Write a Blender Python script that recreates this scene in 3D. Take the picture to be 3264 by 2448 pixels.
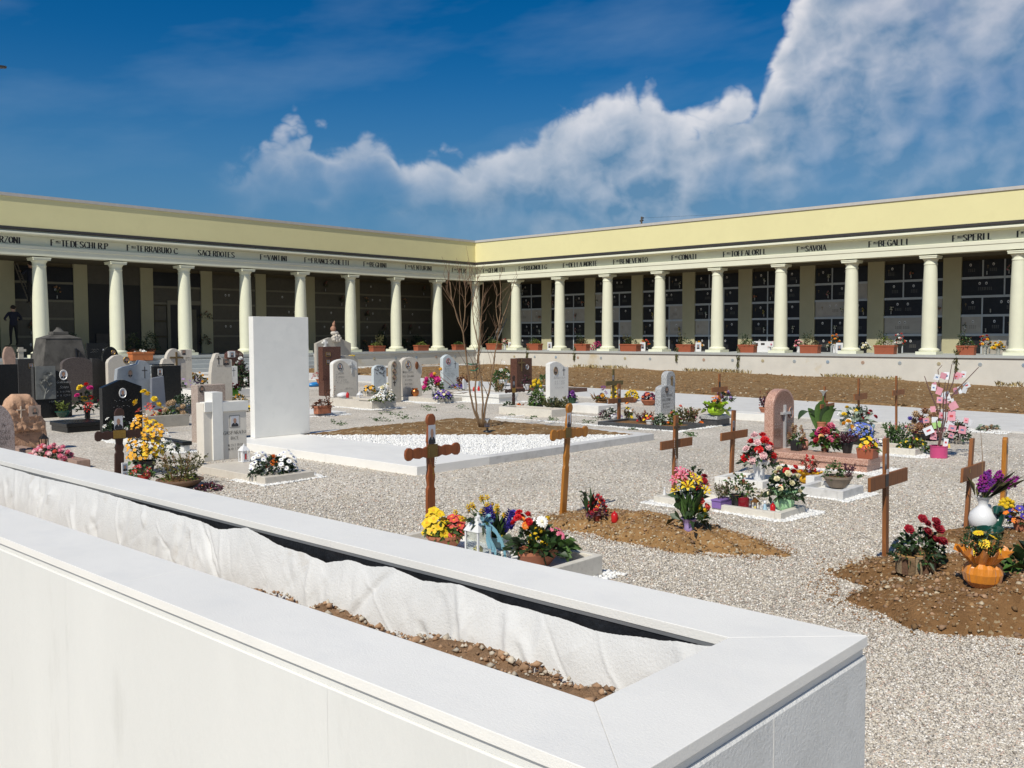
import bpy, bmesh, math, random
import numpy as np
from mathutils import Vector, Matrix

for o in list(bpy.data.objects): bpy.data.objects.remove(o)
SC = bpy.context.scene
COL = SC.collection
R = math.radians

# ---------------------------------------------------------------- camera
EYE = 1.6
F_PX, YAW, PITCH, ROLL = 2961.1, R(42.59), R(-2.987), R(-0.2)      # in pixels of the 3264 x 2448 photograph
_fw = np.array([math.cos(YAW)*math.cos(PITCH), math.sin(YAW)*math.cos(PITCH), math.sin(PITCH)])
_r0 = np.array([math.sin(YAW), -math.cos(YAW), 0.0]); _u0 = np.cross(_r0, _fw)
_rt = _r0*math.cos(ROLL) + _u0*math.sin(ROLL); _up = _u0*math.cos(ROLL) - _r0*math.sin(ROLL)
cam = bpy.data.cameras.new('camera'); camo = bpy.data.objects.new('camera', cam); COL.objects.link(camo)
cam.sensor_width = 36.0; cam.lens = 36.0*F_PX/3264; cam.clip_start = 0.05; cam.clip_end = 2000
camo.matrix_world = Matrix(((_rt[0], _up[0], -_fw[0], 0), (_rt[1], _up[1], -_fw[1], 0), (_rt[2], _up[2], -_fw[2], EYE), (0, 0, 0, 1)))
SC.camera = camo

# ---------------------------------------------------------------- sun, sky, exposure
SUN_EL, SUN_AZ = R(48.5), R(194)           # azimuth counted from +X towards +Y
sl = bpy.data.lights.new('sun', 'SUN'); sl.energy = 4.8; sl.angle = R(0.53); sl.color = (1.0, 0.945, 0.84)
so = bpy.data.objects.new('sun', sl); COL.objects.link(so)
so.rotation_euler = Vector((math.cos(SUN_EL)*math.cos(SUN_AZ), math.cos(SUN_EL)*math.sin(SUN_AZ), math.sin(SUN_EL))).to_track_quat('Z', 'Y').to_euler()
so.location = (0, 0, 60)
SC.view_settings.view_transform = 'Standard'; SC.view_settings.look = 'None'
SC.view_settings.exposure = -0.15; SC.view_settings.gamma = 1.0
SC.view_settings.use_curve_mapping = False
SKY_STRENGTH = 0.052

def ray(u, v):
    return _fw + _rt*(u-1632)/F_PX - _up*(v-1224)/F_PX
def azel(u, v):
    d = ray(u, v); return math.atan2(d[1], d[0]), math.asin(d[2]/np.linalg.norm(d))

def build_world():
    w = bpy.data.worlds.new('World'); SC.world = w; w.use_nodes = True
    nt = w.node_tree; nt.nodes.clear()
    def mk(tree, t, **k):
        n = tree.nodes.new(t)
        for a, b in k.items(): setattr(n, a, b)
        return n
    def mth(tree, op, *a, clamp=False):
        n = tree.nodes.new('ShaderNodeMath'); n.operation = op; n.use_clamp = clamp
        for i, x in enumerate(a):
            if isinstance(x, (int, float)): n.inputs[i].default_value = x
            else: tree.links.new(x, n.inputs[i])
        return n.outputs[0]
    tc = mk(nt, 'ShaderNodeTexCoord'); sp = mk(nt, 'ShaderNodeSeparateXYZ'); nt.links.new(tc.outputs['Generated'], sp.inputs[0])
    A = mth(nt, 'ARCTAN2', sp.outputs[1], sp.outputs[0]); E = mth(nt, 'ARCSINE', sp.outputs[2])
    M = lambda op, *a, **kw: mth(nt, op, *a, **kw)
    cmb = mk(nt, 'ShaderNodeCombineXYZ'); nt.links.new(A, cmb.inputs[0]); nt.links.new(M('MULTIPLY', E, 1.15), cmb.inputs[1])
    def noise(scale, detail, rough, dist=0.0, off=(0, 0, 0)):
        n = mk(nt, 'ShaderNodeTexNoise'); n.inputs['Scale'].default_value = scale; n.inputs['Detail'].default_value = detail; n.inputs['Roughness'].default_value = rough; n.inputs['Distortion'].default_value = dist
        va = mk(nt, 'ShaderNodeVectorMath', operation='ADD'); nt.links.new(cmb.outputs[0], va.inputs[0]); va.inputs[1].default_value = off; nt.links.new(va.outputs[0], n.inputs['Vector']); return n
    # the cloud bank: elevation of its billowing top over the azimuth, from left to right
    top = [(-300, 640), (300, 620), (560, 520), (800, 480), (890, 385), (950, 345), (1010, 345), (1060, 440), (1130, 400), (1190, 392), (1250, 415), (1310, 490), (1420, 440), (1520, 465), (1640, 430), (1740, 385), (1790, 305), (1880, 300), (1960, 270), (2060, 225), (2120, 255), (2200, 345), (2310, 300), (2390, 275), (2450, 320), (2470, 285), (2510, 170), (2560, 0), (2640, -220), (3264, -420), (3700, -300)]
    a_l = azel(-300, 500)[0]; a_r = azel(3700, 500)[0]
    def curve(pts, lo, hi, x):
        fc = mk(nt, 'ShaderNodeFloatCurve'); c = fc.mapping.curves[0]
        for k, (u, val) in enumerate(pts):
            xx = (azel(u, 500)[0]-a_l)/(a_r-a_l); yy = (val-lo)/(hi-lo)
            if k == 0: c.points[0].location = (xx, yy)
            elif k == 1: c.points[1].location = (xx, yy)
            else: c.points.new(xx, yy)
        fc.mapping.update(); nt.links.new(x, fc.inputs['Value']); return M('ADD', M('MULTIPLY', fc.outputs[0], hi-lo), lo)
    dn = noise(6, 3, .5, .1); ds = mk(nt, 'ShaderNodeSeparateColor'); nt.links.new(dn.outputs['Color'], ds.inputs[0])
    def puff(scale, det, off): return M('ABSOLUTE', M('SUBTRACT', M('MULTIPLY', noise(scale, det, .5, .25, off).outputs['Fac'], 2.0), 1.0))
    p1 = puff(13, 1.5, (0, 0, 0)); p2 = puff(36, 3, (2.2, 5.1, 0))
    Ad = M('ADD', A, M('MULTIPLY', M('SUBTRACT', ds.outputs[0], .5), .075)); Ed = M('ADD', M('ADD', E, M('MULTIPLY', M('SUBTRACT', ds.outputs[1], .5), .05)), M('SUBTRACT', .038, M('ADD', M('MULTIPLY', p1, .085), M('MULTIPLY', p2, .034))))
    Ad = M('ADD', Ad, M('MULTIPLY', M('SUBTRACT', p1, .3), .05))
    T_ = M('DIVIDE', M('SUBTRACT', Ad, a_l), a_r-a_l, clamp=True)
    TOP = curve([(u, azel(1632, v)[1]) for u, v in top], 0.0, 0.70, T_)
    dep = M('SUBTRACT', TOP, Ed)
    def sstep(x, a, b, lo=0.0, hi=1.0):
        mr = mk(nt, 'ShaderNodeMapRange', interpolation_type='SMOOTHSTEP'); nt.links.new(x, mr.inputs['Value']); mr.inputs['From Min'].default_value = a; mr.inputs['From Max'].default_value = b; mr.inputs['To Min'].default_value = lo; mr.inputs['To Max'].default_value = hi; return mr.outputs[0]
    LEN = sstep(T_, .36, .52, .040, .60)
    dpos = M('MAXIMUM', dep, 0.0)
    OP = M('MULTIPLY', M('POWER', 2.718, M('MULTIPLY', M('DIVIDE', dpos, LEN), -1.0)), sstep(T_, .22, .31, .0, .94))
    b0 = noise(5.0, 4, .55, .3, (3.1, 1.7, 0)).outputs['Fac']
    q1 = puff(13, 1.5, (.016, .026, 0)); q2 = puff(36, 3, (2.2+.008, 5.1+.012, 0))
    bil = M('ADD', M('MULTIPLY', M('SUBTRACT', p1, q1), .75), M('MULTIPLY', M('SUBTRACT', p2, q2), .38))
    edge0 = M('POWER', 2.718, M('MULTIPLY', dpos, -30.0))
    D = M('MULTIPLY', M('MULTIPLY', sstep(dep, -.014, .016), OP), M('ADD', M('MULTIPLY', edge0, .35), sstep(b0, .33, .56, .50, 1.0), clamp=True), clamp=True)
    edge = M('MULTIPLY', M('POWER', 2.718, M('MULTIPLY', dpos, -20.0)), sstep(b0, .36, .60, .45, 1.0))
    lit = M('ADD', M('ADD', M('MULTIPLY', edge, .72), M('MULTIPLY', bil, M('ADD', .45, M('MULTIPLY', b0, 1.3)))), M('ADD', .06, M('MULTIPLY', M('SUBTRACT', E, .10), 1.7)), clamp=True)
    sky = mk(nt, 'ShaderNodeTexSky', sky_type='NISHITA', sun_disc=False, sun_elevation=SUN_EL, sun_rotation=math.atan2(math.cos(SUN_AZ), math.sin(SUN_AZ)) % (2*math.pi),
             altitude=100, air_density=1.0, dust_density=0.4, ozone_density=3.0)
    hsv = mk(nt, 'ShaderNodeHueSaturation'); hsv.inputs['Saturation'].default_value = 1.5; hsv.inputs['Value'].default_value = 1.5
    nt.links.new(sky.outputs[0], hsv.inputs['Color'])
    tint = mk(nt, 'ShaderNodeMixRGB', blend_type='MULTIPLY'); tint.inputs[0].default_value = 1.0; tint.inputs[2].default_value = (0.60, 0.90, 1.0, 1)
    nt.links.new(hsv.outputs[0], tint.inputs[1])
    cc = mk(nt, 'ShaderNodeMixRGB'); nt.links.new(lit, cc.inputs[0])
    k = 1.0/SKY_STRENGTH
    cc.inputs[1].default_value = (0.165*k, 0.300*k, 0.455*k, 1); cc.inputs[2].default_value = (0.95*k, 0.93*k, 0.94*k, 1)
    # thin high veil
    mx = mk(nt, 'ShaderNodeMixRGB'); nt.links.new(mth(nt, 'MULTIPLY', D, 0.93), mx.inputs[0]); nt.links.new(tint.outputs[0], mx.inputs[1]); nt.links.new(cc.outputs[0], mx.inputs[2])
    vn = mk(nt, 'ShaderNodeTexNoise'); vn.inputs['Scale'].default_value = 3.0; vn.inputs['Detail'].default_value = 5; vn.inputs['Roughness'].default_value = .55
    cb = mk(nt, 'ShaderNodeCombineXYZ'); nt.links.new(mth(nt, 'ADD', mth(nt, 'MULTIPLY', A, 1.2), mth(nt, 'MULTIPLY', E, 1.5)), cb.inputs[0]); nt.links.new(mth(nt, 'MULTIPLY', E, 3.5), cb.inputs[1])
    nt.links.new(cb.outputs[0], vn.inputs['Vector'])
    veil = mth(nt, 'MULTIPLY', mth(nt, 'MULTIPLY', mth(nt, 'SUBTRACT', vn.outputs['Fac'], 0.46), 2.4, clamp=True), 0.32)
    mv = mk(nt, 'ShaderNodeMixRGB'); nt.links.new(veil, mv.inputs[0]); nt.links.new(mx.outputs[0], mv.inputs[1]); mv.inputs[2].default_value = (0.36*k, 0.5*k, 0.68*k, 1)
    w.cycles.sampling_method = 'MANUAL'; w.cycles.sample_map_resolution = 256
    # far grey-blue cloud deck low over the horizon, all the way round
    hz = nt.nodes.new('ShaderNodeMapRange'); hz.interpolation_type = 'SMOOTHSTEP'; nt.links.new(E, hz.inputs['Value']); hz.inputs['From Min'].default_value = 0.03; hz.inputs['From Max'].default_value = 0.30; hz.inputs['To Min'].default_value = 0.86; hz.inputs['To Max'].default_value = 0.0
    mh = mk(nt, 'ShaderNodeMixRGB'); nt.links.new(mth(nt, 'MULTIPLY', hz.outputs[0], mth(nt, 'SUBTRACT', 1.0, mth(nt, 'MULTIPLY', D, 0.75))), mh.inputs[0]); nt.links.new(mv.outputs[0], mh.inputs[1]); mh.inputs[2].default_value = (0.098*k, 0.235*k, 0.43*k, 1)
    bg = mk(nt, 'ShaderNodeBackground'); bg.inputs['Strength'].default_value = SKY_STRENGTH; nt.links.new(mh.outputs[0], bg.inputs['Color'])
    ou = mk(nt, 'ShaderNodeOutputWorld'); nt.links.new(bg.outputs[0], ou.inputs[0])
build_world()
SC.render.engine = 'CYCLES'

# ================================================================ helpers
# ground / plane points from a pixel of the photograph, used once to survey where each thing stands
def G(u, v, z=0.0):
    d = ray(u, v); t = (z-EYE)/d[2]; return float(d[0]*t), float(d[1]*t)
def DEP(u, v, z=0.0):
    d = ray(u, v); return float((z-EYE)/d[2])
RX, RY = math.sin(YAW), -math.cos(YAW)                                # to the right as seen from the path
def PXS(u, v, z=0.0): return DEP(u, v, z)/F_PX                       # metres per pixel there
def onY(u, v, y):
    d = ray(u, v); t = y/d[1]; return float(d[0]*t), float(EYE+d[2]*t)
def onX(u, v, x):
    d = ray(u, v); t = x/d[0]; return float(d[1]*t), float(EYE+d[2]*t)

MATS = {}
def rgb(h):
    if isinstance(h, str):
        c = [int(h[i:i+2], 16)/255 for i in (0, 2, 4)]
        return tuple((x/12.92 if x <= .04045 else ((x+.055)/1.055)**2.4) for x in c)
    return tuple(h)
def mat(name, col=None, rough=.6, var=.12, vs=6.0, col2=None, c2s=None, c2lo=.5, c2hi=.7, speck=None, sps=120, splo=.62, bump=0.0, bs=60, metal=0, spec=.5, stretch=None, trans=0, island=0.0, objco=False, sss=0, sheen=0):
    if name in MATS: return MATS[name]
    m = bpy.data.materials.new(name); m.use_nodes = True; nt = m.node_tree; b = nt.nodes['Principled BSDF']
    MATS[name] = m
    b.inputs['Roughness'].default_value = rough; b.inputs['Metallic'].default_value = metal
    b.inputs['Specular IOR Level'].default_value = spec
    if trans: b.inputs['Transmission Weight'].default_value = trans; b.inputs['IOR'].default_value = 1.15
    if sheen: b.inputs['Sheen Weight'].default_value = sheen
    c = rgb(col); L = nt.links.new
    if objco: pos = nt.nodes.new('ShaderNodeTexCoord').outputs['Object']
    else: pos = nt.nodes.new('ShaderNodeNewGeometry').outputs['Position']
    if stretch:
        mp = nt.nodes.new('ShaderNodeMapping'); mp.inputs['Scale'].default_value = stretch; L(pos, mp.inputs['Vector']); pos = mp.outputs[0]
    def nz(s, d=5, r=.6):
        n = nt.nodes.new('ShaderNodeTexNoise'); n.inputs['Scale'].default_value = s; n.inputs['Detail'].default_value = d; n.inputs['Roughness'].default_value = r
        L(pos, n.inputs['Vector']); return n.outputs['Fac']
    cur = None
    n1 = nz(vs)
    mr = nt.nodes.new('ShaderNodeMapRange'); mr.inputs['From Min'].default_value = .3; mr.inputs['From Max'].default_value = .7
    mr.inputs['To Min'].default_value = 1-var; mr.inputs['To Max'].default_value = 1+var*.6; L(n1, mr.inputs['Value'])
    vm = nt.nodes.new('ShaderNodeVectorMath'); vm.operation = 'SCALE'; vm.inputs[0].default_value = c; L(mr.outputs[0], vm.inputs['Scale']); cur = vm.outputs[0]
    def over(fac, colr):
        nonlocal cur
        mx = nt.nodes.new('ShaderNodeMixRGB'); L(fac, mx.inputs[0]); L(cur, mx.inputs[1]); mx.inputs[2].default_value = (*rgb(colr), 1); cur = mx.outputs[0]
    def ramp(s, lo, hi):
        mr = nt.nodes.new('ShaderNodeMapRange'); mr.inputs['From Min'].default_value = lo; mr.inputs['From Max'].default_value = hi; L(s, mr.inputs['Value']); return mr.outputs[0]
    if col2: over(ramp(nz(c2s or vs*2.3, 7, .65), c2lo, c2hi), col2)
    if speck:
        for i, sc in enumerate(speck):
            vo = nt.nodes.new('ShaderNodeTexVoronoi'); vo.inputs['Scale'].default_value = sps*(1+.37*i); L(pos, vo.inputs['Vector'])
            sx = nt.nodes.new('ShaderNodeSeparateColor'); L(vo.outputs['Color'], sx.inputs[0])
            over(ramp(sx.outputs[i % 3], splo, min(.995, splo+.1)), sc)
    if island:
        gi = nt.nodes.new('ShaderNodeNewGeometry'); mr = nt.nodes.new('ShaderNodeMapRange'); mr.inputs['To Min'].default_value = 1-island; mr.inputs['To Max'].default_value = 1+island
        L(gi.outputs['Random Per Island'], mr.inputs['Value']); vm = nt.nodes.new('ShaderNodeVectorMath'); vm.operation = 'SCALE'; L(cur, vm.inputs[0]); L(mr.outputs[0], vm.inputs['Scale']); cur = vm.outputs[0]
    L(cur, b.inputs['Base Color'])
    if bump:
        bp = nt.nodes.new('ShaderNodeBump'); bp.inputs['Strength'].default_value = 1.0; bp.inputs['Distance'].default_value = bump
        L(nz(bs, 6, .65), bp.inputs['Height']); L(bp.outputs[0], b.inputs['Normal'])
    return m

class MB:
    """collects shapes and links them as ONE mesh object"""
    def __init__(s): s.v = []; s.f = []; s.m = []
    def add(s, vs, fs, mi=0):
        o = len(s.v); s.v += [tuple(map(float, p)) for p in vs]; s.f += [tuple(i+o for i in f) for f in fs]; s.m += [mi]*len(fs); return s
    def box(s, x0, x1, y0, y1, z0, z1, mi=0):
        return s.add([(x0,y0,z0),(x1,y0,z0),(x1,y1,z0),(x0,y1,z0),(x0,y0,z1),(x1,y0,z1),(x1,y1,z1),(x0,y1,z1)],
                     [(3,2,1,0),(4,5,6,7),(0,1,5,4),(1,2,6,5),(2,3,7,6),(3,0,4,7)], mi)
    def taper(s, x0, x1, y0, y1, z0, z1, k, mi=0):          # box whose top is k times its bottom
        cx, cy = (x0+x1)/2, (y0+y1)/2; t = lambda a, c: c+(a-c)*k
        return s.add([(x0,y0,z0),(x1,y0,z0),(x1,y1,z0),(x0,y1,z0),(t(x0,cx),t(y0,cy),z1),(t(x1,cx),t(y0,cy),z1),(t(x1,cx),t(y1,cy),z1),(t(x0,cx),t(y1,cy),z1)],
                     [(3,2,1,0),(4,5,6,7),(0,1,5,4),(1,2,6,5),(2,3,7,6),(3,0,4,7)], mi)
    def prism(s, pts, y0, y1, mi=0):                        # outline in x,z extruded along y (counter-clockwise seen from -y)
        n = len(pts)
        return s.add([(x, y0, z) for x, z in pts]+[(x, y1, z) for x, z in pts],
                     [tuple(range(n)), tuple(range(2*n-1, n-1, -1))]+[((i+1) % n, i, i+n, (i+1) % n+n) for i in range(n)], mi)
    def flat(s, pts, mi=0): return s.add(pts, [tuple(range(len(pts)))], mi)
    def lathe(s, prof, n=20, c=(0,0,0), sx=1, sy=1, mi=0, cap=True):
        vs = []; fs = []
        for (r, z) in prof:
            for k in range(n):
                a = 2*math.pi*k/n; vs.append((c[0]+r*math.cos(a)*sx, c[1]+r*math.sin(a)*sy, c[2]+z))
        for i in range(len(prof)-1):
            for k in range(n): fs.append((i*n+k, i*n+(k+1) % n, (i+1)*n+(k+1) % n, (i+1)*n+k))
        if cap: fs += [tuple(range(n-1, -1, -1)), tuple(range((len(prof)-1)*n, len(prof)*n))]
        return s.add(vs, fs, mi)
    def tube(s, pts, rad, n=6, mi=0):
        P = [Vector(p) for p in pts]; k = len(P); rr = rad if hasattr(rad, '__len__') else [rad]*k
        vs = []; fs = []; pu = None
        for i in range(k):
            t = (P[min(i+1, k-1)]-P[max(i-1, 0)]).normalized()
            u = t.orthogonal().normalized() if pu is None else (pu-t*pu.dot(t)).normalized()
            pu = u; w = t.cross(u)
            for j in range(n):
                a = 2*math.pi*j/n; vs.append(P[i]+(u*math.cos(a)+w*math.sin(a))*rr[i])
        for i in range(k-1):
            for j in range(n): fs.append((i*n+j, i*n+(j+1) % n, (i+1)*n+(j+1) % n, (i+1)*n+j))
        fs += [tuple(range(n-1, -1, -1)), tuple(range((k-1)*n, k*n))]
        return s.add(vs, fs, mi)
    def ell(s, c, r, nu=10, nv=6, mi=0, jit=0, rnd=None):
        r = r if hasattr(r, '__len__') else (r, r, r); vs = [(c[0], c[1], c[2]-r[2])]; fs = []
        for i in range(1, nv):
            th = math.pi*i/nv
            for k in range(nu):
                a = 2*math.pi*k/nu; q = 1+(rnd.uniform(-jit, jit) if jit else 0)
                vs.append((c[0]+r[0]*math.sin(th)*math.cos(a)*q, c[1]+r[1]*math.sin(th)*math.sin(a)*q, c[2]-r[2]*math.cos(th)*q))
        vs.append((c[0], c[1], c[2]+r[2])); t = len(vs)-1
        for k in range(nu): fs.append((0, 1+(k+1) % nu, 1+k)); fs.append((t, t-nu+k, t-nu+(k+1) % nu))
        for i in range(nv-2):
            for k in range(nu): fs.append((1+i*nu+k, 1+i*nu+(k+1) % nu, 1+(i+1)*nu+(k+1) % nu, 1+(i+1)*nu+k))
        return s.add(vs, fs, mi)
    def mesh(s, name, mats, smooth=0, recalc=False):
        me = bpy.data.meshes.new(name); me.from_pydata(s.v, [], s.f)
        mats = mats if isinstance(mats, (list, tuple)) else [mats]
        for m in mats: me.materials.append(m)
        if len(mats) > 1: me.polygons.foreach_set('material_index', s.m)
        if recalc:
            bm = bmesh.new(); bm.from_mesh(me); bmesh.ops.recalc_face_normals(bm, faces=bm.faces); bm.to_mesh(me); bm.free()
        if smooth:
            me.shade_smooth()
            if smooth < 180: me.set_sharp_from_angle(angle=R(smooth))
        me.update(); return me
    def build(s, name, mats, parent=None, loc=(0,0,0), rz=0, smooth=0, bev=0, **tg):
        me = s.mesh(name, mats, smooth, recalc=bool(bev)); return link(name, me, parent, loc, rz, bev, **tg)

def link(name, me, parent=None, loc=(0,0,0), rz=0, bev=0, **tg):
    o = bpy.data.objects.new(name, me); COL.objects.link(o); o.parent = parent; o.location = loc
    if rz: o.rotation_euler.z = rz
    if bev:
        b = o.modifiers.new('bevel', 'BEVEL'); b.width = bev; b.segments = 2; b.limit_method = 'ANGLE'; b.angle_limit = R(40); b.harden_normals = False
    for k, v in tg.items():
        if v is not None: o[k] = v
    return o
def thing(name, label, cat, loc=(0,0,0), rz=0, group=None):
    o = bpy.data.objects.new(name, None); o.empty_display_size = .1; COL.objects.link(o); o.location = loc; o.rotation_euler.z = rz
    o['label'] = label; o['category'] = cat
    if group: o['group'] = group
    return o
def npmesh(name, V, Fc, mats, smooth=False, mi=None):
    """many faces of equal size from numpy arrays"""
    me = bpy.data.meshes.new(name); k = Fc.shape[1]; n = len(Fc)
    me.vertices.add(len(V)); me.vertices.foreach_set('co', np.ascontiguousarray(V, dtype=np.float32).ravel())
    me.loops.add(n*k); me.loops.foreach_set('vertex_index', np.ascontiguousarray(Fc, dtype=np.int32).ravel())
    me.polygons.add(n); me.polygons.foreach_set('loop_start', np.arange(0, n*k, k, dtype=np.int32)); me.polygons.foreach_set('loop_total', np.full(n, k, dtype=np.int32))
    for m in (mats if isinstance(mats, (list, tuple)) else [mats]): me.materials.append(m)
    if mi is not None: me.polygons.foreach_set('material_index', np.ascontiguousarray(mi, dtype=np.int32))
    me.update(calc_edges=True); me.validate()
    if smooth: me.shade_smooth()
    return me
_oct_v = np.array([(1,0,0),(-1,0,0),(0,1,0),(0,-1,0),(0,0,1),(0,0,-1)], float)
_oct_f = np.array([(0,2,4),(2,1,4),(1,3,4),(3,0,4),(2,0,5),(1,2,5),(3,1,5),(0,3,5)])
def stones_mesh(name, P, S, mats, rng, flat=.6, mi=None):
    """angular pebbles: jittered octahedra at points P with sizes S"""
    n = len(P); V = _oct_v[None]*(1+rng.uniform(-.35, .35, (n, 6, 1)))
    V[:, :, 2] *= flat
    a = rng.uniform(0, 2*math.pi, n); b = rng.uniform(-.6, .6, n)
    ca, sa, cb, sb = np.cos(a), np.sin(a), np.cos(b), np.sin(b)
    st = rng.uniform(.7, 1.4, n); V[:, :, 0] *= st[:, None]
    x = V[:, :, 0]*cb[:, None]+V[:, :, 2]*sb[:, None]; z = -V[:, :, 0]*sb[:, None]+V[:, :, 2]*cb[:, None]; y = V[:, :, 1]
    W = np.stack([x*ca[:, None]-y*sa[:, None], x*sa[:, None]+y*ca[:, None], z], 2)*S[:, None, None]+P[:, None, :]
    Fc = (_oct_f[None]+(np.arange(n)*6)[:, None, None]).reshape(-1, 3)
    return npmesh(name, W.reshape(-1, 3), Fc, mats, mi=None if mi is None else np.repeat(mi, 8))

# ---------------------------------------------------------------- lettering: strokes of a broad nib, thick uprights and hairline bars
GL = {}
def _gl():
    O = '2,0 .7,.7 0,3 .7,5.3 2,6 3.3,5.3 4,3 3.3,.7 2,0'
    d = dict(A='0,0 2,6 4,0;.8,2 3.2,2', B='.4,0 .4,6 2.4,6 3.4,5 2.6,3.2 .4,3.2;2.6,3.2 3.8,1.6 2.6,0 .4,0', C='4,4.8 3,6 1.4,5.8 .2,4 .2,2 1.4,.2 3,0 4,1.2',
      D='.4,0 .4,6 2.2,6 3.8,4.4 3.8,1.6 2.2,0 .4,0', E='3.6,6 .4,6 .4,0 3.6,0;.4,3.1 2.6,3.1', F='3.6,6 .4,6 .4,0;.4,3.1 2.6,3.1', G='4,4.8 3,6 1.4,5.8 .2,4 .2,2 1.4,.2 3,0 3.8,.8 3.8,2.6 2.4,2.6',
      H='.4,0 .4,6;3.6,0 3.6,6;.4,3 3.6,3', I='1,0 1,6', J='2.4,6 2.4,1 1.4,0 .2,.8', K='.4,0 .4,6;3.6,6 .6,2.8;1.4,3.5 3.8,0', L='.4,6 .4,0 3.4,0', M='.2,0 .6,6 2.2,1 3.8,6 4.4,0',
      N='.4,0 .4,6 3.6,0 3.6,6', O=O, P='.4,0 .4,6 2.6,6 3.6,4.7 2.6,3 .4,3', Q=O+';2.4,1.6 4,-.6', R='.4,0 .4,6 2.6,6 3.6,4.7 2.6,3.1 .4,3.1;2,3.1 3.8,0', S='3.6,5 2.4,6 1,5.8 .4,4.6 1.2,3.4 2.8,2.7 3.6,1.4 2.8,.2 1.2,0 .2,1.1',
      T='2,0 2,6;.1,6 3.9,6', U='.4,6 .4,1.4 1.4,0 2.8,0 3.7,1.4 3.7,6', V='0,6 2,0 4,6', W='0,6 1.2,0 2.3,5 3.4,0 4.6,6', X='0,6 4,0;0,0 4,6', Y='0,6 2,3 4,6;2,3 2,0', Z='.2,6 3.8,6 .2,0 3.8,0',
      **{'1': '.6,5 1.8,6 1.8,0', '2': '.3,4.6 1.2,6 2.8,5.9 3.5,4.6 .3,0 3.7,0', '3': '.4,5.6 2,6 3.2,4.8 1.6,3.2 3.4,1.6 2,0 .3,.6', '4': '2.8,0 2.8,6 .2,1.8 3.8,1.8', '5': '3.4,6 .8,6 .6,3.4 2.6,3.4 3.6,1.8 2.2,0 .3,.6',
         '6': '3.2,5.6 1.6,5 .4,2.4 1.2,.2 2.6,.2 3.4,1.8 2.2,3.2 .6,2.2', '7': '.3,6 3.7,6 1.4,0', '8': O, '9': '.6,.4 2.4,1.2 3.4,4 2.4,6 1,5.8 .4,4.2 1.6,2.8 3.2,3.8', '0': O, '.': '.6,0 .6,.7', '-': '.4,3 2.4,3', '*': '.4,3 2.4,3;1.4,2 1.4,4', ' ': ''})
    for k, s in d.items(): GL[k] = [[tuple(map(float, p.split(','))) for p in l.split()] for l in s.split(';') if l]
_gl()
ADV = {'I': 2.6, 'M': 5.2, 'W': 5.4, '.': 1.9, ' ': 2.6, 'J': 3.4, '1': 3.0, '-': 3.4}
def glyphs(mb, txt, x, z, h, y=0.0, thick=.62, thin=.2, slant=0.0, wide=.8, small=1.0, center=False, mi=0, mapf=None):
    """flat letters in the x,z plane; lower case = smaller capitals; returns the pen position"""
    s0 = h/6.0
    tot = sum(ADV.get(c.upper(), 4.8)*s0*wide*(small if c.islower() else 1) for c in txt)
    px = x-tot/2 if center else x; n = 0
    for c in txt:
        k = small if c.islower() else 1.0; s = s0*k
        for pl in GL.get(c.upper(), []):
            for (a, b) in zip(pl[:-1], pl[1:]):
                dx, dz = (b[0]-a[0])*wide, b[1]-a[1]
                t = thick if abs(dz) > abs(dx)*.45 else 0
                if t and dx*dz > 0.5 and abs(dx) > 1: t *= .55      # thin up-strokes
                ox, oz = (t/2, 0) if t else (0, thin/2)
                q = []
                for (p, sg) in ((a, -1), (a, 1), (b, 1), (b, -1)):
                    X = px+(p[0]*wide+sg*ox+slant*(p[1]+sg*oz))*s; Z = z+(p[1]+sg*oz)*s
                    q.append((X, y-n*2e-5, Z) if mapf is None else mapf(X, Z, n))
                mb.flat(q, mi); n += 1
        px += ADV.get(c.upper(), 4.8)*s*wide
    return px

# ================================================================ materials of the place
m_marble = mat('white_marble', (.83, .81, .76), rough=.45, var=.05, vs=3, col2=(.74, .73, .70), c2s=7, c2lo=.50, c2hi=.85, bump=.0008, bs=240, stretch=(1, .6, 1))
m_marble_wall = mat('white_marble_honed', (.70, .695, .66), rough=.6, var=.06, vs=2, col2=(.50, .49, .45), c2s=6, c2lo=.58, c2hi=1.0, stretch=(1, 1, .25), bump=.0012, bs=90)
m_cream = mat('cream_stone', (.66, .62, .54), rough=.6, var=.06, vs=8, col2=(.56, .52, .45), c2s=30, bump=.0008, bs=140)
m_conc = mat('pale_concrete', (.60, .59, .57), rough=.8, var=.10, vs=4, col2=(.47, .46, .44), c2s=11, bump=.0015, bs=90)
m_white_stone = mat('white_stone', (.75, .735, .69), rough=.6, var=.06, vs=5, col2=(.62, .62, .61), c2s=14, c2lo=.55, c2hi=.8, bump=.0008, bs=120)
m_soil = mat('brown_soil', (.25, .15, .066), rough=.95, var=.35, vs=3, col2=(.16, .10, .048), c2s=5, speck=[(.44, .35, .22), (.15, .095, .05)], sps=16, splo=.88, bump=.035, bs=14, spec=.15)
m_soil_red = mat('reddish_soil', (.255, .138, .058), rough=.95, var=.3, vs=8, col2=(.175, .092, .038), c2s=14, speck=[(.40, .31, .19)], sps=70, splo=.92, bump=.03, bs=34, spec=.15)
m_pebw = mat('white_pebble', (.76, .755, .73), rough=.6, var=.08, island=.12)

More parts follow.
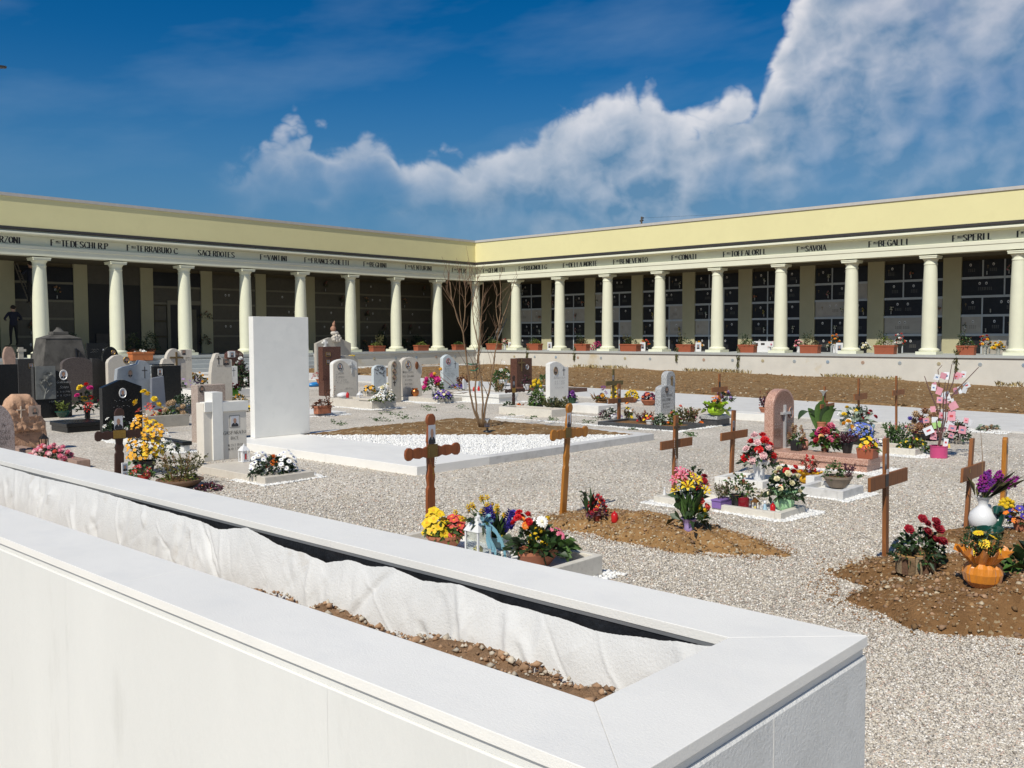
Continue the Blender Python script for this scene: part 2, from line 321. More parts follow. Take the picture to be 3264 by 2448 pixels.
def gravel_mat():
    m = bpy.data.materials.new('gravel'); m.use_nodes = True; nt = m.node_tree; b = nt.nodes['Principled BSDF']; L = nt.links.new
    b.inputs['Roughness'].default_value = .85; b.inputs['Specular IOR Level'].default_value = .25
    pos = nt.nodes.new('ShaderNodeNewGeometry').outputs['Position']
    cur = None
    def vor(s):
        v = nt.nodes.new('ShaderNodeTexVoronoi'); v.inputs['Scale'].default_value = s; L(pos, v.inputs['Vector']); return v
    v1 = vor(58); sep = nt.nodes.new('ShaderNodeSeparateColor'); L(v1.outputs['Color'], sep.inputs[0])
    rp = nt.nodes.new('ShaderNodeValToRGB'); cr = rp.color_ramp; L(sep.outputs[0], rp.inputs[0])
    cols = [(0, (.30, .27, .235)), (.15, (.40, .36, .305)), (.35, (.56, .505, .42)), (.55, (.48, .445, .39)), (.75, (.66, .61, .52)), (.9, (.78, .745, .67)), (1, (.58, .43, .34))]
    cr.elements[0].position = 0; cr.elements[0].color = (*cols[0][1], 1); cr.elements[1].position = 1; cr.elements[1].color = (*cols[-1][1], 1)
    for p, c in cols[1:-1]:
        e = cr.elements.new(p); e.color = (*c, 1)
    n = nt.nodes.new('ShaderNodeTexNoise'); n.inputs['Scale'].default_value = .55; n.inputs['Detail'].default_value = 5; L(pos, n.inputs['Vector'])
    mr = nt.nodes.new('ShaderNodeMapRange'); mr.inputs['From Min'].default_value = .3; mr.inputs['From Max'].default_value = .7; mr.inputs['To Min'].default_value = .78; mr.inputs['To Max'].default_value = 1.14; L(n.outputs['Fac'], mr.inputs['Value'])
    vm = nt.nodes.new('ShaderNodeVectorMath'); vm.operation = 'SCALE'; L(rp.outputs[0], vm.inputs[0]); L(mr.outputs[0], vm.inputs['Scale'])
    # dusty tracks worn through the gravel
    n2 = nt.nodes.new('ShaderNodeTexNoise'); n2.inputs['Scale'].default_value = 1.3; n2.inputs['Detail'].default_value = 7; L(pos, n2.inputs['Vector'])
    m2 = nt.nodes.new('ShaderNodeMapRange'); m2.inputs['From Min'].default_value = .58; m2.inputs['From Max'].default_value = .74; m2.inputs['To Max'].default_value = .45; L(n2.outputs['Fac'], m2.inputs['Value'])
    mx = nt.nodes.new('ShaderNodeMixRGB'); L(m2.outputs[0], mx.inputs[0]); L(vm.outputs[0], mx.inputs[1]); mx.inputs[2].default_value = (.47, .40, .28, 1)
    L(mx.outputs[0], b.inputs['Base Color'])
    bp = nt.nodes.new('ShaderNodeBump'); bp.invert = True; bp.inputs['Distance'].default_value = .007; L(v1.outputs['Distance'], bp.inputs['Height']); L(bp.outputs[0], b.inputs['Normal'])
    return m
m_gravel = gravel_mat(); MATS['gravel'] = m_gravel
def pebble_mat():
    m = bpy.data.materials.new('gravel_stone'); m.use_nodes = True; nt = m.node_tree; b = nt.nodes['Principled BSDF']; L = nt.links.new
    b.inputs['Roughness'].default_value = .75; b.inputs['Specular IOR Level'].default_value = .3
    gi = nt.nodes.new('ShaderNodeNewGeometry'); rp = nt.nodes.new('ShaderNodeValToRGB'); cr = rp.color_ramp; cr.interpolation = 'CONSTANT'; L(gi.outputs['Random Per Island'], rp.inputs[0])
    cols = [(0, (.27, .24, .205)), (.10, (.41, .365, .305)), (.26, (.54, .485, .40)), (.44, (.48, .445, .40)), (.58, (.62, .56, .465)), (.74, (.71, .665, .585)), (.88, (.83, .795, .735)), (.95, (.55, .41, .33))]
    cr.elements[0].color = (*cols[0][1], 1); cr.elements[1].position = cols[1][0]; cr.elements[1].color = (*cols[1][1], 1)
    for p, c in cols[2:]:
        e = cr.elements.new(p); e.color = (*c, 1)
    L(rp.outputs[0], b.inputs['Base Color']); return m
m_pebble = pebble_mat()

# ================================================================ the setting
def structure(o): o['kind'] = 'structure'; return o
# ground: gravel everywhere, falling away a little under the earth field at the far right
xs = [-300, -40, 0, 16, 21, 25, 32, 40, 60, 400]; zs = [0, 0, 0, 0, -.02, -.12, -.35, -.6, -.6, -.6]
mb = MB()
for i in range(len(xs)-1):
    mb.add([(xs[i], -300, zs[i]), (xs[i+1], -300, zs[i+1]), (xs[i+1], 400, zs[i+1]), (xs[i], 400, zs[i])], [(0, 1, 2, 3)])
structure(mb.build('ground', m_gravel))

# loose gravel stones on top of the sheet where single stones can be seen
rng = np.random.default_rng(4)
def scatter_gravel():
    P = []
    n = 240000
    u = rng.uniform(600, 3330, n); w = rng.random(n)
    v = 1420 + (2500-1420)*w**.75
    for a, b in zip(u, v): P.append(G(a, b))
    P = np.array(P)
    k = ~((P[:, 0] < 1.86) & (P[:, 1] > .66))            # not inside the raised bed
    k &= ~((P[:, 0] < .3))
    P = P[k]
    d = np.hypot(P[:, 0], P[:, 1]); S = rng.uniform(.0048, .0108, len(P))*np.clip(d/6, .85, 1.25)
    Z = np.full(len(P), .003)
    me = stones_mesh('gravel_stones', np.column_stack([P, Z]), S, m_pebble, rng)
    o = link('gravel_stones', me); o['kind'] = 'stuff'; o['label'] = 'loose grey and beige gravel stones covering the cemetery ground'; o['category'] = 'gravel'
scatter_gravel()

# paved path and the earth field along the far colonnade
PATH_NEAR = [(1344, 1226), (1746, 1255), (2040, 1284), (2395, 1322), (3264, 1382)]
PATH_FAR = [(1344, 1207), (1746, 1231), (2040, 1249), (2395, 1271), (3264, 1325)]
def extend(L):
    (x0, y0), (x1, y1) = L[-2], L[-1]; t = 3.0; return L+[(x1+(x1-x0)*t, y1+(y1-y0)*t)]
near = extend([G(*p) for p in PATH_NEAR]); far = extend([G(*p) for p in PATH_FAR])
near = [(near[0][0]-.3, near[0][1]+9)]+near; far = [(far[0][0]+.3, far[0][1]+9)]+far
mb = MB()
for i in range(len(near)-1):
    a, b, c, d = near[i], near[i+1], far[i+1], far[i]
    mb.add([(*a, .03), (*b, .03), (*c, .03), (*d, .03)], [(0, 1, 2, 3)])
    mb.add([(*a, .03), (*b, .03), (*b, -.1), (*a, -.1)], [(0, 1, 2, 3)])
structure(mb.build('paved_path', mat('path_concrete', (.60, .59, .565), rough=.85, var=.08, vs=2, col2=(.5, .47, .42), c2s=5, c2lo=.55, c2hi=.8, bump=.002, bs=70)))
mb = MB(); mb.box(2, 36.5, 36.1, 38.3, -.1, .024)
structure(mb.build('paved_walk', mat('path_concrete')))

def earth_field():
    nx, ny = 70, 130; V = []; Fc = []
    fy = np.array([p[1] for p in far][::-1]); fx = np.array([p[0] for p in far][::-1])
    rn = np.random.default_rng(9); bumps = [(rn.uniform(20, 40), rn.uniform(-12, 38), rn.uniform(.3, 1.6), rn.uniform(-.06, .08)) for _ in range(420)]
    Y = np.linspace(-12, 37.9, ny); W = []
    for j, y in enumerate(Y):
        x0 = float(np.interp(y, fy, fx)); zb = float(np.interp(y, [0, 9.7, 21.6, 38.5], [-.5, -.42, -.21, -.07]))
        for i in range(nx):
            t = (i/(nx-1))**1.5; x = x0+(39.5-x0)*t
            V.append((x, y, .075*(1-t)+zb*t if i else .0))
    V = np.array(V)
    for (bx, by, br, bh) in bumps: V[:, 2] += bh*np.exp(-((V[:, 0]-bx)**2+(V[:, 1]-by)**2)/br**2)
    V[:, 2] += rn.uniform(-.012, .012, len(V)); V[::nx, 2] = .0; V[:, 0] += rn.uniform(-.08, .08, len(V))
    for j in range(ny-1):
        for i in range(nx-1): Fc.append((j*nx+i, j*nx+i+1, (j+1)*nx+i+1, (j+1)*nx+i))
    me = npmesh('earth_field', V, np.array(Fc), m_soil, smooth=True); structure(link('earth_field', me))
    # clods and pale stones turned up in it
    n = 5200; ii = rn.integers(0, len(V), n); P = V[ii]+np.column_stack([rn.uniform(-.2, .2, n), rn.uniform(-.3, .3, n), np.full(n, .005)])
    P = P[P[:, 0] < 39.3]; n = len(P)
    P = P[P[:, 1] < 37.6]; n = len(P)
    me = stones_mesh('field_clods', P, rn.uniform(.012, .035, n)*rn.choice([1, 1, 1, 2], n), [m_soil, mat('field_stone', (.46, .38, .26), var=.25, vs=30, island=.25), mat('soil_clod', (.25, .145, .062), rough=.95, var=.3, island=.3)], rn, flat=.7, mi=rn.choice([1, 2, 2, 2, 2, 2], n))
    o = link('field_clods', me); o['kind'] = 'stuff'; o['label'] = 'clods and pale stones lying over the bare brown earth field'; o['category'] = 'clods'
earth_field()

# ================================================================ the two colonnaded wings
XC, YC, SR, SL, FL = 39.92, 39.66, 3.296, 3.129, .76
XB, YB = 42.62, 43.25                                   # fronts of the back walls
m_yel = mat('yellow_plaster', (.755, .70, .375), rough=.85, var=.03, vs=.6, col2=(.73, .675, .36), c2s=2, bump=.0015, bs=60)
m_ent = mat('ivory_plaster', (.73, .73, .575), rough=.8, var=.04, vs=2, bump=.001, bs=70)
m_pil = mat('pier_plaster_shaded', (.43, .40, .25), rough=.85, var=.05, vs=2, bump=.001, bs=70)  # pier plaster held darker, portico shade put into its colour
m_colm = mat('column_plaster', (.74, .745, .575), rough=.75, var=.035, vs=2.5, bump=.0012, bs=80)
m_cap = mat('parapet_cap_stone', (.50, .48, .45), rough=.7, var=.08)
m_gut = mat('gutter_dark', (.045, .04, .038), rough=.5)
m_plat = mat('platform_slab_stone', (.42, .44, .43), rough=.6, var=.06, vs=4)
m_base = mat('base_concrete', (.62, .60, .54), rough=.85, var=.07, vs=1.6, col2=(.52, .42, .24), c2s=.55, c2lo=.60, c2hi=.76, bump=.0015, bs=60)
m_frame = mat('niche_frame_stone', (.40, .43, .44), rough=.6, var=.06)
m_black = mat('black_granite', (.010, .0105, .011), rough=.25, spec=.3, var=.25, vs=20, speck=[(.017, .018, .019)], sps=260)
m_blk2 = mat('black_slab', (.016, .017, .020), rough=.4, var=.3, vs=6, spec=.25)
m_ceil = mat('soffit_plaster_shaded', (.10, .082, .046), rough=.9, var=.05)  # soffit and back wall coloured dark to stand in for portico shade
m_let = mat('letter_black', (.012, .011, .011), rough=.5)
m_beige = mat('niche_marble_shaded', (.075, .066, .046), rough=.5, var=.15, vs=3, col2=(.055, .048, .033), c2s=7, bump=.0004, bs=60)  # beige marble painted much darker, the deep shade included in its colour
mat('opening_shade', (.012, .012, .012), rough=.6)  # near-black colour painted for the shade inside the chapel and door openings
m_porc = mat('porcelain', (.75, .74, .72), rough=.25)

def wing_profile(prof, axis, end, name, m, parent, smooth=0):
    """extrude a section (offset in front of the column axis, height) along a wing, mitred in the corner"""
    n = len(prof); V = []
    for (o, z) in prof: V.append((XC-o, YC-o, z))
    for (o, z) in prof: V.append((XC-o, end, z) if axis == 'y' else (end, YC-o, z))
    F = [tuple(range(n)), tuple(range(2*n-1, n-1, -1))]+[((i+1) % n, i, i+n, (i+1) % n+n) for i in range(n)]
    mb = MB(); mb.add(V, F); return mb.build(name, m, parent, smooth=smooth)

SH = [(.30, .0), (.302, .9), (.296, 1.5), (.284, 2.2), (.268, 2.9), (.252, 3.42)]
shaft = MB().lathe([(.33, -.02), (.305, .02)]+SH+[(.265, 3.43), (.268, 3.47), (.252, 3.5), (.252, 3.56)], 32).mesh('shaft', m_colm, 40)
cbase = MB().lathe([(.385, 0), (.40, .03), (.40, .07), (.385, .10), (.345, .115), (.33, .13)], 32).mesh('column_base', m_colm, 40)
plinth = MB().box(-.41, .41, -.41, .41, 0, .12).mesh('plinth', m_colm)
ech = MB().lathe([(.252, 0), (.262, .03), (.30, .09), (.315, .12)], 32).mesh('echinus', m_colm, 40)
aba = MB().box(-.335, .335, -.335, .335, 0, .07).box(-.35, .35, -.35, .35, .07, .115).mesh('abacus', m_colm)
def column(w, x, y):
    c = link('column', shaft, w, (x, y, FL+.25)); link('plinth', plinth, c, (0, 0, -.25)); link('column_base', cbase, c, (0, 0, -.13))
    link('echinus', ech, c, (0, 0, 3.56)); link('abacus', aba, c, (0, 0, 3.682))

TOPZ = 4.85
def wing(axis, name, label, end, ncol):
    w = thing(name, label, 'colonnade')
    S = SR if axis == 'y' else SL
    P = lambda prof, nm, m: wing_profile(prof, axis, end, nm, m, w)
    back = -(XB-XC) if axis == 'y' else -(YB-YC)
    P([(-.29, 4.86), (.29, 4.86), (.29, 5.10), (.315, 5.115), (.315, 5.24), (.25, 5.26), (-.29, 5.26)], 'architrave', m_ent)
    P([(-.29, 5.262), (.10, 5.262), (.10, 5.64), (-.29, 5.64)], 'frieze', m_ent)
    P([(-.29, 5.642), (.16, 5.642), (.24, 5.66), (.40, 5.675), (.40, 5.69), (.45, 5.69), (.45, 5.745), (.40, 5.76), (.34, 5.80), (.30, 5.84), (-.29, 5.84)], 'cornice', m_ent)
    P([(-.29, 5.842), (.38, 5.842), (.42, 5.86), (.42, 5.955), (-.29, 5.955)], 'gutter', m_gut)
    P([(-.29, 5.957), (.385, 5.957), (.385, 7.12), (-.29, 7.12)], 'parapet', m_yel)
    P([(-.35, 7.122), (.43, 7.122), (.43, 7.25), (-.35, 7.27)], 'parapet_cap', m_cap)
    P([(back-1.5, 7.0), (-.29, 6.98), (-.29, 7.05), (back-1.5, 7.06)], 'roof', m_conc)
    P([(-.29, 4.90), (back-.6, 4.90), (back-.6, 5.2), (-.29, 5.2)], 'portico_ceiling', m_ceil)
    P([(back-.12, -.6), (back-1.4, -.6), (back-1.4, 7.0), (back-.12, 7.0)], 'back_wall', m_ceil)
    P([(.66, FL-.11), (.66, FL), (back-.11, FL), (back-.11, FL-.11)], 'platform_slab', m_plat)
    P([(.60, -.9), (.60, FL-.112), (back-.1, FL-.112), (back-.1, -.9)], 'platform_base', m_base)
    for k in range(ncol):
        if axis == 'y': column(w, XC, YC-k*S)
        elif k: column(w, XC-k*S, YC)
    for k in range(ncol+1):                               # piers on the back wall, one behind each column
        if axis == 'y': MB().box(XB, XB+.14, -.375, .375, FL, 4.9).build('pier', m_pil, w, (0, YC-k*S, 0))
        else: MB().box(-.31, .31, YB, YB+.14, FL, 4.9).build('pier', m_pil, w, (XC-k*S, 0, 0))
    return w
W_R = wing('y', 'colonnade_wing', 'long sunlit colonnade wing with yellow parapet and dark burial niches, running right', -2.0, 13)
W_L = wing('x', 'colonnade_wing', 'colonnade wing in grazing light with yellow parapet and shaded portico, running left', 4.0, 11)

# ---- medallions on the base wall
md = MB()
for k in range(8):
    a = k*math.pi/4; md.ell((math.cos(a)*.055, 0, math.sin(a)*.055), (.026, .012, .026), 6, 4)
md.ell((0, 0, 0), (.03, .018, .03), 8, 4)
mdm = [md.mesh('medallion', mat('medallion_%d' % i, c, rough=.7)) for i, c in enumerate([(.36, .40, .42), (.30, .38, .46), (.46, .40, .26), (.46, .32, .24)])]
for k in range(26):
    o = link('medallion', mdm[(k*7 % 5) % 4], W_R, (XC-.61, 37.5-k*1.55, .40)); o.rotation_euler.z = math.pi/2
for k in range(6): link('medallion', mdm[(k*3 % 5) % 4], W_L, (37.6-k*1.5, YC-.61, .40))

# ---- names cut over the bays
def sup(mb, x, z, h, kw):
    p = glyphs(mb, 'F', x, z, h, **kw)
    q = glyphs(mb, 'AMIGLIA', p, z+h*.56, h*.30, **dict(kw, thick=.8, wide=.55, thin=.3))
    mf = kw['mapf']; mb.flat([mf(p, z+h*.45, 60), mf(q, z+h*.45, 60), mf(q, z+h*.50, 60), mf(p, z+h*.50, 60)]); return q+h*.08
def name_on(axis, txt, u0, u1, fam=True):
    hgt, zb = .255, 5.315
    if axis == 'y':
        fx = XC-.10; a, b = onX(u0, 850, fx)[0], onX(u1, 850, fx)[0]; Lg = abs(b-a); mf = lambda s, z, n: (fx-.004-n*2e-5, a-s, z)
    else:
        fy = YC-.10; a, b = onY(u0, 850, fy)[0], onY(u1, 850, fy)[0]; Lg = abs(b-a); mf = lambda s, z, n: (a+s, fy-.004-n*2e-5, z)
    wd = .8
    for it in range(2):                                   # fit the width by measuring once
        mb = MB(); kw = dict(wide=wd, mapf=mf, thick=1.5, thin=.34)
        x = sup(mb, 0, zb, hgt, kw) if fam else 0
        e = glyphs(mb, txt, x, zb, hgt, **kw) if txt else x
        wd = min(1.3, max(.45, .8*Lg/e)) if it == 0 else wd
    mb.build('inscription', m_let, W_R if axis == 'y' else W_L)
for t, a, b, f in [('RZONI', 1, 69, False), ('TEDESCHI R.P', 164, 351, True), ('TERRABUIO C', 406, 571, True), ('SACERDOTES', 632, 750, False), ('VANTINI', 830, 918, True),
                   ('FRANCESCHETTI', 971, 1115, True), ('BEGHINI', 1159, 1235, True), ('VENTURINI', 1292, 1379, True), ('SPERI', 1441, 1488, True)]: name_on('x', t, a, b, f)
for t, a, b in [('GELMETTI', 1540, 1610), ('BRUGNOLI G', 1654, 1746), ('DELLA MORTE', 1795, 1907), ('BENEVENTO', 1955, 2068), ('CONATI', 2141, 2223), ('TOFFALORI L', 2305, 2447),
                ('SAVOIA', 2540, 2635), ('BEGALLI', 2768, 2897), ('SPERI L', 3034, 3165), ('', 3240, 3266)]: name_on('y', t, a, b)

# ---- burial niches of the right wing: three slabs to a row, five rows, some two wide
rnd = random.Random(5)
oval = MB()
oval.flat([(-.004, math.cos(a)*.045, math.sin(a)*.06) for a in [i*math.pi/8 for i in range(16)]], 0)
oval.flat([(-.006, math.cos(a)*.028, math.sin(a)*.036-.008) for a in [i*math.pi/5 for i in range(10)]], 1)
me_oval = oval.mesh('photo', [m_porc, mat('photo_dark', (.10, .085, .075), rough=.4)])
vm_ = MB().lathe([(.02, 0), (.03, .05), (.022, .12), (.032, .15)], 8, (-.06, 0, 0)); me_nvase = vm_.mesh('vase', mat('pewter', (.30, .31, .31), rough=.35, metal=.7), 60)
FLN = {}
def nbunch(col):
    if col not in FLN:
        q = random.Random(str(col)); mb = MB()
        for k in range(16):
            a, r_, h_ = q.uniform(0, 6.28), q.uniform(0, .10), q.uniform(.16, .34); mb.ell((-.07+r_*.6*math.cos(a), r_*math.sin(a), h_), q.uniform(.018, .034), 5, 4, 0 if q.random() < .55 else 1)
        FLN[col] = mb.mesh('flowers', [mat('bloom_n_'+str(col), col, rough=.7), mat('leaf_dull', (.05, .075, .03), rough=.7, var=.3)])
    return FLN[col]
def oval_cross():
    mb = MB(); mb.box(-.006, 0, -.008, .008, -.09, .06).box(-.007, -.001, -.045, .045, .008, .024); return mb.mesh('cross', mat('bronze', (.22, .15, .07), rough=.4, metal=.6))
me_ncross = oval_cross()
txtm = MB(); [txtm.flat([(-.004, -.15+.3*j/4, -.01-.05*i), (-.004, -.15+.3*j/4+.05, -.01-.05*i), (-.004, -.15+.3*j/4+.05, .012-.05*i), (-.004, -.15+.3*j/4, .012-.05*i)]) for i in range(3) for j in range(4)]
me_ntxt = txtm.mesh('lettering', mat('letter_grey', (.12, .115, .10), rough=.5))
ROWZ = [FL, 1.56, 2.38, 3.19, 3.98, 4.78]
BW = SR-.75
m_nbeige = mat('niche_marble_pale', (.36, .33, .28), rough=.45, var=.12, vs=4)
for k in range(12):
    y1 = YC-k*SR-.375; y0 = y1-BW
    mb = MB()
    for z in ROWZ[1:-1]: mb.box(XB+.015, XB+.11, y0, y1, z-.05, z+.05)
    mb.build('niche_frame', m_frame, W_R)
    for r_ in range(5):
        za, zb_ = ROWZ[r_]+(.05 if r_ else 0), ROWZ[r_+1]-.05
        cells = rnd.choice([[1, 1, 1], [1, 1, 1], [2, 1], [1, 2]]); y = y1
        for c in cells:
            wd = BW*c/3; yc = y-wd/2
            pale = rnd.random() < (.45 if (k, r_) in ((0, 2), (1, 2), (6, 2), (6, 3), (3, 1), (7, 0)) else .05)
            s = MB().box(0, .05, -wd/2+.03, wd/2-.03, za, zb_).build('niche_slab', m_nbeige if pale else m_blk2, W_R, (XB+.05, yc, 0))
            if y-wd > y0+.05: MB().box(XB+.03, XB+.108, y-wd-.028, y-wd+.028, za, zb_).build('niche_mullion', m_frame, W_R)
            zm = (za+zb_)/2
            for q in range(c if rnd.random() < .85 else 0):
                yy = (q-(c-1)/2)*.34+rnd.uniform(-.08, .08); link('photo', me_oval, s, (0, yy, zm+.16))
                if rnd.random() < .8: link('lettering', me_ntxt, s, (0, yy+rnd.uniform(-.08, .08), zm-.02), kind='stuff')
            if rnd.random() < .5: link('cross', me_ncross, s, (0, wd*.28, zm+.08))
            if rnd.random() < .62:
                yy = rnd.choice([-1, 1])*wd*.3; link('vase', me_nvase, s, (0, yy, za+.07))
                if rnd.random() < .75: link('flowers', nbunch(rnd.choice([(.55, .52, .42), (.45, .14, .08), (.52, .38, .10), (.50, .46, .40), (.42, .2, .2), (.5, .5, .45)])), s, (0, yy, za+.06))
            y -= wd

# ---- back wall of the left wing: long slabs in rows, a chapel opening and a door
BWL = SL-.62
m_rail = mat('niche_rail_shaded', (.17, .155, .11), rough=.6, var=.06)  # rail colour lowered too, carrying part of the portico shade
for k in range(10):
    x1 = XC-k*SL-.31; x0 = x1-BWL; dark = set(); door = chapel = False
    if k == 3: dark = {0}
    if k == 7: dark = {3, 4}
    if k == 6: chapel = True
    if k == 5: door = True; dark = {4}
    rows = [FL, 1.62, 2.42, 3.22, 4.02, 4.78]
    if chapel:
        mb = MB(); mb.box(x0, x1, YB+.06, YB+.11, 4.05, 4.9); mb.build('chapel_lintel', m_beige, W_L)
        MB().box(x0, x1, YB+.07, YB+.112, FL, 4.05).build('chapel_shade_panel', mat('opening_shade', (.012, .012, .012), rough=.6), W_L)  # dark sheet painted as the shade filling the chapel opening
        MB().box(x0+.35, x1-.35, YB+.02, YB+.07, FL, 1.75).build('chapel_altar', mat('altar_dark_stone', (.05, .042, .035), rough=.5, var=.3), W_L)
        continue
    for r_ in range(5):
        za, zb_ = rows[r_]+(.05 if r_ else 0), rows[r_+1]-.05
        if door and r_ < 3: continue
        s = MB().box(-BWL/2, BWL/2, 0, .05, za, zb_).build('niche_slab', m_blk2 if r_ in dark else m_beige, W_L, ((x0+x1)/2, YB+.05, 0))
        if r_: MB().box(x0, x1, YB+.02, YB+.11, rows[r_]-.05, rows[r_]+.05).build('niche_rail', m_rail, W_L)
        zm = (za+zb_)/2
        for q in range(rnd.choice([0, 1, 1, 2])):
            xx = rnd.uniform(-.8, .8); o = link('photo', me_oval, s, (xx, 0, zm+.1)); o.rotation_euler.z = math.pi/2
        if rnd.random() < .6:
            xx = rnd.choice([-1, 1])*rnd.uniform(.5, 1.0)
            o = link('vase', me_nvase, s, (xx, 0, za+.05)); o.rotation_euler.z = math.pi/2
            o = link('flowers', nbunch((.16, .07, .05) if rnd.random() < .6 else (.3, .16, .08)), s, (xx, 0, za+.1)); o.rotation_euler.z = math.pi/2; o.scale = (1.5, 1.5, 1.5)
    if door:
        MB().box(x0+.85, x1-.02, YB+.07, YB+.105, FL, 3.2).build('door_opening', mat('opening_shade'), W_L)  # dark panel standing in for the shade inside the doorway
        MB().box(x0+1.75, x1-.25, YB+.05, YB+.075, FL, 2.95).build('door_leaf', mat('door_olive', (.10, .09, .06), rough=.6), W_L)
        MB().box(x0+.70, x0+.86, YB, YB+.11, FL, 3.2).box(x0+.70, x1, YB, YB+.11, 3.2, 3.38).build('door_frame', m_rail, W_L)
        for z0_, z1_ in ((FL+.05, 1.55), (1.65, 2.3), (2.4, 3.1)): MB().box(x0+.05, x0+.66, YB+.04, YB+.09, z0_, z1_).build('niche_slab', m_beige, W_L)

# ---- steps up to the left wing
x_a, x_b = onY(404, 1180, YC-1)[0], onY(1012, 1150, YC-1)[0]
st = thing('stone_steps', 'pale grey stone steps climbing to the left portico', 'steps', ((x_a+x_b)/2, YC-1.1, 0))
for i in range(3):
    h = FL-.19*(i+1); MB().box(x_a-(x_a+x_b)/2, x_b-(x_a+x_b)/2, -.34*(i)+.1, .438, -.3+0.0*i, h).build('step', m_plat, st, bev=.01) if i == 0 else MB().box(x_a-(x_a+x_b)/2, x_b-(x_a+x_b)/2, -.34*i+.1, -.34*(i-1)+.098, -.3, h).build('step', m_plat, st, bev=.01)
for xx in (x_a-.17, x_b+.17): MB().box(xx-.17-(x_a+x_b)/2, xx+.168-(x_a+x_b)/2, -.72, .436, -.3, FL-.3).box(xx-.165-(x_a+x_b)/2, xx+.165-(x_a+x_b)/2, -.2, .43, FL-.3, FL-.05).build('cheek_wall', m_white_stone, st, bev=.01)

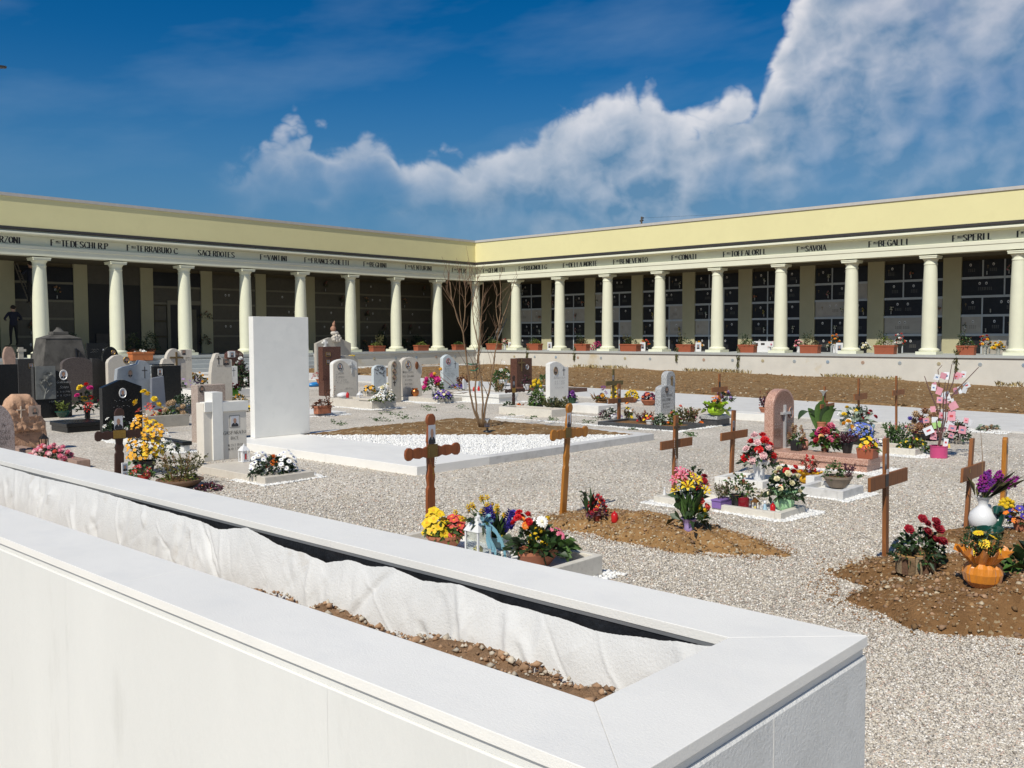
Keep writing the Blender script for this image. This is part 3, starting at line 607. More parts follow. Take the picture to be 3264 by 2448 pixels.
# ================================================================ the raised white bed in the foreground
def raised_bed():
    X0, X1, XI0, XI1 = 1.41, 2.58, 1.685, 2.305; Y0, YI0 = 1.01, 1.293; Y1, YI1 = 9.6, 9.32; Z, T = .75, .03
    K = .70; ox, oy = (X0+X1)/2, (Y0+Y1)/2; ZG = EYE-EYE*K; B0 = -ZG/K
    t = thing('raised_bed', 'long white marble raised bed with open soil trough in the foreground', 'planter', (ox*K, oy*K, ZG)); t.scale = (K, K, K)
    def slab(pts):
        n = len(pts); mb = MB(); mb.add([(x-ox, y-oy, Z-T) for x, y in pts]+[(x-ox, y-oy, Z) for x, y in pts], [tuple(range(n-1, -1, -1)), tuple(range(n, 2*n))]+[(i, (i+1) % n, (i+1) % n+n, i+n) for i in range(n)])
        mb.build('coping_slab', m_marble, t, bev=.0016)
    g = .0004
    ys = [YI0, 3.15, 5.2, 7.25, YI1]
    for i in range(4):
        a, b = ys[i], ys[i+1]
        # outer ends are mitred into the short sides
        slab([(X0, (Y0 if i == 0 else a)+g), (XI0, a+g), (XI0, b-g), (X0, (Y1 if i == 3 else b)-g)])
        slab([(XI1, a+g), (X1, (Y0 if i == 0 else a)+g), (X1, (Y1 if i == 3 else b)-g), (XI1, b-g)])
    slab([(X0+g, Y0), (X1-g, Y0), (XI1-g, YI0), (XI0+g, YI0)]); slab([(XI0+g, YI1), (XI1-g, YI1), (X1-g, Y1), (X0+g, Y1)])
    # core walls with the dark joint under the coping, inner faces tarred
    c = .06
    mt = mat('bitumen_membrane', (.018, .019, .022), rough=.35, var=.4, vs=30, bump=.003, bs=60)
    mb = MB()
    mb.box(X0+c-ox, XI0-.01-ox, Y0+c-oy, Y1-c-oy, B0, Z-T-.001).box(XI1+.012-ox, X1-c-ox, Y0+c-oy, Y1-c-oy, B0, Z-T-.001)
    mb.box(XI0-.01-ox, XI1+.012-ox, Y0+c-oy, YI0-.012-oy, B0, Z-T-.001).box(XI0-.01-ox, XI1+.012-ox, YI1+.012-oy, Y1-c-oy, B0, Z-T-.001)
    mb.build('core_wall', mat('core_concrete', (.36, .37, .38), rough=.9, var=.15), t)
    MB().box(XI1+.006-ox, XI1+.0115-ox, YI0-.01-oy, YI1+.01-oy, .2, Z-T-.012).build('membrane', mt, t)
    MB().box(XI1+.002-ox, XI1+.0118-ox, YI0-.01-oy, YI1+.01-oy, Z-T-.012, Z-T-.001).build('metal_strip', mat('zinc', (.38, .39, .40), rough=.4, metal=.6), t)
    mb = MB(); r_ = .010; zr = Z-T-.004
    mb.box(X0+r_-ox, X0+c-ox, Y0+r_-oy, Y1-r_-oy, B0, zr).box(X1-c-ox, X1-r_-ox, Y0+r_-oy, Y1-r_-oy, B0, zr).box(X0+c-ox, X1-c-ox, Y0+r_-oy, Y0+c-oy, B0, zr).box(X0+c-ox, X1-c-ox, Y1-c-oy, Y1-r_-oy, B0, zr)
    mb.build('recess_band', m_marble_wall, t)
    # cladding panels, chamfered on top, a shadow gap below the coping
    def panel(pl, mt_):
        mb = MB(); mb.add([(x-ox, y-oy, z) for x, y, z in pl[0]], pl[1]); mb.build('cladding_panel', mt_, t)
    zt = Z-T-.026
    for (a, b) in ((Y0+.006, 1.95), (1.95, 3.6), (3.6, 5.25), (5.25, 6.9), (6.9, 8.4), (8.4, Y1-.006)):
        for (xa, xb) in ((X0+.001, X0+.009), (X1-.009, X1-.001)):
            out = xa if xb < 2 else xb; inn = xb if xb < 2 else xa; ch = .004 if xb < 2 else -.004
            V = [(out, a+g, B0), (out, b-g, B0), (inn, b-g, B0), (inn, a+g, B0), (out, a+g, zt-.003), (out, b-g, zt-.003), (out+ch, b-g, zt), (out+ch, a+g, zt), (inn, b-g, zt), (inn, a+g, zt)]
            panel((V, [(0, 1, 5, 4), (4, 5, 6, 7), (7, 6, 8, 9), (1, 2, 8, 6, 5), (3, 0, 4, 7, 9), (2, 3, 9, 8), (3, 2, 1, 0)]), m_marble_wall)
    mr_ = mat('white_marble_bush_hammered', (.72, .72, .70), rough=.8, var=.1, vs=6, bump=.004, bs=130, col2=(.55, .55, .53), c2s=16, c2lo=.55, c2hi=.8)
    xj = 2.02
    for (a, b) in ((X0+.006, xj), (xj, X1-.006)):
        out, inn = Y0+.001, Y0+.009
        V = [(a+g, out, B0), (b-g, out, B0), (b-g, inn, B0), (a+g, inn, B0), (a+g, out, zt-.008), (b-g, out, zt-.008), (b-g, out+.007, zt), (a+g, out+.007, zt), (b-g, inn, zt), (a+g, inn, zt)]
        panel((V, [(0, 1, 5, 4), (4, 5, 6, 7), (7, 6, 8, 9), (1, 2, 8, 6, 5), (3, 0, 4, 7, 9), (2, 3, 9, 8), (3, 2, 1, 0)]), mr_)
    MB().box(xj-.003-ox, xj+.003-ox, Y0+.0006-oy, Y0+.009-oy, B0, zt-.009).build('grout_joint', m_marble, t)
    # soil inside
    rn = np.random.default_rng(3); nx, ny = 26, 330
    yy = np.linspace(YI0-.01, YI1+.01, ny); xx = np.linspace(XI0-.009, XI1+.01, nx); V = []
    lv = np.interp(yy, [1.2, 1.6, 2.2, 2.7, 3.0, 3.4, 3.9, 4.4, 5.2, 6.2, 7.0, 9.4], [.490, .525, .535, .490, .500, .485, .45, .425, .44, .425, .44, .43])
    lv += np.convolve(rn.uniform(-.035, .035, ny), np.ones(4)/4, 'same')
    for j in range(ny):
        for i in range(nx): V.append((xx[i]-ox, yy[j]-oy, lv[j]+.05*math.sin(i*.9+j*.21)*.3-.01*i/nx))
    V = np.array(V); V[:, 2] += rn.uniform(-.008, .008, len(V))
    Fc = np.array([(j*nx+i, j*nx+i+1, (j+1)*nx+i+1, (j+1)*nx+i) for j in range(ny-1) for i in range(nx-1)])
    o = link('soil', npmesh('soil', V, Fc, mat('bed_soil', (.29, .18, .105), rough=.95, var=.3, vs=14, col2=(.20, .115, .06), c2s=40, bump=.012, bs=90, spec=.15), smooth=True), t)
    n = 8200; ii = rn.integers(0, len(V), n); P = V[ii]+np.column_stack([rn.uniform(-.01, .01, n), rn.uniform(-.012, .012, n), np.full(n, .004)])
    S = rn.uniform(.003, .009, n)*rn.choice([1, 1, 1, 1.5, 2.4], n)
    P[:, 0] = np.minimum(P[:, 0], XI1-.10-ox)
    me = stones_mesh('soil_crumbs', P, S, [mat('bed_soil'), mat('soil_crumb', (.33, .205, .12), rough=.95, var=.3, vs=40, island=.35), mat('lime_stone', (.50, .44, .35), rough=.9, var=.2, vs=40, island=.2)], rn, flat=.8, mi=rn.choice([1, 1, 1, 2], n))
    link('soil_crumbs', me, t, kind='stuff')
    # white fleece lining hanging down the far wall in folds
    nu, nv = 1500, 56; V = np.zeros((nu, nv, 3)); yy = np.linspace(YI0-.004, YI1, nu)
    def sm(n_, k): return np.convolve(rn.uniform(-1, 1, n_+k), np.ones(k)/k, 'same')[:n_]*math.sqrt(k)*.55
    top = np.interp(yy, [1.29, 1.5, 1.75, 1.95, 2.15, 2.35, 2.55, 2.72, 2.85, 3.0, 3.15, 3.3, 3.45, 3.6, 3.75, 3.9, 4.0, 4.2, 4.6, 5.0, 5.5, 6.2, 6.8, 7.5, 9.4],
                        [.715, .690, .664, .680, .676, .702, .680, .700, .682, .688, .650, .664, .668, .690, .712, .686, .668, .690, .690, .700, .710, .704, .712, .708, .705])
    top += sm(nu, 12)*.004
    def gs(n_, s_):
        q = rn.normal(0, 1, n_+8*s_); kk = np.exp(-.5*(np.arange(-3*s_, 3*s_+1)/s_)**2); q = np.convolve(q, kk/np.sqrt((kk**2).sum()), 'same'); return q[4*s_:4*s_+n_]
    base1 = gs(nu, 12)*.013; base1 = base1+np.maximum(0, base1)*.8; base2 = gs(nu, 4)*.0036; base3 = gs(nu, 30)*.016
    # folds running down from where the cloth is caught under the coping, each with its own slant and depth
    TT, YY = np.meshgrid(np.linspace(0, 1, nv), yy); Fo = np.zeros((nu, nv))
    for k in range(230):
        yk = rn.uniform(YI0-.2, YI1+.2); sl_ = rn.normal(-.16, .16); cv = rn.normal(0, .10); wd = rn.uniform(.006, .032); a_ = rn.normal(0, 1)*.35*wd; t0, t1 = sorted(rn.uniform(-.3, 1.3, 2)); t1 = max(t1, t0+.35)
        c_ = yk+sl_*TT+cv*TT*TT; Fo += a_*np.exp(-((YY-c_)/wd)**2)*np.clip((TT-t0)/.15, 0, 1)*np.clip((t1-TT)/.2, 0, 1)
    for k in range(900):
        yk, tk = rn.uniform(YI0, YI1), rn.uniform(0, 1); r1, r2 = rn.uniform(.01, .05), rn.uniform(.04, .2); an = rn.normal(-.35, .5)
        dy, dt = YY-yk, (TT-tk)*.33; Fo += rn.normal(0, 1)*.0016*np.exp(-((dy*math.cos(an)+dt*math.sin(an))/r1)**2-((-dy*math.sin(an)+dt*math.cos(an))/(r2*.5))**2)
    for j in range(nv):
        t_ = j/(nv-1); f = Fo[:, j]*(.4+.6*min(1, t_*4))+np.roll(base3, -12)*t_*.6
        z = (top+.012)*(1-t_)+(.39)*t_
        x = XI1-.024-.06*t_-.016*math.sin(t_*math.pi)-f
        V[:, j, 0] = np.minimum(x, XI1-.004)-ox; V[:, j, 1] = yy-oy; V[:, j, 2] = z
    Fc = np.array([(i*nv+j, (i+1)*nv+j, (i+1)*nv+j+1, i*nv+j+1) for i in range(nu-1) for j in range(nv-1)])
    fl = mat('white_fleece', (.66, .66, .645), rough=.95, var=.07, vs=5, col2=(.46, .40, .32), c2s=6, c2lo=.62, c2hi=.88, bump=.0025, bs=150, sheen=.2)
    link('fleece_lining', npmesh('fleece_lining', V.reshape(-1, 3), Fc, fl, smooth=True), t)
    # a tuft of moss among the crumbs
raised_bed()

# ================================================================ builders for stones, crosses and plants
m_grey = mat('grey_granite', (.36, .37, .37), rough=.5, var=.1, vs=10, speck=[(.12, .12, .12), (.6, .6, .59)], sps=130)
m_pinkg = mat('pink_granite', (.48, .26, .19), rough=.4, var=.1, vs=10, speck=[(.28, .14, .10), (.60, .40, .31)], sps=140)
m_pinkd = mat('polished_pink_granite', (.27, .145, .115), rough=.15, var=.1, vs=10, speck=[(.17, .085, .065), (.36, .22, .17)], sps=140)
m_brown = mat('brown_granite', (.095, .040, .028), rough=.22, var=.2, vs=14, speck=[(.05, .02, .014), (.16, .075, .05)], sps=150)
m_rosy = mat('rose_brown_granite', (.085, .064, .056), rough=.5, var=.15, vs=8, speck=[(.055, .042, .036), (.125, .10, .088)], sps=120)
m_dkgr = mat('dark_brown_granite', (.03, .026, .023), rough=.45, var=.2, vs=8, speck=[(.016, .014, .012), (.055, .05, .044)], sps=120)
m_mons = mat('weathered_granite', (.10, .093, .082), rough=.85, var=.3, vs=3, col2=(.035, .032, .028), c2s=2.5, c2lo=.45, c2hi=.7, bump=.006, bs=40)
m_bluw = mat('bluish_white_marble', (.55, .60, .61), rough=.5, var=.08, vs=5, col2=(.42, .47, .49), c2s=9)
m_bluw2 = mat('grey_white_stone', (.34, .365, .385), rough=.6, var=.1, vs=4, col2=(.25, .275, .295), c2s=9)
m_beig = mat('beige_marble', (.60, .55, .47), rough=.5, var=.05, vs=6, col2=(.52, .47, .39), c2s=20)
m_beig2 = mat('greyish_beige_stone', (.42, .39, .33), rough=.6, var=.07, vs=6, col2=(.34, .31, .26), c2s=14)
m_rough = mat('rough_orange_stone', (.56, .34, .215), rough=.9, var=.25, vs=9, col2=(.42, .235, .14), c2s=22, bump=.012, bs=34)
m_roughp = mat('pinkish_rough_stone', (.34, .23, .18), rough=.9, var=.2, vs=9, bump=.012, bs=30)
m_lett = mat('engraved_grey', (.045, .038, .033), rough=.6)
m_lettw = mat('letter_white', (.62, .62, .60), rough=.5)
m_lettb = mat('letter_bronze', (.085, .055, .03), rough=.4, metal=.4)
m_gold = mat('brass', (.42, .26, .07), rough=.35, metal=.8, var=.2, vs=40)
m_bronze = mat('bronze')
m_terra = mat('terracotta', (.40, .145, .075), rough=.75, var=.12, vs=12, bump=.0006, bs=90)
m_terra2 = mat('terracotta_plastic', (.34, .095, .045), rough=.55, var=.08)
m_blkp = mat('black_plastic', (.015, .015, .016), rough=.4)
m_wood = mat('varnished_brown_wood', (.28, .08, .022), rough=.38, var=.22, vs=10, stretch=(6, 6, .6), col2=(.15, .04, .012), c2s=9)
m_woodo = mat('varnished_orange_wood', (.42, .165, .02), rough=.35, var=.2, vs=10, stretch=(6, 6, .6), col2=(.30, .10, .012), c2s=9)
m_woodp = mat('plain_brown_wood', (.27, .098, .026), rough=.55, var=.25, vs=10, stretch=(5, 5, .5), col2=(.17, .06, .016), c2s=9)
m_woodd = mat('dark_stained_wood', (.055, .022, .013), rough=.5, var=.25, vs=10, stretch=(5, 5, .5))
m_leaf = mat('leaf_green', (.055, .115, .022), rough=.55, var=.2, vs=30, island=.45)
m_leafd = mat('leaf_dark', (.022, .048, .014), rough=.5, var=.2, vs=30, island=.45)
m_leafy = mat('leaf_yellow_green', (.13, .17, .025), rough=.6, var=.2, vs=30, island=.4)
m_leafo = mat('leaf_olive', (.10, .095, .03), rough=.65, var=.2, vs=30, island=.45)
m_leafr = mat('leaf_russet', (.15, .055, .025), rough=.7, var=.2, vs=30, island=.45)
m_leafp = mat('leaf_plum', (.075, .016, .035), rough=.65, var=.2, vs=30, island=.5)
m_leafg = mat('leaf_silver', (.26, .32, .25), rough=.7, var=.2, vs=30, island=.35)
m_dry = mat('dry_brown', (.25, .14, .06), rough=.8, var=.2, vs=30, island=.4)
LEAF = dict(g=m_leaf, d=m_leafd, y=m_leafy, o=m_leafo, r=m_leafr, p=m_leafp, s=m_leafg, b=m_dry)
m_glass = mat('clear_glass', (.86, .90, .90), rough=.05, trans=.92, var=.02)
m_redw = mat('red_wax', (.50, .012, .012), rough=.3, var=.08)
m_ceram = mat('white_ceramic', (.72, .72, .72), rough=.28, var=.03)
FC = dict(yellow=(.72, .50, .012), gold=(.70, .34, .01), orange=(.72, .17, .012), red=(.58, .010, .012), crimson=(.30, .006, .018), pink=(.66, .16, .24), pale=(.78, .50, .50), magenta=(.52, .012, .17),
          purple=(.13, .02, .20), violet=(.055, .035, .30), white=(.76, .76, .72), cream=(.74, .68, .42), salmon=(.68, .16, .11), coral=(.66, .085, .06), blue=(.10, .16, .52), plum=(.12, .012, .06), lilac=(.33, .23, .48), brown=(.20, .09, .04), tan=(.36, .24, .13), peach=(.74, .40, .16), lime=(.36, .52, .05))
def fmat(c): return mat('petal_'+c, FC[c], rough=.6, var=.12, vs=40, island=.18)

# ---------------------------------------------------------------- blossoms, unit radius, facing up
BL = {}
def kite(mb, a, r0, r1, w, z0, zm, z1, mi=0):
    ca, sa = math.cos(a), math.sin(a); rm = (r0+r1)*.58
    p = lambda r, t, z: (ca*r-sa*t, sa*r+ca*t, z)
    mb.add([p(r0, 0, z0), p(rm, -w/2, zm), p(r1, -w*.2, z1), p(r1, w*.2, z1), p(rm, w/2, zm)], [(0, 1, 2, 3, 4)], mi)
def blossom(kind, col, ctr='gold'):
    k = (kind, col, ctr)
    if k in BL: return BL[k]
    mb = MB(); q = random.Random(str(k)); T = 2*math.pi
    if kind == 'daisy':
        for i in range(13): kite(mb, T*i/13, .16, 1, .44, .02, .10+q.uniform(-.05, .05), .0)
        mb.ell((0, 0, .06), (.24, .24, .12), 8, 4, 1)
    elif kind == 'primrose':
        for i in range(5): kite(mb, T*i/5, .05, 1, 1.05, .0, .12+q.uniform(-.05, .05), .1)
        mb.ell((0, 0, .06), (.26, .26, .08), 8, 4, 1)
    elif kind == 'rose':
        for r0, r1, n, w, zm, z1, z0 in ((.2, 1, 6, 1.0, .25, .35, 0), (.15, .8, 6, .85, .55, .62, .05), (.1, .55, 5, .65, .75, .85, .2), (.05, .32, 4, .45, .85, .95, .4)):
            o = q.random()*T
            for i in range(n): kite(mb, o+T*i/n, r0, r1, w, z0, zm, z1+q.uniform(-.08, .08))
        mb.ell((0, 0, .35), (.45, .45, .48), 8, 5)
    elif kind == 'carn':
        for r1, n, zm, z1 in ((1, 11, .15, .25), (.85, 10, .4, .55), (.6, 8, .6, .8), (.35, 6, .75, .95)):
            o = q.random()*T
            for i in range(n): kite(mb, o+T*i/n+q.uniform(-.1, .1), .08, r1*q.uniform(.88, 1.08), .62*r1, .05, zm+q.uniform(-.1, .1), z1+q.uniform(-.14, .14))
        mb.ell((0, 0, .3), (.5, .5, .4), 8, 5)
    elif kind == 'tulip':
        for r1, n, w in ((.72, 4, .95), (.6, 3, .9)):
            o = q.random()*T
            for i in range(n): kite(mb, o+T*i/n, .12, r1, w, -.4, .35, 1.05)
        mb.ell((0, 0, .1), (.5, .5, .6), 8, 5)
    elif kind == 'lily':
        for i in range(6): kite(mb, T*i/6, .08, 1.1, .46, -.2, .38, .22+q.uniform(-.1, .1))
        mb.ell((0, 0, .12), (.12, .12, .25), 6, 4, 1)
    elif kind == 'bell':
        for i in range(6): kite(mb, T*i/6, .1, 1, .6, 0, .1, .05)
        mb.lathe([(.26, .02), (.34, .4), (.42, .55)], 9, mi=1, cap=False)
    elif kind == 'pom':
        for i in range(34):
            z = 1-2*(i+.5)/40; a = i*2.4; r = math.sqrt(max(0, 1-z*z))
            kite(mb, a, r*.4, r*1.02+.12, .42, z*.5, z*.85, z+.1)
        mb.ell((0, 0, 0), .72, 8, 6)
    elif kind == 'spike':
        for i in range(62):
            h = 2.9*(i/62); a = i*2.4; rr = .46+.3*math.sin(math.pi*min(1, h/2.9+.12)); x, y = math.cos(a)*rr, math.sin(a)*rr
            for j in range(4):
                b = a+T*j/4; mb.add([(x*.7, y*.7, h), (x+.3*math.cos(b), y+.3*math.sin(b), h+.22*math.sin(j*1.7)), (x*1.2+.3*math.cos(b+1.2), y*1.2+.3*math.sin(b+1.2), h+.22*math.cos(j*2.1))], [(0, 1, 2)])
        mb.tube([(0, 0, -.6), (0, 0, 2.8)], [.3, .3], 6, 0)
    elif kind == 'tuft':                       # loose panicle of tiny florets
        for i in range(46):
            a, h = q.uniform(0, T), q.uniform(0, 1.5); r = q.uniform(.1, .6)*(1.2-h*.5); s = q.uniform(.12, .22)
            mb.ell((math.cos(a)*r, math.sin(a)*r, h), (s, s, s*.8), 5, 3)
    elif kind == 'berry':
        mb.ell((0, 0, 0), 1, 8, 6)
    ms = [fmat(col), fmat(ctr)]
    BL[k] = mb.mesh('blossom', ms, 50 if kind in ('berry',) else 0); return BL[k]

def place(o, pos, dirn, size, spin=0.0):
    o.location = pos; o.rotation_mode = 'QUATERNION'
    o.rotation_quaternion = Vector(dirn).normalized().to_track_quat('Z', 'Y') @ Matrix.Rotation(spin, 3, 'Z').to_quaternion(); o.scale = (size,)*3

def leaves(P, D, L, W, rng, droop=.25):
    """one kite of two faces per leaf"""
    n = len(P); D = D/np.linalg.norm(D, axis=1, keepdims=True)
    side = np.cross(D, rng.normal(0, 1, (n, 3))+np.array([0, 0, .6])); side /= np.maximum(np.linalg.norm(side, axis=1, keepdims=True), 1e-6)
    L = L[:, None]; W = W[:, None]; up = np.cross(side, D)
    mid = P+D*L*.5+up*L*.12; tip = P+D*L-np.array([0, 0, 1.])*L*droop
    V = np.stack([P, mid-side*W*.5, tip, mid+side*W*.5], 1).reshape(-1, 3)
    i = np.arange(n)*4
    return V, np.concatenate([np.stack([i, i+1, i+2], 1), np.stack([i, i+2, i+3], 1)])
def foliage(kind, w, h, n, lf, seed, d=None, z0=0.0):
    rng = np.random.default_rng(seed); d = d or w
    a = rng.uniform(0, 2*math.pi, n)
    if kind == 'dome':
        z = rng.uniform(-.15, 1, n)**1.0; r = np.sqrt(np.maximum(0, 1-np.maximum(z, 0)**2))*rng.uniform(.55, 1.0, n)
        dv = np.column_stack([np.cos(a)*r, np.sin(a)*r, np.maximum(z, 0)*rng.uniform(.6, 1, n)])
        P = dv*np.array([w/2, d/2, h*.86]); P[:, 2] += z0; D = dv+rng.normal(0, .45, (n, 3))+np.array([0, 0, .15])
        return leaves(P, D, lf*rng.uniform(.6, 1.25, n), lf*rng.uniform(.35, .62, n), rng)
    if kind == 'blade':
        r = np.sqrt(rng.random(n))*.42; P = np.column_stack([np.cos(a)*r*w*.5, np.sin(a)*r*d*.5, np.full(n, z0)])
        D = np.column_stack([np.cos(a)*r*1.5, np.sin(a)*r*1.5, np.full(n, 1.0)])+rng.normal(0, .12, (n, 3))
        return leaves(P, D*np.array([w/h, d/h, 1]), h*rng.uniform(.6, 1.05, n), lf*rng.uniform(.5, 1, n), rng, droop=.10)
    if kind == 'sprig':                         # heather: upright twigs set with tiny leaves
        m = max(6, n//14); b = rng.uniform(0, 2*math.pi, m); rb = np.sqrt(rng.random(m)); k = rng.integers(0, m, n); t = rng.random(n)**.7
        tip = np.column_stack([np.cos(b)*rb*w*.52, np.sin(b)*rb*d*.52, h*(rng.uniform(.6, 1, m))]); base = tip*np.array([.45, .45, 0])
        P = base[k]*(1-t[:, None])+tip[k]*t[:, None]; P[:, 2] += z0; D = (tip-base)[k]/h+rng.normal(0, .55, (n, 3))
        return leaves(P, D, lf*rng.uniform(.6, 1.2, n), lf*rng.uniform(.25, .45, n), rng, droop=.05)

def pot_mesh(kind, w, h, m, par, seed=0):
    """w = width at the rim, h = height; returns height of the earth"""
    r = w/2
    if kind == 'pot': MB().lathe([(r*.68, 0), (r*.9, h*.78), (r*.9, h*.8), (r, h*.8), (r, h), (r*.86, h), (r*.84, h*.86)], 22).build('pot', m, par, smooth=40)
    elif kind == 'bowl': MB().lathe([(r*.55, 0), (r*.8, h*.4), (r*.94, h*.78), (r*1.0, h*.82), (r, h), (r*.9, h), (r*.86, h*.85)], 26).build('bowl', m, par, smooth=40)
    elif kind == 'oval': MB().lathe([(r*.55, 0), (r*.8, h*.4), (r*.94, h*.78), (r*1.0, h*.82), (r, h), (r*.9, h), (r*.86, h*.85)], 28, sy=.62).build('bowl', m, par, smooth=40)
    elif kind == 'vase': MB().lathe([(r*.5, 0), (r*.62, h*.15), (r*.55, h*.4), (r*.7, h*.75), (r, h), (r*.88, h), (r*.6, h*.8)], 20).build('vase', m, par, smooth=40)
    elif kind == 'box':
        mb = MB(); mb.taper(-r*.9, r*.9, -r*.42, r*.42, 0, h*.82, 1.04); mb.build('trough', m, par, bev=.004)
        mb = MB(); mb.box(-r, r, -r*.47, r*.47, h*.82, h); mb.build('rim', m, par, bev=.004)
    elif kind == 'cube': MB().taper(-r*.85, r*.85, -r*.85, r*.85, 0, h, 1.17).build('pot', m, par, bev=.004)
    elif kind == 'wrap':                        # pot in crinkled foil or paper with a flared collar
        q = random.Random(seed); n = 48; mb = MB(); V = []; lev = [(.60, 0), (.90, .16), (1.0, .36), (.92, .52), (.72, .62), (1.05, .82), (1.38, .94)]
        for i, (k, z) in enumerate(lev):
            for j in range(n):
                a = 2*math.pi*j/n; wob = 1+(.035+.05*max(0, i-4))*(math.sin(j*2.1+i*.4)+.35*(1 if j % 2 else -1))*(1+(.5*math.cos(4*a+.6) if i == 6 else 0))+q.uniform(-.03, .03)
                V.append((r*k*wob*math.cos(a), r*k*wob*math.sin(a), h*(z+(.10*math.sin(j*1.5) if i == 6 else 0)+(q.uniform(-.03, .03) if i > 4 else 0))))
        F = [(i*n+j, i*n+(j+1) % n, (i+1)*n+(j+1) % n, (i+1)*n+j) for i in range(len(lev)-1) for j in range(n)]+[tuple(range(n-1, -1, -1))]
        mb.add(V, F); mb.build('wrapping', m, par); return h*.66
    return h*.86

_seed = [100]
def plant(name, label, cat, u, v, z=0.0, pot=None, fol=None, fl=(), group=None, soil=True, lean=(0, 0), sc=None, rz=0.0, spot=None, off=(0, 0)):
    """potted or cut flowers; all sizes in pixels of the photograph at that spot"""
    x, y = spot[:2] if spot else G(u, v, z)
    s = sc or PXS(u, v, z); _seed[0] += 1; sd = _seed[0]; q = random.Random(sd)
    t = thing(name, label, cat, (x, y, z), rz, group); zt = 0.0
    if pot:
        zt = pot_mesh(pot[0], pot[1]*s, pot[2]*s, pot[3], t, sd)
        if soil and pot[0] not in ('wrap', 'vase'):
            MB().lathe([(pot[1]*s*(.40 if pot[0] != 'box' else .36), 0), (.001, .004)], 16, (0, 0, zt), sy={'oval': .62, 'box': .5}.get(pot[0], 1), cap=False).build('compost', m_soil_red, t)
    W = H = 20*s
    for i, f in enumerate(fol or ()):            # (kind, width, height, count, leaf size, colour[, depth, dx, dz])
        kind, w, h, n, lf, c = f[:6]; d = f[6] if len(f) > 6 and f[6] else None; dx = f[7] if len(f) > 7 else 0; dz = f[8] if len(f) > 8 else 0
        V, Fc = foliage(kind, w*s, h*s, n, lf*s, sd*7+i, d*s if d else None)
        V = V+np.array([dx*s*(RX if not rz else 1), dx*s*(RY if not rz else 0), zt+dz*s])+V[:, 2:3]*np.array([lean[0], lean[1], 0])
        link('foliage', npmesh('foliage', V, Fc, LEAF[c]), t, kind='stuff')
        if i == 0: W, H = w*s, h*s
    cnt = 0
    for f in fl:                                  # (kind, colour, diameter, count[, spread w, spread h, dx, dz, centre colour, stem])
        kind, c, dm, n = f[:4]; w = f[4]*s if len(f) > 4 and f[4] else W; h = f[5]*s if len(f) > 5 and f[5] else H; dx = f[6]*s if len(f) > 6 else 0; dz = f[7]*s if len(f) > 7 else 0
        ct = f[8] if len(f) > 8 and f[8] else 'gold'; stem = f[9] if len(f) > 9 else False
        me = blossom(kind, c, ct)
        for i in range(n):
            zz = ((i+.5)/n)*.95+.02; a = (i+cnt)*2.39996+q.uniform(-.3, .3); r = math.sqrt(max(0, 1-zz*zz))*q.uniform(.75, 1.0)
            dv = Vector((math.cos(a)*r, math.sin(a)*r, zz)); p = Vector((dv.x*w*.5+dx*(RX if not rz else 1), dv.y*w*.5+dx*(RY if not rz else 0), zt+dz+max(.12, zz)*h)); p.x += p.z*lean[0]; p.y += p.z*lean[1]
            o = link('blossom', me, t); place(o, p, dv+Vector((-.25, -.35, .35))+Vector((q.uniform(-.3, .3), q.uniform(-.3, .3), q.uniform(-.1, .2))) if kind not in ('spike', 'tuft') else Vector((dv.x*.35, dv.y*.35, 1)), dm*s*.5*q.uniform(.85, 1.12), q.uniform(0, 6))
            if stem: MB().tube([(0, 0, zt), (p.x*.5, p.y*.5, zt+(p.z-zt)*.55), tuple(p)], [.7*s*1.2]*3, 4).build('stem', m_leaf, t)
        cnt += n
    return t

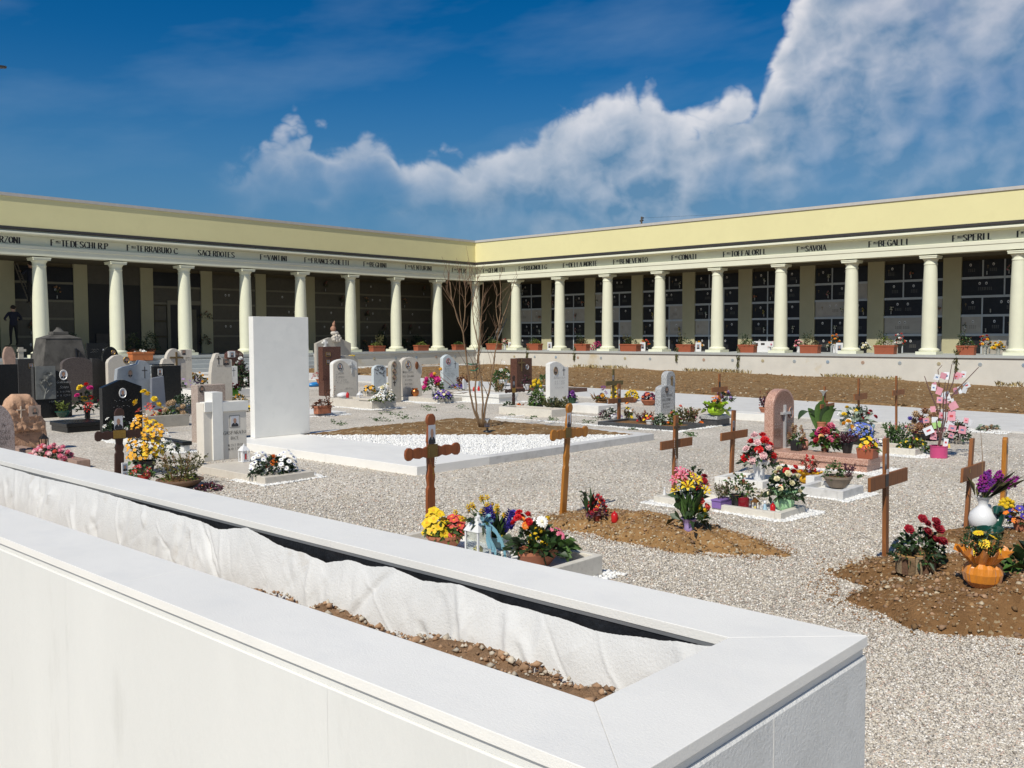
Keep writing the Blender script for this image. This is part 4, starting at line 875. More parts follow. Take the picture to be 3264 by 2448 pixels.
# ---------------------------------------------------------------- portraits, letters and crosses on a face turned to -Y
m_skin = mat('photo_skin', (.42, .24, .16), rough=.35, var=.1, vs=60); m_hair = mat('photo_hair', (.05, .035, .028), rough=.35); m_hairg = mat('photo_hair_grey', (.32, .31, .30), rough=.35)
m_suit = mat('photo_suit', (.02, .022, .03), rough=.35); m_bg = [mat('photo_white', (.62, .63, .66), rough=.3), mat('photo_blue', (.28, .32, .38), rough=.3), mat('photo_sepia', (.30, .24, .19), rough=.3)]
def portrait(par, x, z, w, h, y=-.004, oval=True, bg=0, frame=None, bald=False):
    mb = MB(); rx, rz = w/2, h/2
    E = lambda cx, cz, a, b, yy, n=18: [(cx+a*math.cos(2*math.pi*i/n), yy, cz+b*math.sin(2*math.pi*i/n)) for i in range(n)]
    clip = (lambda X, Z: (X, Z)) if not oval else (lambda X, Z: ((X, Z) if (X/rx)**2+(Z/rz)**2 <= .92 else (X*.95/math.sqrt((X/rx)**2+(Z/rz)**2), Z*.95/math.sqrt((X/rx)**2+(Z/rz)**2))))
    mb.flat(E(0, 0, rx, rz, 0) if oval else [(-rx, 0, -rz), (rx, 0, -rz), (rx, 0, rz), (-rx, 0, rz)], 0)
    sh = [(-.95, -1), (-.9, -.6), (-.55, -.32), (-.2, -.2), (.2, -.2), (.55, -.32), (.9, -.6), (.95, -1)]
    mb.flat([(clip(a*rx*.98, b*rz*.98)[0], -.0008, clip(a*rx*.98, b*rz*.98)[1]) for a, b in sh], 3)
    mb.flat([(-.14*rx, -.0010, -.22*rz), (.14*rx, -.0010, -.22*rz), (0, -.0010, -.62*rz)], 0)
    if not bald: mb.flat(E(0, .24*rz, rx*.47, rz*.45, -.0012), 2)
    mb.flat(E(0, .16*rz, rx*.40, rz*.44, -.0016), 1); mb.flat([(-.18*rx, -.0014, -.35*rz), (.18*rx, -.0014, -.35*rz), (.18*rx, -.0014, 0), (-.18*rx, -.0014, 0)], 1)
    for sx in (-1, 1): mb.flat(E(sx*rx*.15, .22*rz, rx*.06, rz*.03, -.0019, 8), 2)
    mb.flat(E(0, -.06*rz, rx*.12, rz*.03, -.0019, 8), 3)
    o = mb.build('photo', [m_bg[bg], m_skin, m_hairg if bald else m_hair, m_suit], par, (x, y, z))
    if frame:
        f = MB(); n = 20
        if oval:
            P = [(rx*math.cos(2*math.pi*i/n), -.001, rz*math.sin(2*math.pi*i/n)) for i in range(n+1)]
        else: P = [(-rx, -.001, -rz), (rx, -.001, -rz), (rx, -.001, rz), (-rx, -.001, rz), (-rx, -.001, -rz)]
        f.tube(P, max(.0025, w*.06), 6); f.build('photo_frame', frame, o)
    return o
def relief_cross(par, x, z, w, h, m, y=0.0, bar=.18, d=.012, drop=.32):
    mb = MB(); b = w*bar; mb.box(-b/2, b/2, -d, .001, -h/2, h/2); mb.box(-w/2, -b/2, -d*.96, .001, h/2-h*drop-b/2, h/2-h*drop+b/2); mb.box(b/2, w/2, -d*.96, .001, h/2-h*drop-b/2, h/2-h*drop+b/2)
    return mb.build('cross', m, par, (x, y, z), bev=min(.003, b*.15))

def arc(cx, cz, rx, rz, a0, a1, n): return [(cx+rx*math.cos(R(a0+(a1-a0)*i/n)), cz+rz*math.sin(R(a0+(a1-a0)*i/n))) for i in range(n+1)]
SHAPE = dict(
    rect=[(0, 0), (1, 0), (1, 1), (0, 1)],
    arch=[(0, 0), (1, 0)]+arc(.5, .72, .5, .28, 0, 180, 18),
    round=[(0, 0), (1, 0)]+arc(.5, .5, .5, .5, 0, 180, 22),
    soft=[(0, 0), (1, 0)]+arc(.5, .86, .5, .14, 0, 180, 14),
    gable=[(0, 0), (1, 0), (1, .88), (.56, 1), (.44, 1), (0, .88)],
    wave=[(0, 0), (1, 0), (1, .74), (.86, .76), (.72, .82), (.60, .90), (.46, .97), (.30, 1), (.14, .965), (0, .90)],
    wave2=[(0, 0), (1, 0), (1, .86), (.84, .865), (.70, .91), (.55, .965), (.36, 1), (.16, .985), (0, .95)],
    curvy=[(.06, 0), (.96, 0), (.985, .12), (.93, .3), (.9, .42), (.98, .56), (1, .72), (.94, .86), (.76, .95), (.5, 1), (.22, .985), (.04, .9), (0, .7), (0, .5), (.03, .2)],
    lobe=[(0, 0), (1, 0), (1, .66), (.98, .74), (.92, .78), (.88, .80)]+arc(.52, .72, .34, .28, 12, 168, 14)+[(.13, .80), (.06, .77), (0, .68)],
    leaf=[(0, 0), (1, 0), (1, .86), (.9, .87), (.6, .885), (.46, .92), (.40, 1), (.24, .985), (.09, .82), (.015, .6), (0, .35)],
    slant=[(0, 0), (1, 0), (.86, 1), (.06, .95)],
    shoulder=[(0, 0), (1, 0), (1, .82), (.72, .93), (.62, .96), (.38, .96), (.28, .93), (0, .82)],
    scoop=[(0, 0), (1, 0), (1, .80), (.82, .93), (.6, .99), (.5, 1), (.28, .98), (.06, .9), (0, .84)],
    ragged=[(0, 0), (1, 0), (1.0, .3), (.985, .62), (.95, .90), (.84, .98), (.66, 1.0), (.60, .93), (.40, .90), (.2, .88), (.05, .84), (.01, .6), (.02, .3)],
    rough=[(.04, 0), (.98, 0), (1.0, .2), (.965, .36), (.97, .5), (.86, .62), (.84, .78), (.70, .92), (.60, .99), (.42, .995), (.24, 1.0), (.12, .93), (.02, .80), (0, .66), (.07, .5), (.09, .3), (.03, .12)],
    curveR=[(0, 0), (1, 0), (1, .45), (.96, .62), (.85, .78), (.66, .9), (.35, .985), (0, 1)],
)
class Stone:
    """an upright stone whose face is turned to -Y; decorations are given at pixels of the photograph on that face"""
    def __init__(s, name, label, uL, vL, uR, vT, shape, m, th=.12, zb=0.0, bev=.006, group=None, cat='headstone', uT=None, part='slab', back=0):
        s.x0, s.y = G(uL, vL, zb); s.y += back; s.x0 = onY(uL, vL, s.y)[0] if back else s.x0
        s.x1 = onY(uR, vL, s.y)[0]; s.zt = onY(uT or (uL+uR)/2, vT, s.y)[1]; s.zb = zb
        s.t = thing(name, label, cat, ((s.x0+s.x1)/2, s.y, zb), 0, group)
        w, h = s.x1-s.x0, s.zt-zb; s.w, s.h, s.th = w, h, th
        if shape: s.slab = MB().prism([((a-.5)*w, b*h) for a, b in SHAPE[shape]], 0, th).build(part, m, s.t, bev=bev, smooth=0)
    def at(s, u, v):
        x, z = onY(u, v, s.y); return x-s.t.location.x, z-s.zb
    def px(s, u, v):
        return abs(onY(u+10, v, s.y)[0]-onY(u, v, s.y)[0])/10, abs(onY(u, v+10, s.y)[1]-onY(u, v, s.y)[1])/10
    def photo(s, u, v, w, h, y=-.004, **k):
        x, z = s.at(u, v); a, b = s.px(u, v); portrait(s.t, x, z, w*a, h*b, y=y, **k); return s
    def text(s, lines, m=None, slant=0.0, small=.7, thick=.85, thin=.34, y=-.003):
        for (txt, u, v, hp, *wp) in lines:           # pen start at pixel (u, v), height hp, optional width in pixels
            x, z = s.at(u, v); a, b = s.px(u, v); wide = .8
            if wp:
                e = glyphs(MB(), txt, 0, 0, hp*b, slant=slant, small=small); wide = max(.35, min(1.6, .8*wp[0]*a/e))
            mb = MB(); glyphs(mb, txt, x, z, hp*b, y=y, slant=slant, small=small, thick=thick, thin=thin, wide=wide); mb.build('inscription', m or m_lett, s.t)
        return s
    def cross(s, u, v, w, h, m, **k):
        x, z = s.at(u, v); a, b = s.px(u, v); relief_cross(s.t, x, z, w*a, h*b, m, **k); return s
    def panel(s, name, u0, u1, v0, v1, m, d=.012, back=.001, shape='rect', bev=.002, y=0.0):
        x0, z0 = s.at(u0, v1); x1, z1 = s.at(u1, v0); MB().prism([(x0+(x1-x0)*a, z0+(z1-z0)*b) for a, b in SHAPE[shape]], y-d, y+back).build(name, m, s.t, bev=bev); return s

def tomb(name, label, near, uL, uR, hpx, m, kind='solid', fill=None, w=.07, cat='grave', cap=None, base=None, z=0.0, group=None, rim=None, ry=None, xr=None):
    """low stone box: near = pixel of its lowest front corner, uL / uR = pixels of the corners to its left and right"""
    x0, y0 = G(near[0], near[1], z); h = hpx*PXS(near[0], near[1], z)
    y1 = ry or onX(uL, near[1]-30, x0)[0]; x1 = xr or onY(uR, near[1]-10, y0)[0]
    t = thing(name, label, cat, ((x0+x1)/2, (y0+y1)/2, z), 0, group); a, b = (x1-x0)/2, (y1-y0)/2
    if kind == 'solid': MB().box(-a, a, -b, b, -.05, h).build('slab', m, t, bev=.006)
    elif kind == 'cap':                                   # a plinth carrying a slightly larger cover slab
        c = h*(.42 if cap is None else cap); MB().box(-a+.02, a-.02, -b+.02, b-.02, -.05, h-c).build('plinth', base or m, t, bev=.004); MB().box(-a, a, -b, b, h-c+.001, h).build('cover_slab', m, t, bev=.01)
    else:                                                 # open kerb with something inside
        for (p, q_, r_, s_) in ((-a, a, -b, -b+w), (-a, a, b-w, b), (-a, -a+w, -b+w+.001, b-w-.001), (a-w, a, -b+w+.001, b-w-.001)): MB().box(p, q_, r_, s_, -.05, h).build('kerb', m, t, bev=.004)
        MB().box(-a+w-.005, a-w+.005, -b+w-.005, b-w+.005, -.04, h*.45).build('infill', fill or m_soil_red, t)
    if rim:
        MB().box(-a-.015, a+.015, -b-.015, b+.015, h, h+rim).build('cover_slab', m, t, bev=.01); h += rim
    return t, x0, x1, y0, y1, h

WP = []                                                   # where white marble chippings lie
def chips(x0, x1, y0, y1, n, out=.0):
    q = np.random.default_rng(len(WP)+50); a = q.uniform(x0-out, x1+out, n); b = q.uniform(y0-out, y1+out, n); WP.append(np.column_stack([a, b]))
def skirt(x0, x1, y0, y1, w, n):
    """chippings in an uneven ring round a tomb"""
    q = np.random.default_rng(len(WP)+70); a = q.uniform(x0-w*1.3, x1+w*1.3, n*16); b = q.uniform(y0-w*1.3, y1+w*1.3, n*16)
    d = np.maximum(np.maximum(x0-a, a-x1), np.maximum(y0-b, b-y1)); lim = w*(.55+.45*np.sin(a*3.1+b*2.3)*np.sin(a*1.3-b*4.1))
    k = (d > -.02) & (d < lim); WP.append(np.column_stack([a[k], b[k]])[:n*4])

def wood_cross(name, label, ub, vb, vt, armL, armR, va, wpx, m, z=0.0, ut=None, th=.028, arm_h=None, ornate=False, group=None, cat='cross'):
    """grave cross whose arms run along X; ub,vb foot, vt top, arms between pixels armL..armR at height va"""
    x, y = G(ub, vb, z); s = PXS(ub, vb, z); w = wpx*s
    xt, zt = onY(ut or ub, vt, y); xa0, za0 = onY(armL, va, y); xa1, za1 = onY(armR, va, y); za = onY(ub, va, y)[1]
    t = thing(name, label, cat, (x, y, z), 0, group); lean = (xt-x)/(zt-z); h = zt-z; ah = (arm_h or wpx)*s
    ax = x+lean*(za-z)
    def sh(pts): return [(px_+lean*pz, pz) for px_, pz in pts]
    if not ornate:
        MB().prism(sh([(-w/2, -.15), (w/2, -.15), (w/2, h), (-w/2, h)]), -th/2, th/2).build('post', m, t, bev=.003)
        MB().prism(sh([(xa0-ax, za-z-ah/2), (xa1-ax, za-z-ah/2), (xa1-ax, za-z+ah/2), (xa0-ax, za-z+ah/2)]), -th/2-.014, -th/2+.006).build('arm', m, t, bev=.003)
    else:
        zc = za-z; r = w*.62
        prof = [(.5, -.15), (.5, zc*.58), (.36, zc*.62), (.5, zc*.72), (.36, zc*.80), (.42, zc*.9), (.42, zc+ah*.8), (.5, zc+ah*.9), (.34, h-w*1.35), (.30, h-w*1.2)]
        rt = [(k*w, zz) for k, zz in prof]+[(math.cos(R(a))*r*.86, h-w*.55+math.sin(R(a))*w*.62) for a in range(-45, 90, 15)]+[(r*.1, h)]
        MB().prism(sh(rt+[(-a, b) for a, b in rt[::-1]]), -th/2, th/2).build('post', m, t, bev=.004)
        for sgn, ln in ((1, xa1-ax), (-1, ax-xa0)):
            top = [(0, .48), (.22, .50), (.34, .36), (.48, .50), (.62, .44), (.70, .34), (.80, .54), (.90, .56), (.98, .36), (1, .0)]
            pts = [(a*ln, b*ah) for a, b in top]; pts = pts+[(a, -b) for a, b in pts[::-1][1:]]
            P = [(sgn*a, zc+b) for a, b in pts]; P = P if sgn < 0 else P[::-1]
            MB().prism(sh(P), -th/2-.012, -th/2+.008).build('arm', m, t, bev=.003)
    t['_y'] = 0
    del t['_y']
    class C: pass
    c = C(); c.t = t; c.y = y-th/2-.0145; c.x = x; c.z = z
    def at(u, v):
        X, Z = onY(u, v, c.y); return X-x, Z-z
    c.at = at; c.s = s; c.th = th
    return c
def cphoto(c, u, v, w, h, **k):
    X, Z = c.at(u, v); k.setdefault('oval', False); portrait(c.t, X, Z, w*c.s, h*c.s, y=-c.th/2-.003, **k)
def cplate(c, u, v, w, h, m, name='name_plate', rot=0):
    X, Z = c.at(u, v); MB().box(-w*c.s/2, w*c.s/2, -c.th/2-.017, -c.th/2-.0138, -h*c.s/2, h*c.s/2).build(name, m, c.t, (X, 0, Z))
def crosary(c, u, v, w, h, m):
    X, Z = c.at(u, v); mb = MB(); a = w*c.s/2; L = h*c.s; y = -c.th/2-.021
    P = [(-a, y, 0), (-a*.9, y, -L*.3), (-a*.35, y, -L*.62), (0, y, -L*.72), (a*.35, y, -L*.62), (a*.9, y, -L*.3), (a, y, 0)]
    for p, q_ in zip(P[:-1], P[1:]):
        for k in range(5): mb.ell([p[i]+(q_[i]-p[i])*k/5 for i in range(3)], .0032, 5, 4)
    mb.box(-.0022, .0022, y-.002, y, -L, -L*.72); mb.box(-.010, .010, y-.0025, y-.0005, -L*.86, -L*.83)
    mb.build('rosary', m, c.t, (X, 0, Z))

# ================================================================ graves, from the left
def solid_xy(name, label, x0, x1, y0, y1, h, m, kind='solid', cat='grave', fill=None, w=.07, z=0.0, base=None):
    t = thing(name, label, cat, ((x0+x1)/2, (y0+y1)/2, z)); a, b = (x1-x0)/2, (y1-y0)/2
    if kind == 'solid': MB().box(-a, a, -b, b, -.05, h).build('slab', m, t, bev=.006)
    elif kind == 'cap':
        MB().box(-a+.025, a-.025, -b+.025, b-.025, -.05, h*.62).build('plinth', base or m, t, bev=.004); MB().box(-a, a, -b, b, h*.62+.001, h).build('cover_slab', m, t, bev=.012)
    else:
        for (p, q_, r_, s_) in ((-a, a, -b, -b+w), (-a, a, b-w, b), (-a, -a+w, -b+w+.001, b-w-.001), (a-w, a, -b+w+.001, b-w-.001)): MB().box(p, q_, r_, s_, -.05, h).build('kerb', m, t, bev=.006)
        MB().box(-a+w-.005, a-w+.005, -b+w-.005, b-w+.005, -.04, h*.5).build('infill', fill or m_soil_red, t)
    return t
def roughen(o, lev, amp, size):
    s = o.modifiers.new('sub', 'SUBSURF'); s.subdivision_type = 'SIMPLE'; s.levels = s.render_levels = lev
    tx = bpy.data.textures.new('rough', 'CLOUDS'); tx.noise_scale = size; tx.noise_depth = 3
    d = o.modifiers.new('rough', 'DISPLACE'); d.texture = tx; d.strength = amp; d.mid_level = .5; d.texture_coords = 'LOCAL'
    for p in o.data.polygons: p.use_smooth = True

# --- far left
s = Stone('rounded_headstone', 'rounded grey-pink headstone with dark script, cut by the left edge', -75, 1474, 50, 1288, 'round', mat('mauve_granite', (.33, .27, .25), rough=.5, var=.12, vs=10, speck=[(.22, .17, .16), (.44, .38, .36)], sps=110), th=.14)
s.text([('IN', 3, 1362, 12), ('TERA', -6, 1386, 13), ('TANA', -4, 1404, 13), ('NAR', -3, 1420, 12)], slant=.3, thick=.45)
# rough orange boulder headstone: grid front so that it can be hewn
def boulder():
    x0, y = G(18, 1446); x1 = onY(153, 1446, y)[0]; zt = onY(80, 1257, y)[1]; w, h = x1-x0, zt; th = .20
    t = thing('rough_headstone', 'rough-hewn orange boulder headstone with small cross and photo', 'headstone', ((x0+x1)/2, y, 0))
    import bisect
    pts = SHAPE['rough']; n = len(pts); ctr = (.5, .45); rings = 14; V = []; F = []; q = np.random.default_rng(8); M = 84
    per = []
    for i in range(n):
        a, b = pts[i], pts[(i+1) % n]; k = 5
        for j in range(k): per.append((a[0]+(b[0]-a[0])*j/k, a[1]+(b[1]-a[1])*j/k))
    M = len(per)
    bm_ = [(q.uniform(0, 1), q.uniform(0, 1), q.uniform(.012, .045), q.uniform(-.013, .015)) for _ in range(700)]
    def bump(a, b): return sum(hh*math.exp(-((a-c)**2+(b-d)**2)/(r*r)) for c, d, r, hh in bm_)
    for r in range(rings+1):
        k = r/rings
        for (a, b) in per:
            A, B = ctr[0]+(a-ctr[0])*k, ctr[1]+(b-ctr[1])*k; flatp = B < .36 and .1 < A < .82
            e = 0 if k < .82 else ((k-.82)/.18)**2*.05
            V.append(((A-.5)*w, -.015-(0 if flatp else .03+bump(A, B))+e, B*h))
    for k in (.5, 1.0):
        for (a, b) in per: V.append(((a-.5)*w*(1.03 if k < 1 else .97)+q.uniform(-.006, .006), th*k, max(0, b*h*(1.01 if k < 1 else .96))))
    for r in range(rings+2):
        for j in range(M): F.append((r*M+j, r*M+(j+1) % M, (r+1)*M+(j+1) % M, (r+1)*M+j))
    F.append(tuple(range((rings+2)*M, (rings+3)*M)))
    mb = MB(); mb.add(V, F); mb.build('boulder', m_rough, t, smooth=180)
    P = lambda u, v: (onY(u, v, y)[0]-t.location.x, onY(u, v, y)[1])
    x, z = P(61, 1313); relief_cross(t, x, z, .105, .165, mat('carved_stone', (.52, .42, .33), rough=.8), y=-.05, bar=.14, d=.03)
    x, z = P(105, 1309); MB().box(-.08, .08, -.068, -.02, -.075, .075).build('photo_panel', mat('sawn_stone', (.44, .32, .25), rough=.7, var=.08), t, (x, 0, z)); portrait(t, x, z, .085, .12, y=-.071, oval=True, bg=2)
    mb = MB()
    for tx, u, v, hh, wd in (('GIOVANNI', 66, 1371, .034, .75), ('GASPARATO', 58, 1382, .036, .75), ('* 12 4 1921', 68, 1391, .024, .6)):
        x, z = P(u, v); glyphs(mb, tx, x, z, hh, y=-.024, wide=wd)
    mb.build('inscription', m_lett, t); return x0, x1, y
bx0, bx1, by = boulder()
kx, ky = G(289, 1490)
solid_xy('grave_kerb', 'reddish split-stone kerb round the bed in front of the orange boulder', bx0+.03, kx, ky, by-.03, .10, m_roughp, kind='frame')
Stone('black_headstone', 'large plain black slab at the left edge behind the boulder', -45, 1345, 62, 1162, 'rect', m_black, th=.15)
Stone('dark_headstone', 'dark brown headstone with one small square photo, left of the carved-rose panel', 62, 1318, 113, 1144, 'rect', m_dkgr, th=.14).photo(99, 1166, 13, 15, oval=False, bg=1, frame=m_gold)
s = Stone('black_headstone', 'black headstone with grey carved-rose panel, oval photo and white script', 112, 1335, 231, 1168, 'curveR', m_black, th=.14)
s.panel('relief_panel', 114, 175, 1166, 1274, mat('relief_grey_stone', (.17, .175, .165), rough=.7, var=.2, vs=12), d=.02)
def relief(s):
    m = mat('relief_grey_stone'); k = s.px(150, 1220)[0]
    for (u, v, r) in ((150, 1196, 15), (133, 1214, 10), (158, 1222, 9)):
        x, z = s.at(u, v); me = blossom('rose', 'white').copy(); me.materials.clear(); me.materials.append(m); me.materials.append(m); o = link('carved_rose', me, s.t); place(o, (x, -.02, z), (-.15, -1, .15), r*k)
    for P in ([(140, 1270), (146, 1240), (150, 1205)], [(146, 1250), (136, 1232), (134, 1218)], [(145, 1255), (156, 1240), (158, 1228)]):
        MB().tube([(*(lambda a: (a[0], -.025, a[1]))(s.at(*q)),) for q in P], 2.0*k, 6).build('carved_stem', m, s.t, smooth=60)
    for (u, v, a) in ((138, 1246, 2.4), (160, 1250, .7), (128, 1230, 2.8), (166, 1236, .4)):
        x, z = s.at(u, v); L = 13*k; MB().add([(x, -.022, z), (x+L*.5*math.cos(a+.5), -.035, z+L*.5*math.sin(a+.5)), (x+L*math.cos(a), -.026, z+L*math.sin(a)), (x+L*.5*math.cos(a-.5), -.035, z+L*.5*math.sin(a-.5))], [(0, 1, 2, 3)]).build('carved_leaf', m, s.t)
relief(s)
s.photo(202, 1195, 24, 31, frame=m_porc, bg=0); s.text([('Gianfranco', 180, 1222, 8, 46), ('Sergio', 190, 1238, 8, 28), ('N. 10.11.1944', 180, 1252, 5, 44), ('M. 15. 9.2001', 181, 1264, 5, 42), ('I TUOI CARI', 156, 1283, 5, 36)], m_lettw, slant=.35, thick=.4)
tomb('black_tomb', 'low black tomb carrying the rose vase', (213, 1381), 158, 345, 31, m_black, kind='cap', base=m_black)
s = Stone('gabled_headstone', 'black gabled headstone with oval photo behind the dark wooden cross', 330, 1402, 456, 1211, 'gable', m_black, th=.12)
s.photo(391, 1253, 22, 30, frame=m_porc, bg=0, bald=True); s.text([('-. - . - .-', 364, 1281, 9, 56), ('. -. .- -. ', 362, 1299, 9, 58)], m_lettw)
hx1, hy0 = G(614, 1440)
solid_xy('black_tomb', 'black cover slab on white kerb, running out from the gabled headstone', s.x0+.02, hx1, hy0, s.y-.02, .15, m_black, kind='cap', base=m_white_stone)
skirt(s.x0, hx1, hy0, s.y, .16, 500)
s = Stone('rough_edged_headstone', 'grey-white headstone with ragged top, oval photo and thin incised cross', 372, 1322, 487, 1148, 'ragged', m_bluw2, th=.13, bev=.012)
s.photo(415, 1191, 18, 27, frame=m_bluw2, bg=2); s.cross(461, 1187, 17, 37, m_lett, bar=.14, d=.004)
s = Stone('cream_headstone', 'cream headstone with curved top and oval photo, left of the orange trough', 347, 1285, 417, 1131, 'scoop', m_beig, th=.14); s.photo(403, 1148, 19, 20, frame=m_gold, bg=2)
def monument():
    x, y = G(216, 1262); d = DEP(216, 1262)/F_PX; t = thing('tapered_monument', 'big weathered tapering stone monument with low roof and knob', 'monument', (x, y+.5, 0))
    w0, w1 = 88*d, 56*d; H = onY(216, 1079, y)[1]; z2 = onY(216, 1067, y)[1]; z3 = onY(216, 1057, y)[1]; z4 = onY(216, 1043, y)[1]
    o = MB().taper(-w0, w0, -.55, .55, 0, H, w1/w0).build('body', m_mons, t, bev=.02)
    MB().taper(-w1*1.03, w1*1.03, -.37, .37, H+.001, z2, .44).build('roof', m_mons, t, bev=.01)
    MB().taper(-w1*.44, w1*.44, -.17, .17, z2+.001, z3, .95).build('drum', m_mons, t, bev=.01)
    MB().lathe([(w1*.30, 0), (w1*.18, (z4-z3)*.5), (w1*.12, (z4-z3)*.75), (w1*.12, z4-z3)], 12, (0, 0, z3)).build('knob', m_mons, t, smooth=40)
    mb = MB(); mb.tube([(.28, -.41, H-.28), (.28, -.47, H-.58), (.36, -.46, H-.5), (.38, -.43, H-.36), (.28, -.41, H-.28)], .025, 6); mb.build('emblem', m_blkp, t)
monument()
Stone('slab_headstone', 'plain rose-brown granite slab behind the vase of roses', 202, 1292, 298, 1139, 'soft', m_rosy, th=.14)
Stone('curved_headstone', 'dark brown headstone with top curving down to the right', 297, 1284, 358, 1141, 'curveR', m_dkgr, th=.14)
s = Stone('black_headstone', 'glossy black headstone with white letters and tiny photos at the column foot', 281, 1226, 346, 1094, 'rect', m_black, th=.14); s.text([('-.-..-.', 292, 1116, 5, 36), ('..-.-.-', 288, 1124, 5, 40)], m_lettw); s.photo(332, 1118, 9, 11, oval=False, bg=0); s.photo(333, 1140, 9, 10, oval=False, bg=0)
s = Stone('arched_black_headstone', 'black arched headstone with gold oval before the column base', 330, 1232, 381, 1105, 'arch', m_black, th=.12); s.photo(361, 1123, 12, 14, frame=m_gold, bg=2)
Stone('small_rough_stone', 'small pinkish rough stone near the left edge under the portico', 13, 1212, 60, 1105, 'rough', m_roughp, th=.16, bev=.02)
s = Stone('stone_cross', 'small pale stone cross beside the pinkish rough stone', 62, 1207, 78, 1107, 'rect', m_beig2, th=.09, cat='cross', part='shaft'); s.panel('arm', 56, 83, 1113, 1121, m_beig2, d=.02, back=.08)
s = Stone('black_headstone', 'low black headstone with brass plate at the foot of the left column', 106, 1216, 156, 1126, 'rect', m_black, th=.2); s.panel('brass_plate', 108, 127, 1132, 1140, m_gold, d=.006)
s = Stone('lobed_headstone', 'pale lobed headstone with large dark bronze crucifix', 518, 1264, 595, 1111, 'lobe', m_beig, th=.14); s.cross(562, 1144, 42, 45, m_bronze, bar=.12, d=.03, drop=.4)
s = Stone('small_plaque_stone', 'small pale plaque stone with photo beside the lobed headstone', 578, 1245, 614, 1114, 'rect', m_beig, th=.1); s.photo(586, 1123, 12, 16, oval=False, bg=2); s.text([('F. ANDREA', 584, 1143, 4, 26), ('11-10-1979', 585, 1150, 4, 24)])
s = Stone('black_headstone', 'black stepped headstone with small photo behind the slanted grey slab', 492, 1292, 579, 1166, 'rect', m_black, th=.12); s.panel('step', 492, 556, 1160, 1166, m_black, d=0, back=.12); s.photo(510, 1186, 13, 20, oval=False, bg=1, frame=m_porc)
s = Stone('slanted_headstone', 'slanted lavender-grey book slab with faint writing', 484, 1318, 531, 1199, 'slant', mat('lavender_stone', (.20, .21, .24), rough=.5, var=.1), th=.09); s.text([('. - -.', 488, 1218, 5, 26), ('.- .- .', 488, 1229, 5, 26), ('- - .-', 489, 1240, 5, 22)], thick=.4)
s = Stone('leaf_shaped_headstone', 'cream headstone rising to a rounded left point, with cross and photo', 674, 1288, 742, 1125, 'leaf', m_beig, th=.14); s.cross(697, 1148, 13, 27, m_lett, bar=.2, d=.006); s.photo(721, 1154, 18, 17, oval=False, bg=2, frame=m_lett); s.text([('CRISTINA', 693, 1169, 5, 33)])
s = Stone('white_plaque_headstone', 'white headstone with framed photo and script, next to the dark bush', 684, 1272, 759, 1168, 'rect', m_white_stone, th=.1); s.photo(701, 1189, 17, 22, oval=False, bg=2, frame=m_lett); s.text([('Margari', 713, 1184, 7, 22), ('Oreste', 715, 1195, 7, 17), ('N. 27.1.1940', 713, 1204, 4, 28), ('M. 29.10.2001', 714, 1211, 4, 28), ('TUOI CARI', 721, 1218, 4, 20)], slant=.3, thick=.4); s.cross(745, 1186, 11, 28, m_lett, bar=.1, d=.003)
s = Stone('brown_headstone', 'low brown headstone with two oval photos half hidden by the white slab', 724, 1240, 778, 1116, 'soft', m_brown, th=.14); s.photo(766, 1130, 10, 12, bg=2); s.photo(752, 1130, 10, 12, bg=2); s.panel('photo_stand', 726, 748, 1119, 1139, m_porc, d=.03); s.photo(738, 1130, 11, 15, y=-.034, oval=False, bg=1)
s = Stone('pink_block_headstone', 'pinkish granite block headstone with dark oval photo, behind the cross-shaped headstone', 633, 1412, 722, 1226, 'rect', mat('pink_beige_granite', (.40, .315, .26), rough=.7, var=.12, vs=10, speck=[(.30, .22, .18), (.5, .42, .36)], sps=120), th=.2); s.photo(643, 1241, 15, 22, frame=m_blkp, bg=2); s.text([('. -- -.-', 652, 1265, 5, 56)], m_lettw)
# grave with the raised-cross headstone
t, x0, x1, y0, y1, hb = tomb('grave_slab', 'beige grave slab carrying the white daisies, before the cross-shaped headstone', (845, 1547), 630, 1003, 25, m_beig)
skirt(x0, x1+.12, y0, y0+.5, .13, 260)
s = Stone('cross_headstone', 'beige headstone with raised white cross, photo and engraved capitals', 651, 1473, 788, 1281, 'rect', mat('warm_grey_stone', (.74, .69, .60), rough=.6, var=.06, vs=6), th=.17, zb=hb)
m_crs = mat('pale_cross_stone', (.78, .77, .72), rough=.6, var=.05)
s.panel('cross_upright', 678, 706, 1249, 1468, m_crs, d=.022, back=.165); s.panel('cross_bar', 650.5, 677.8, 1281, 1314, m_crs, d=.02, back=.10); s.panel('cross_bar', 706.2, 788, 1277, 1312, m_crs, d=.02, back=.10)
s.panel('photo_border', 732, 764, 1322, 1364, m_lett, d=.002); s.panel('photo_mount', 733, 763, 1323, 1363, mat('warm_grey_stone'), d=.003); s.photo(748, 1343, 24, 34, y=-.0045, oval=False, bg=0, bald=True)
s.text([('GASPARATO', 712, 1387, 11, 74), ('BICE', 736, 1402, 10, 27), ('N 21 2 1930', 727, 1424, 7.5, 48), ('M 10 3 2012', 728, 1436, 7.5, 46)])

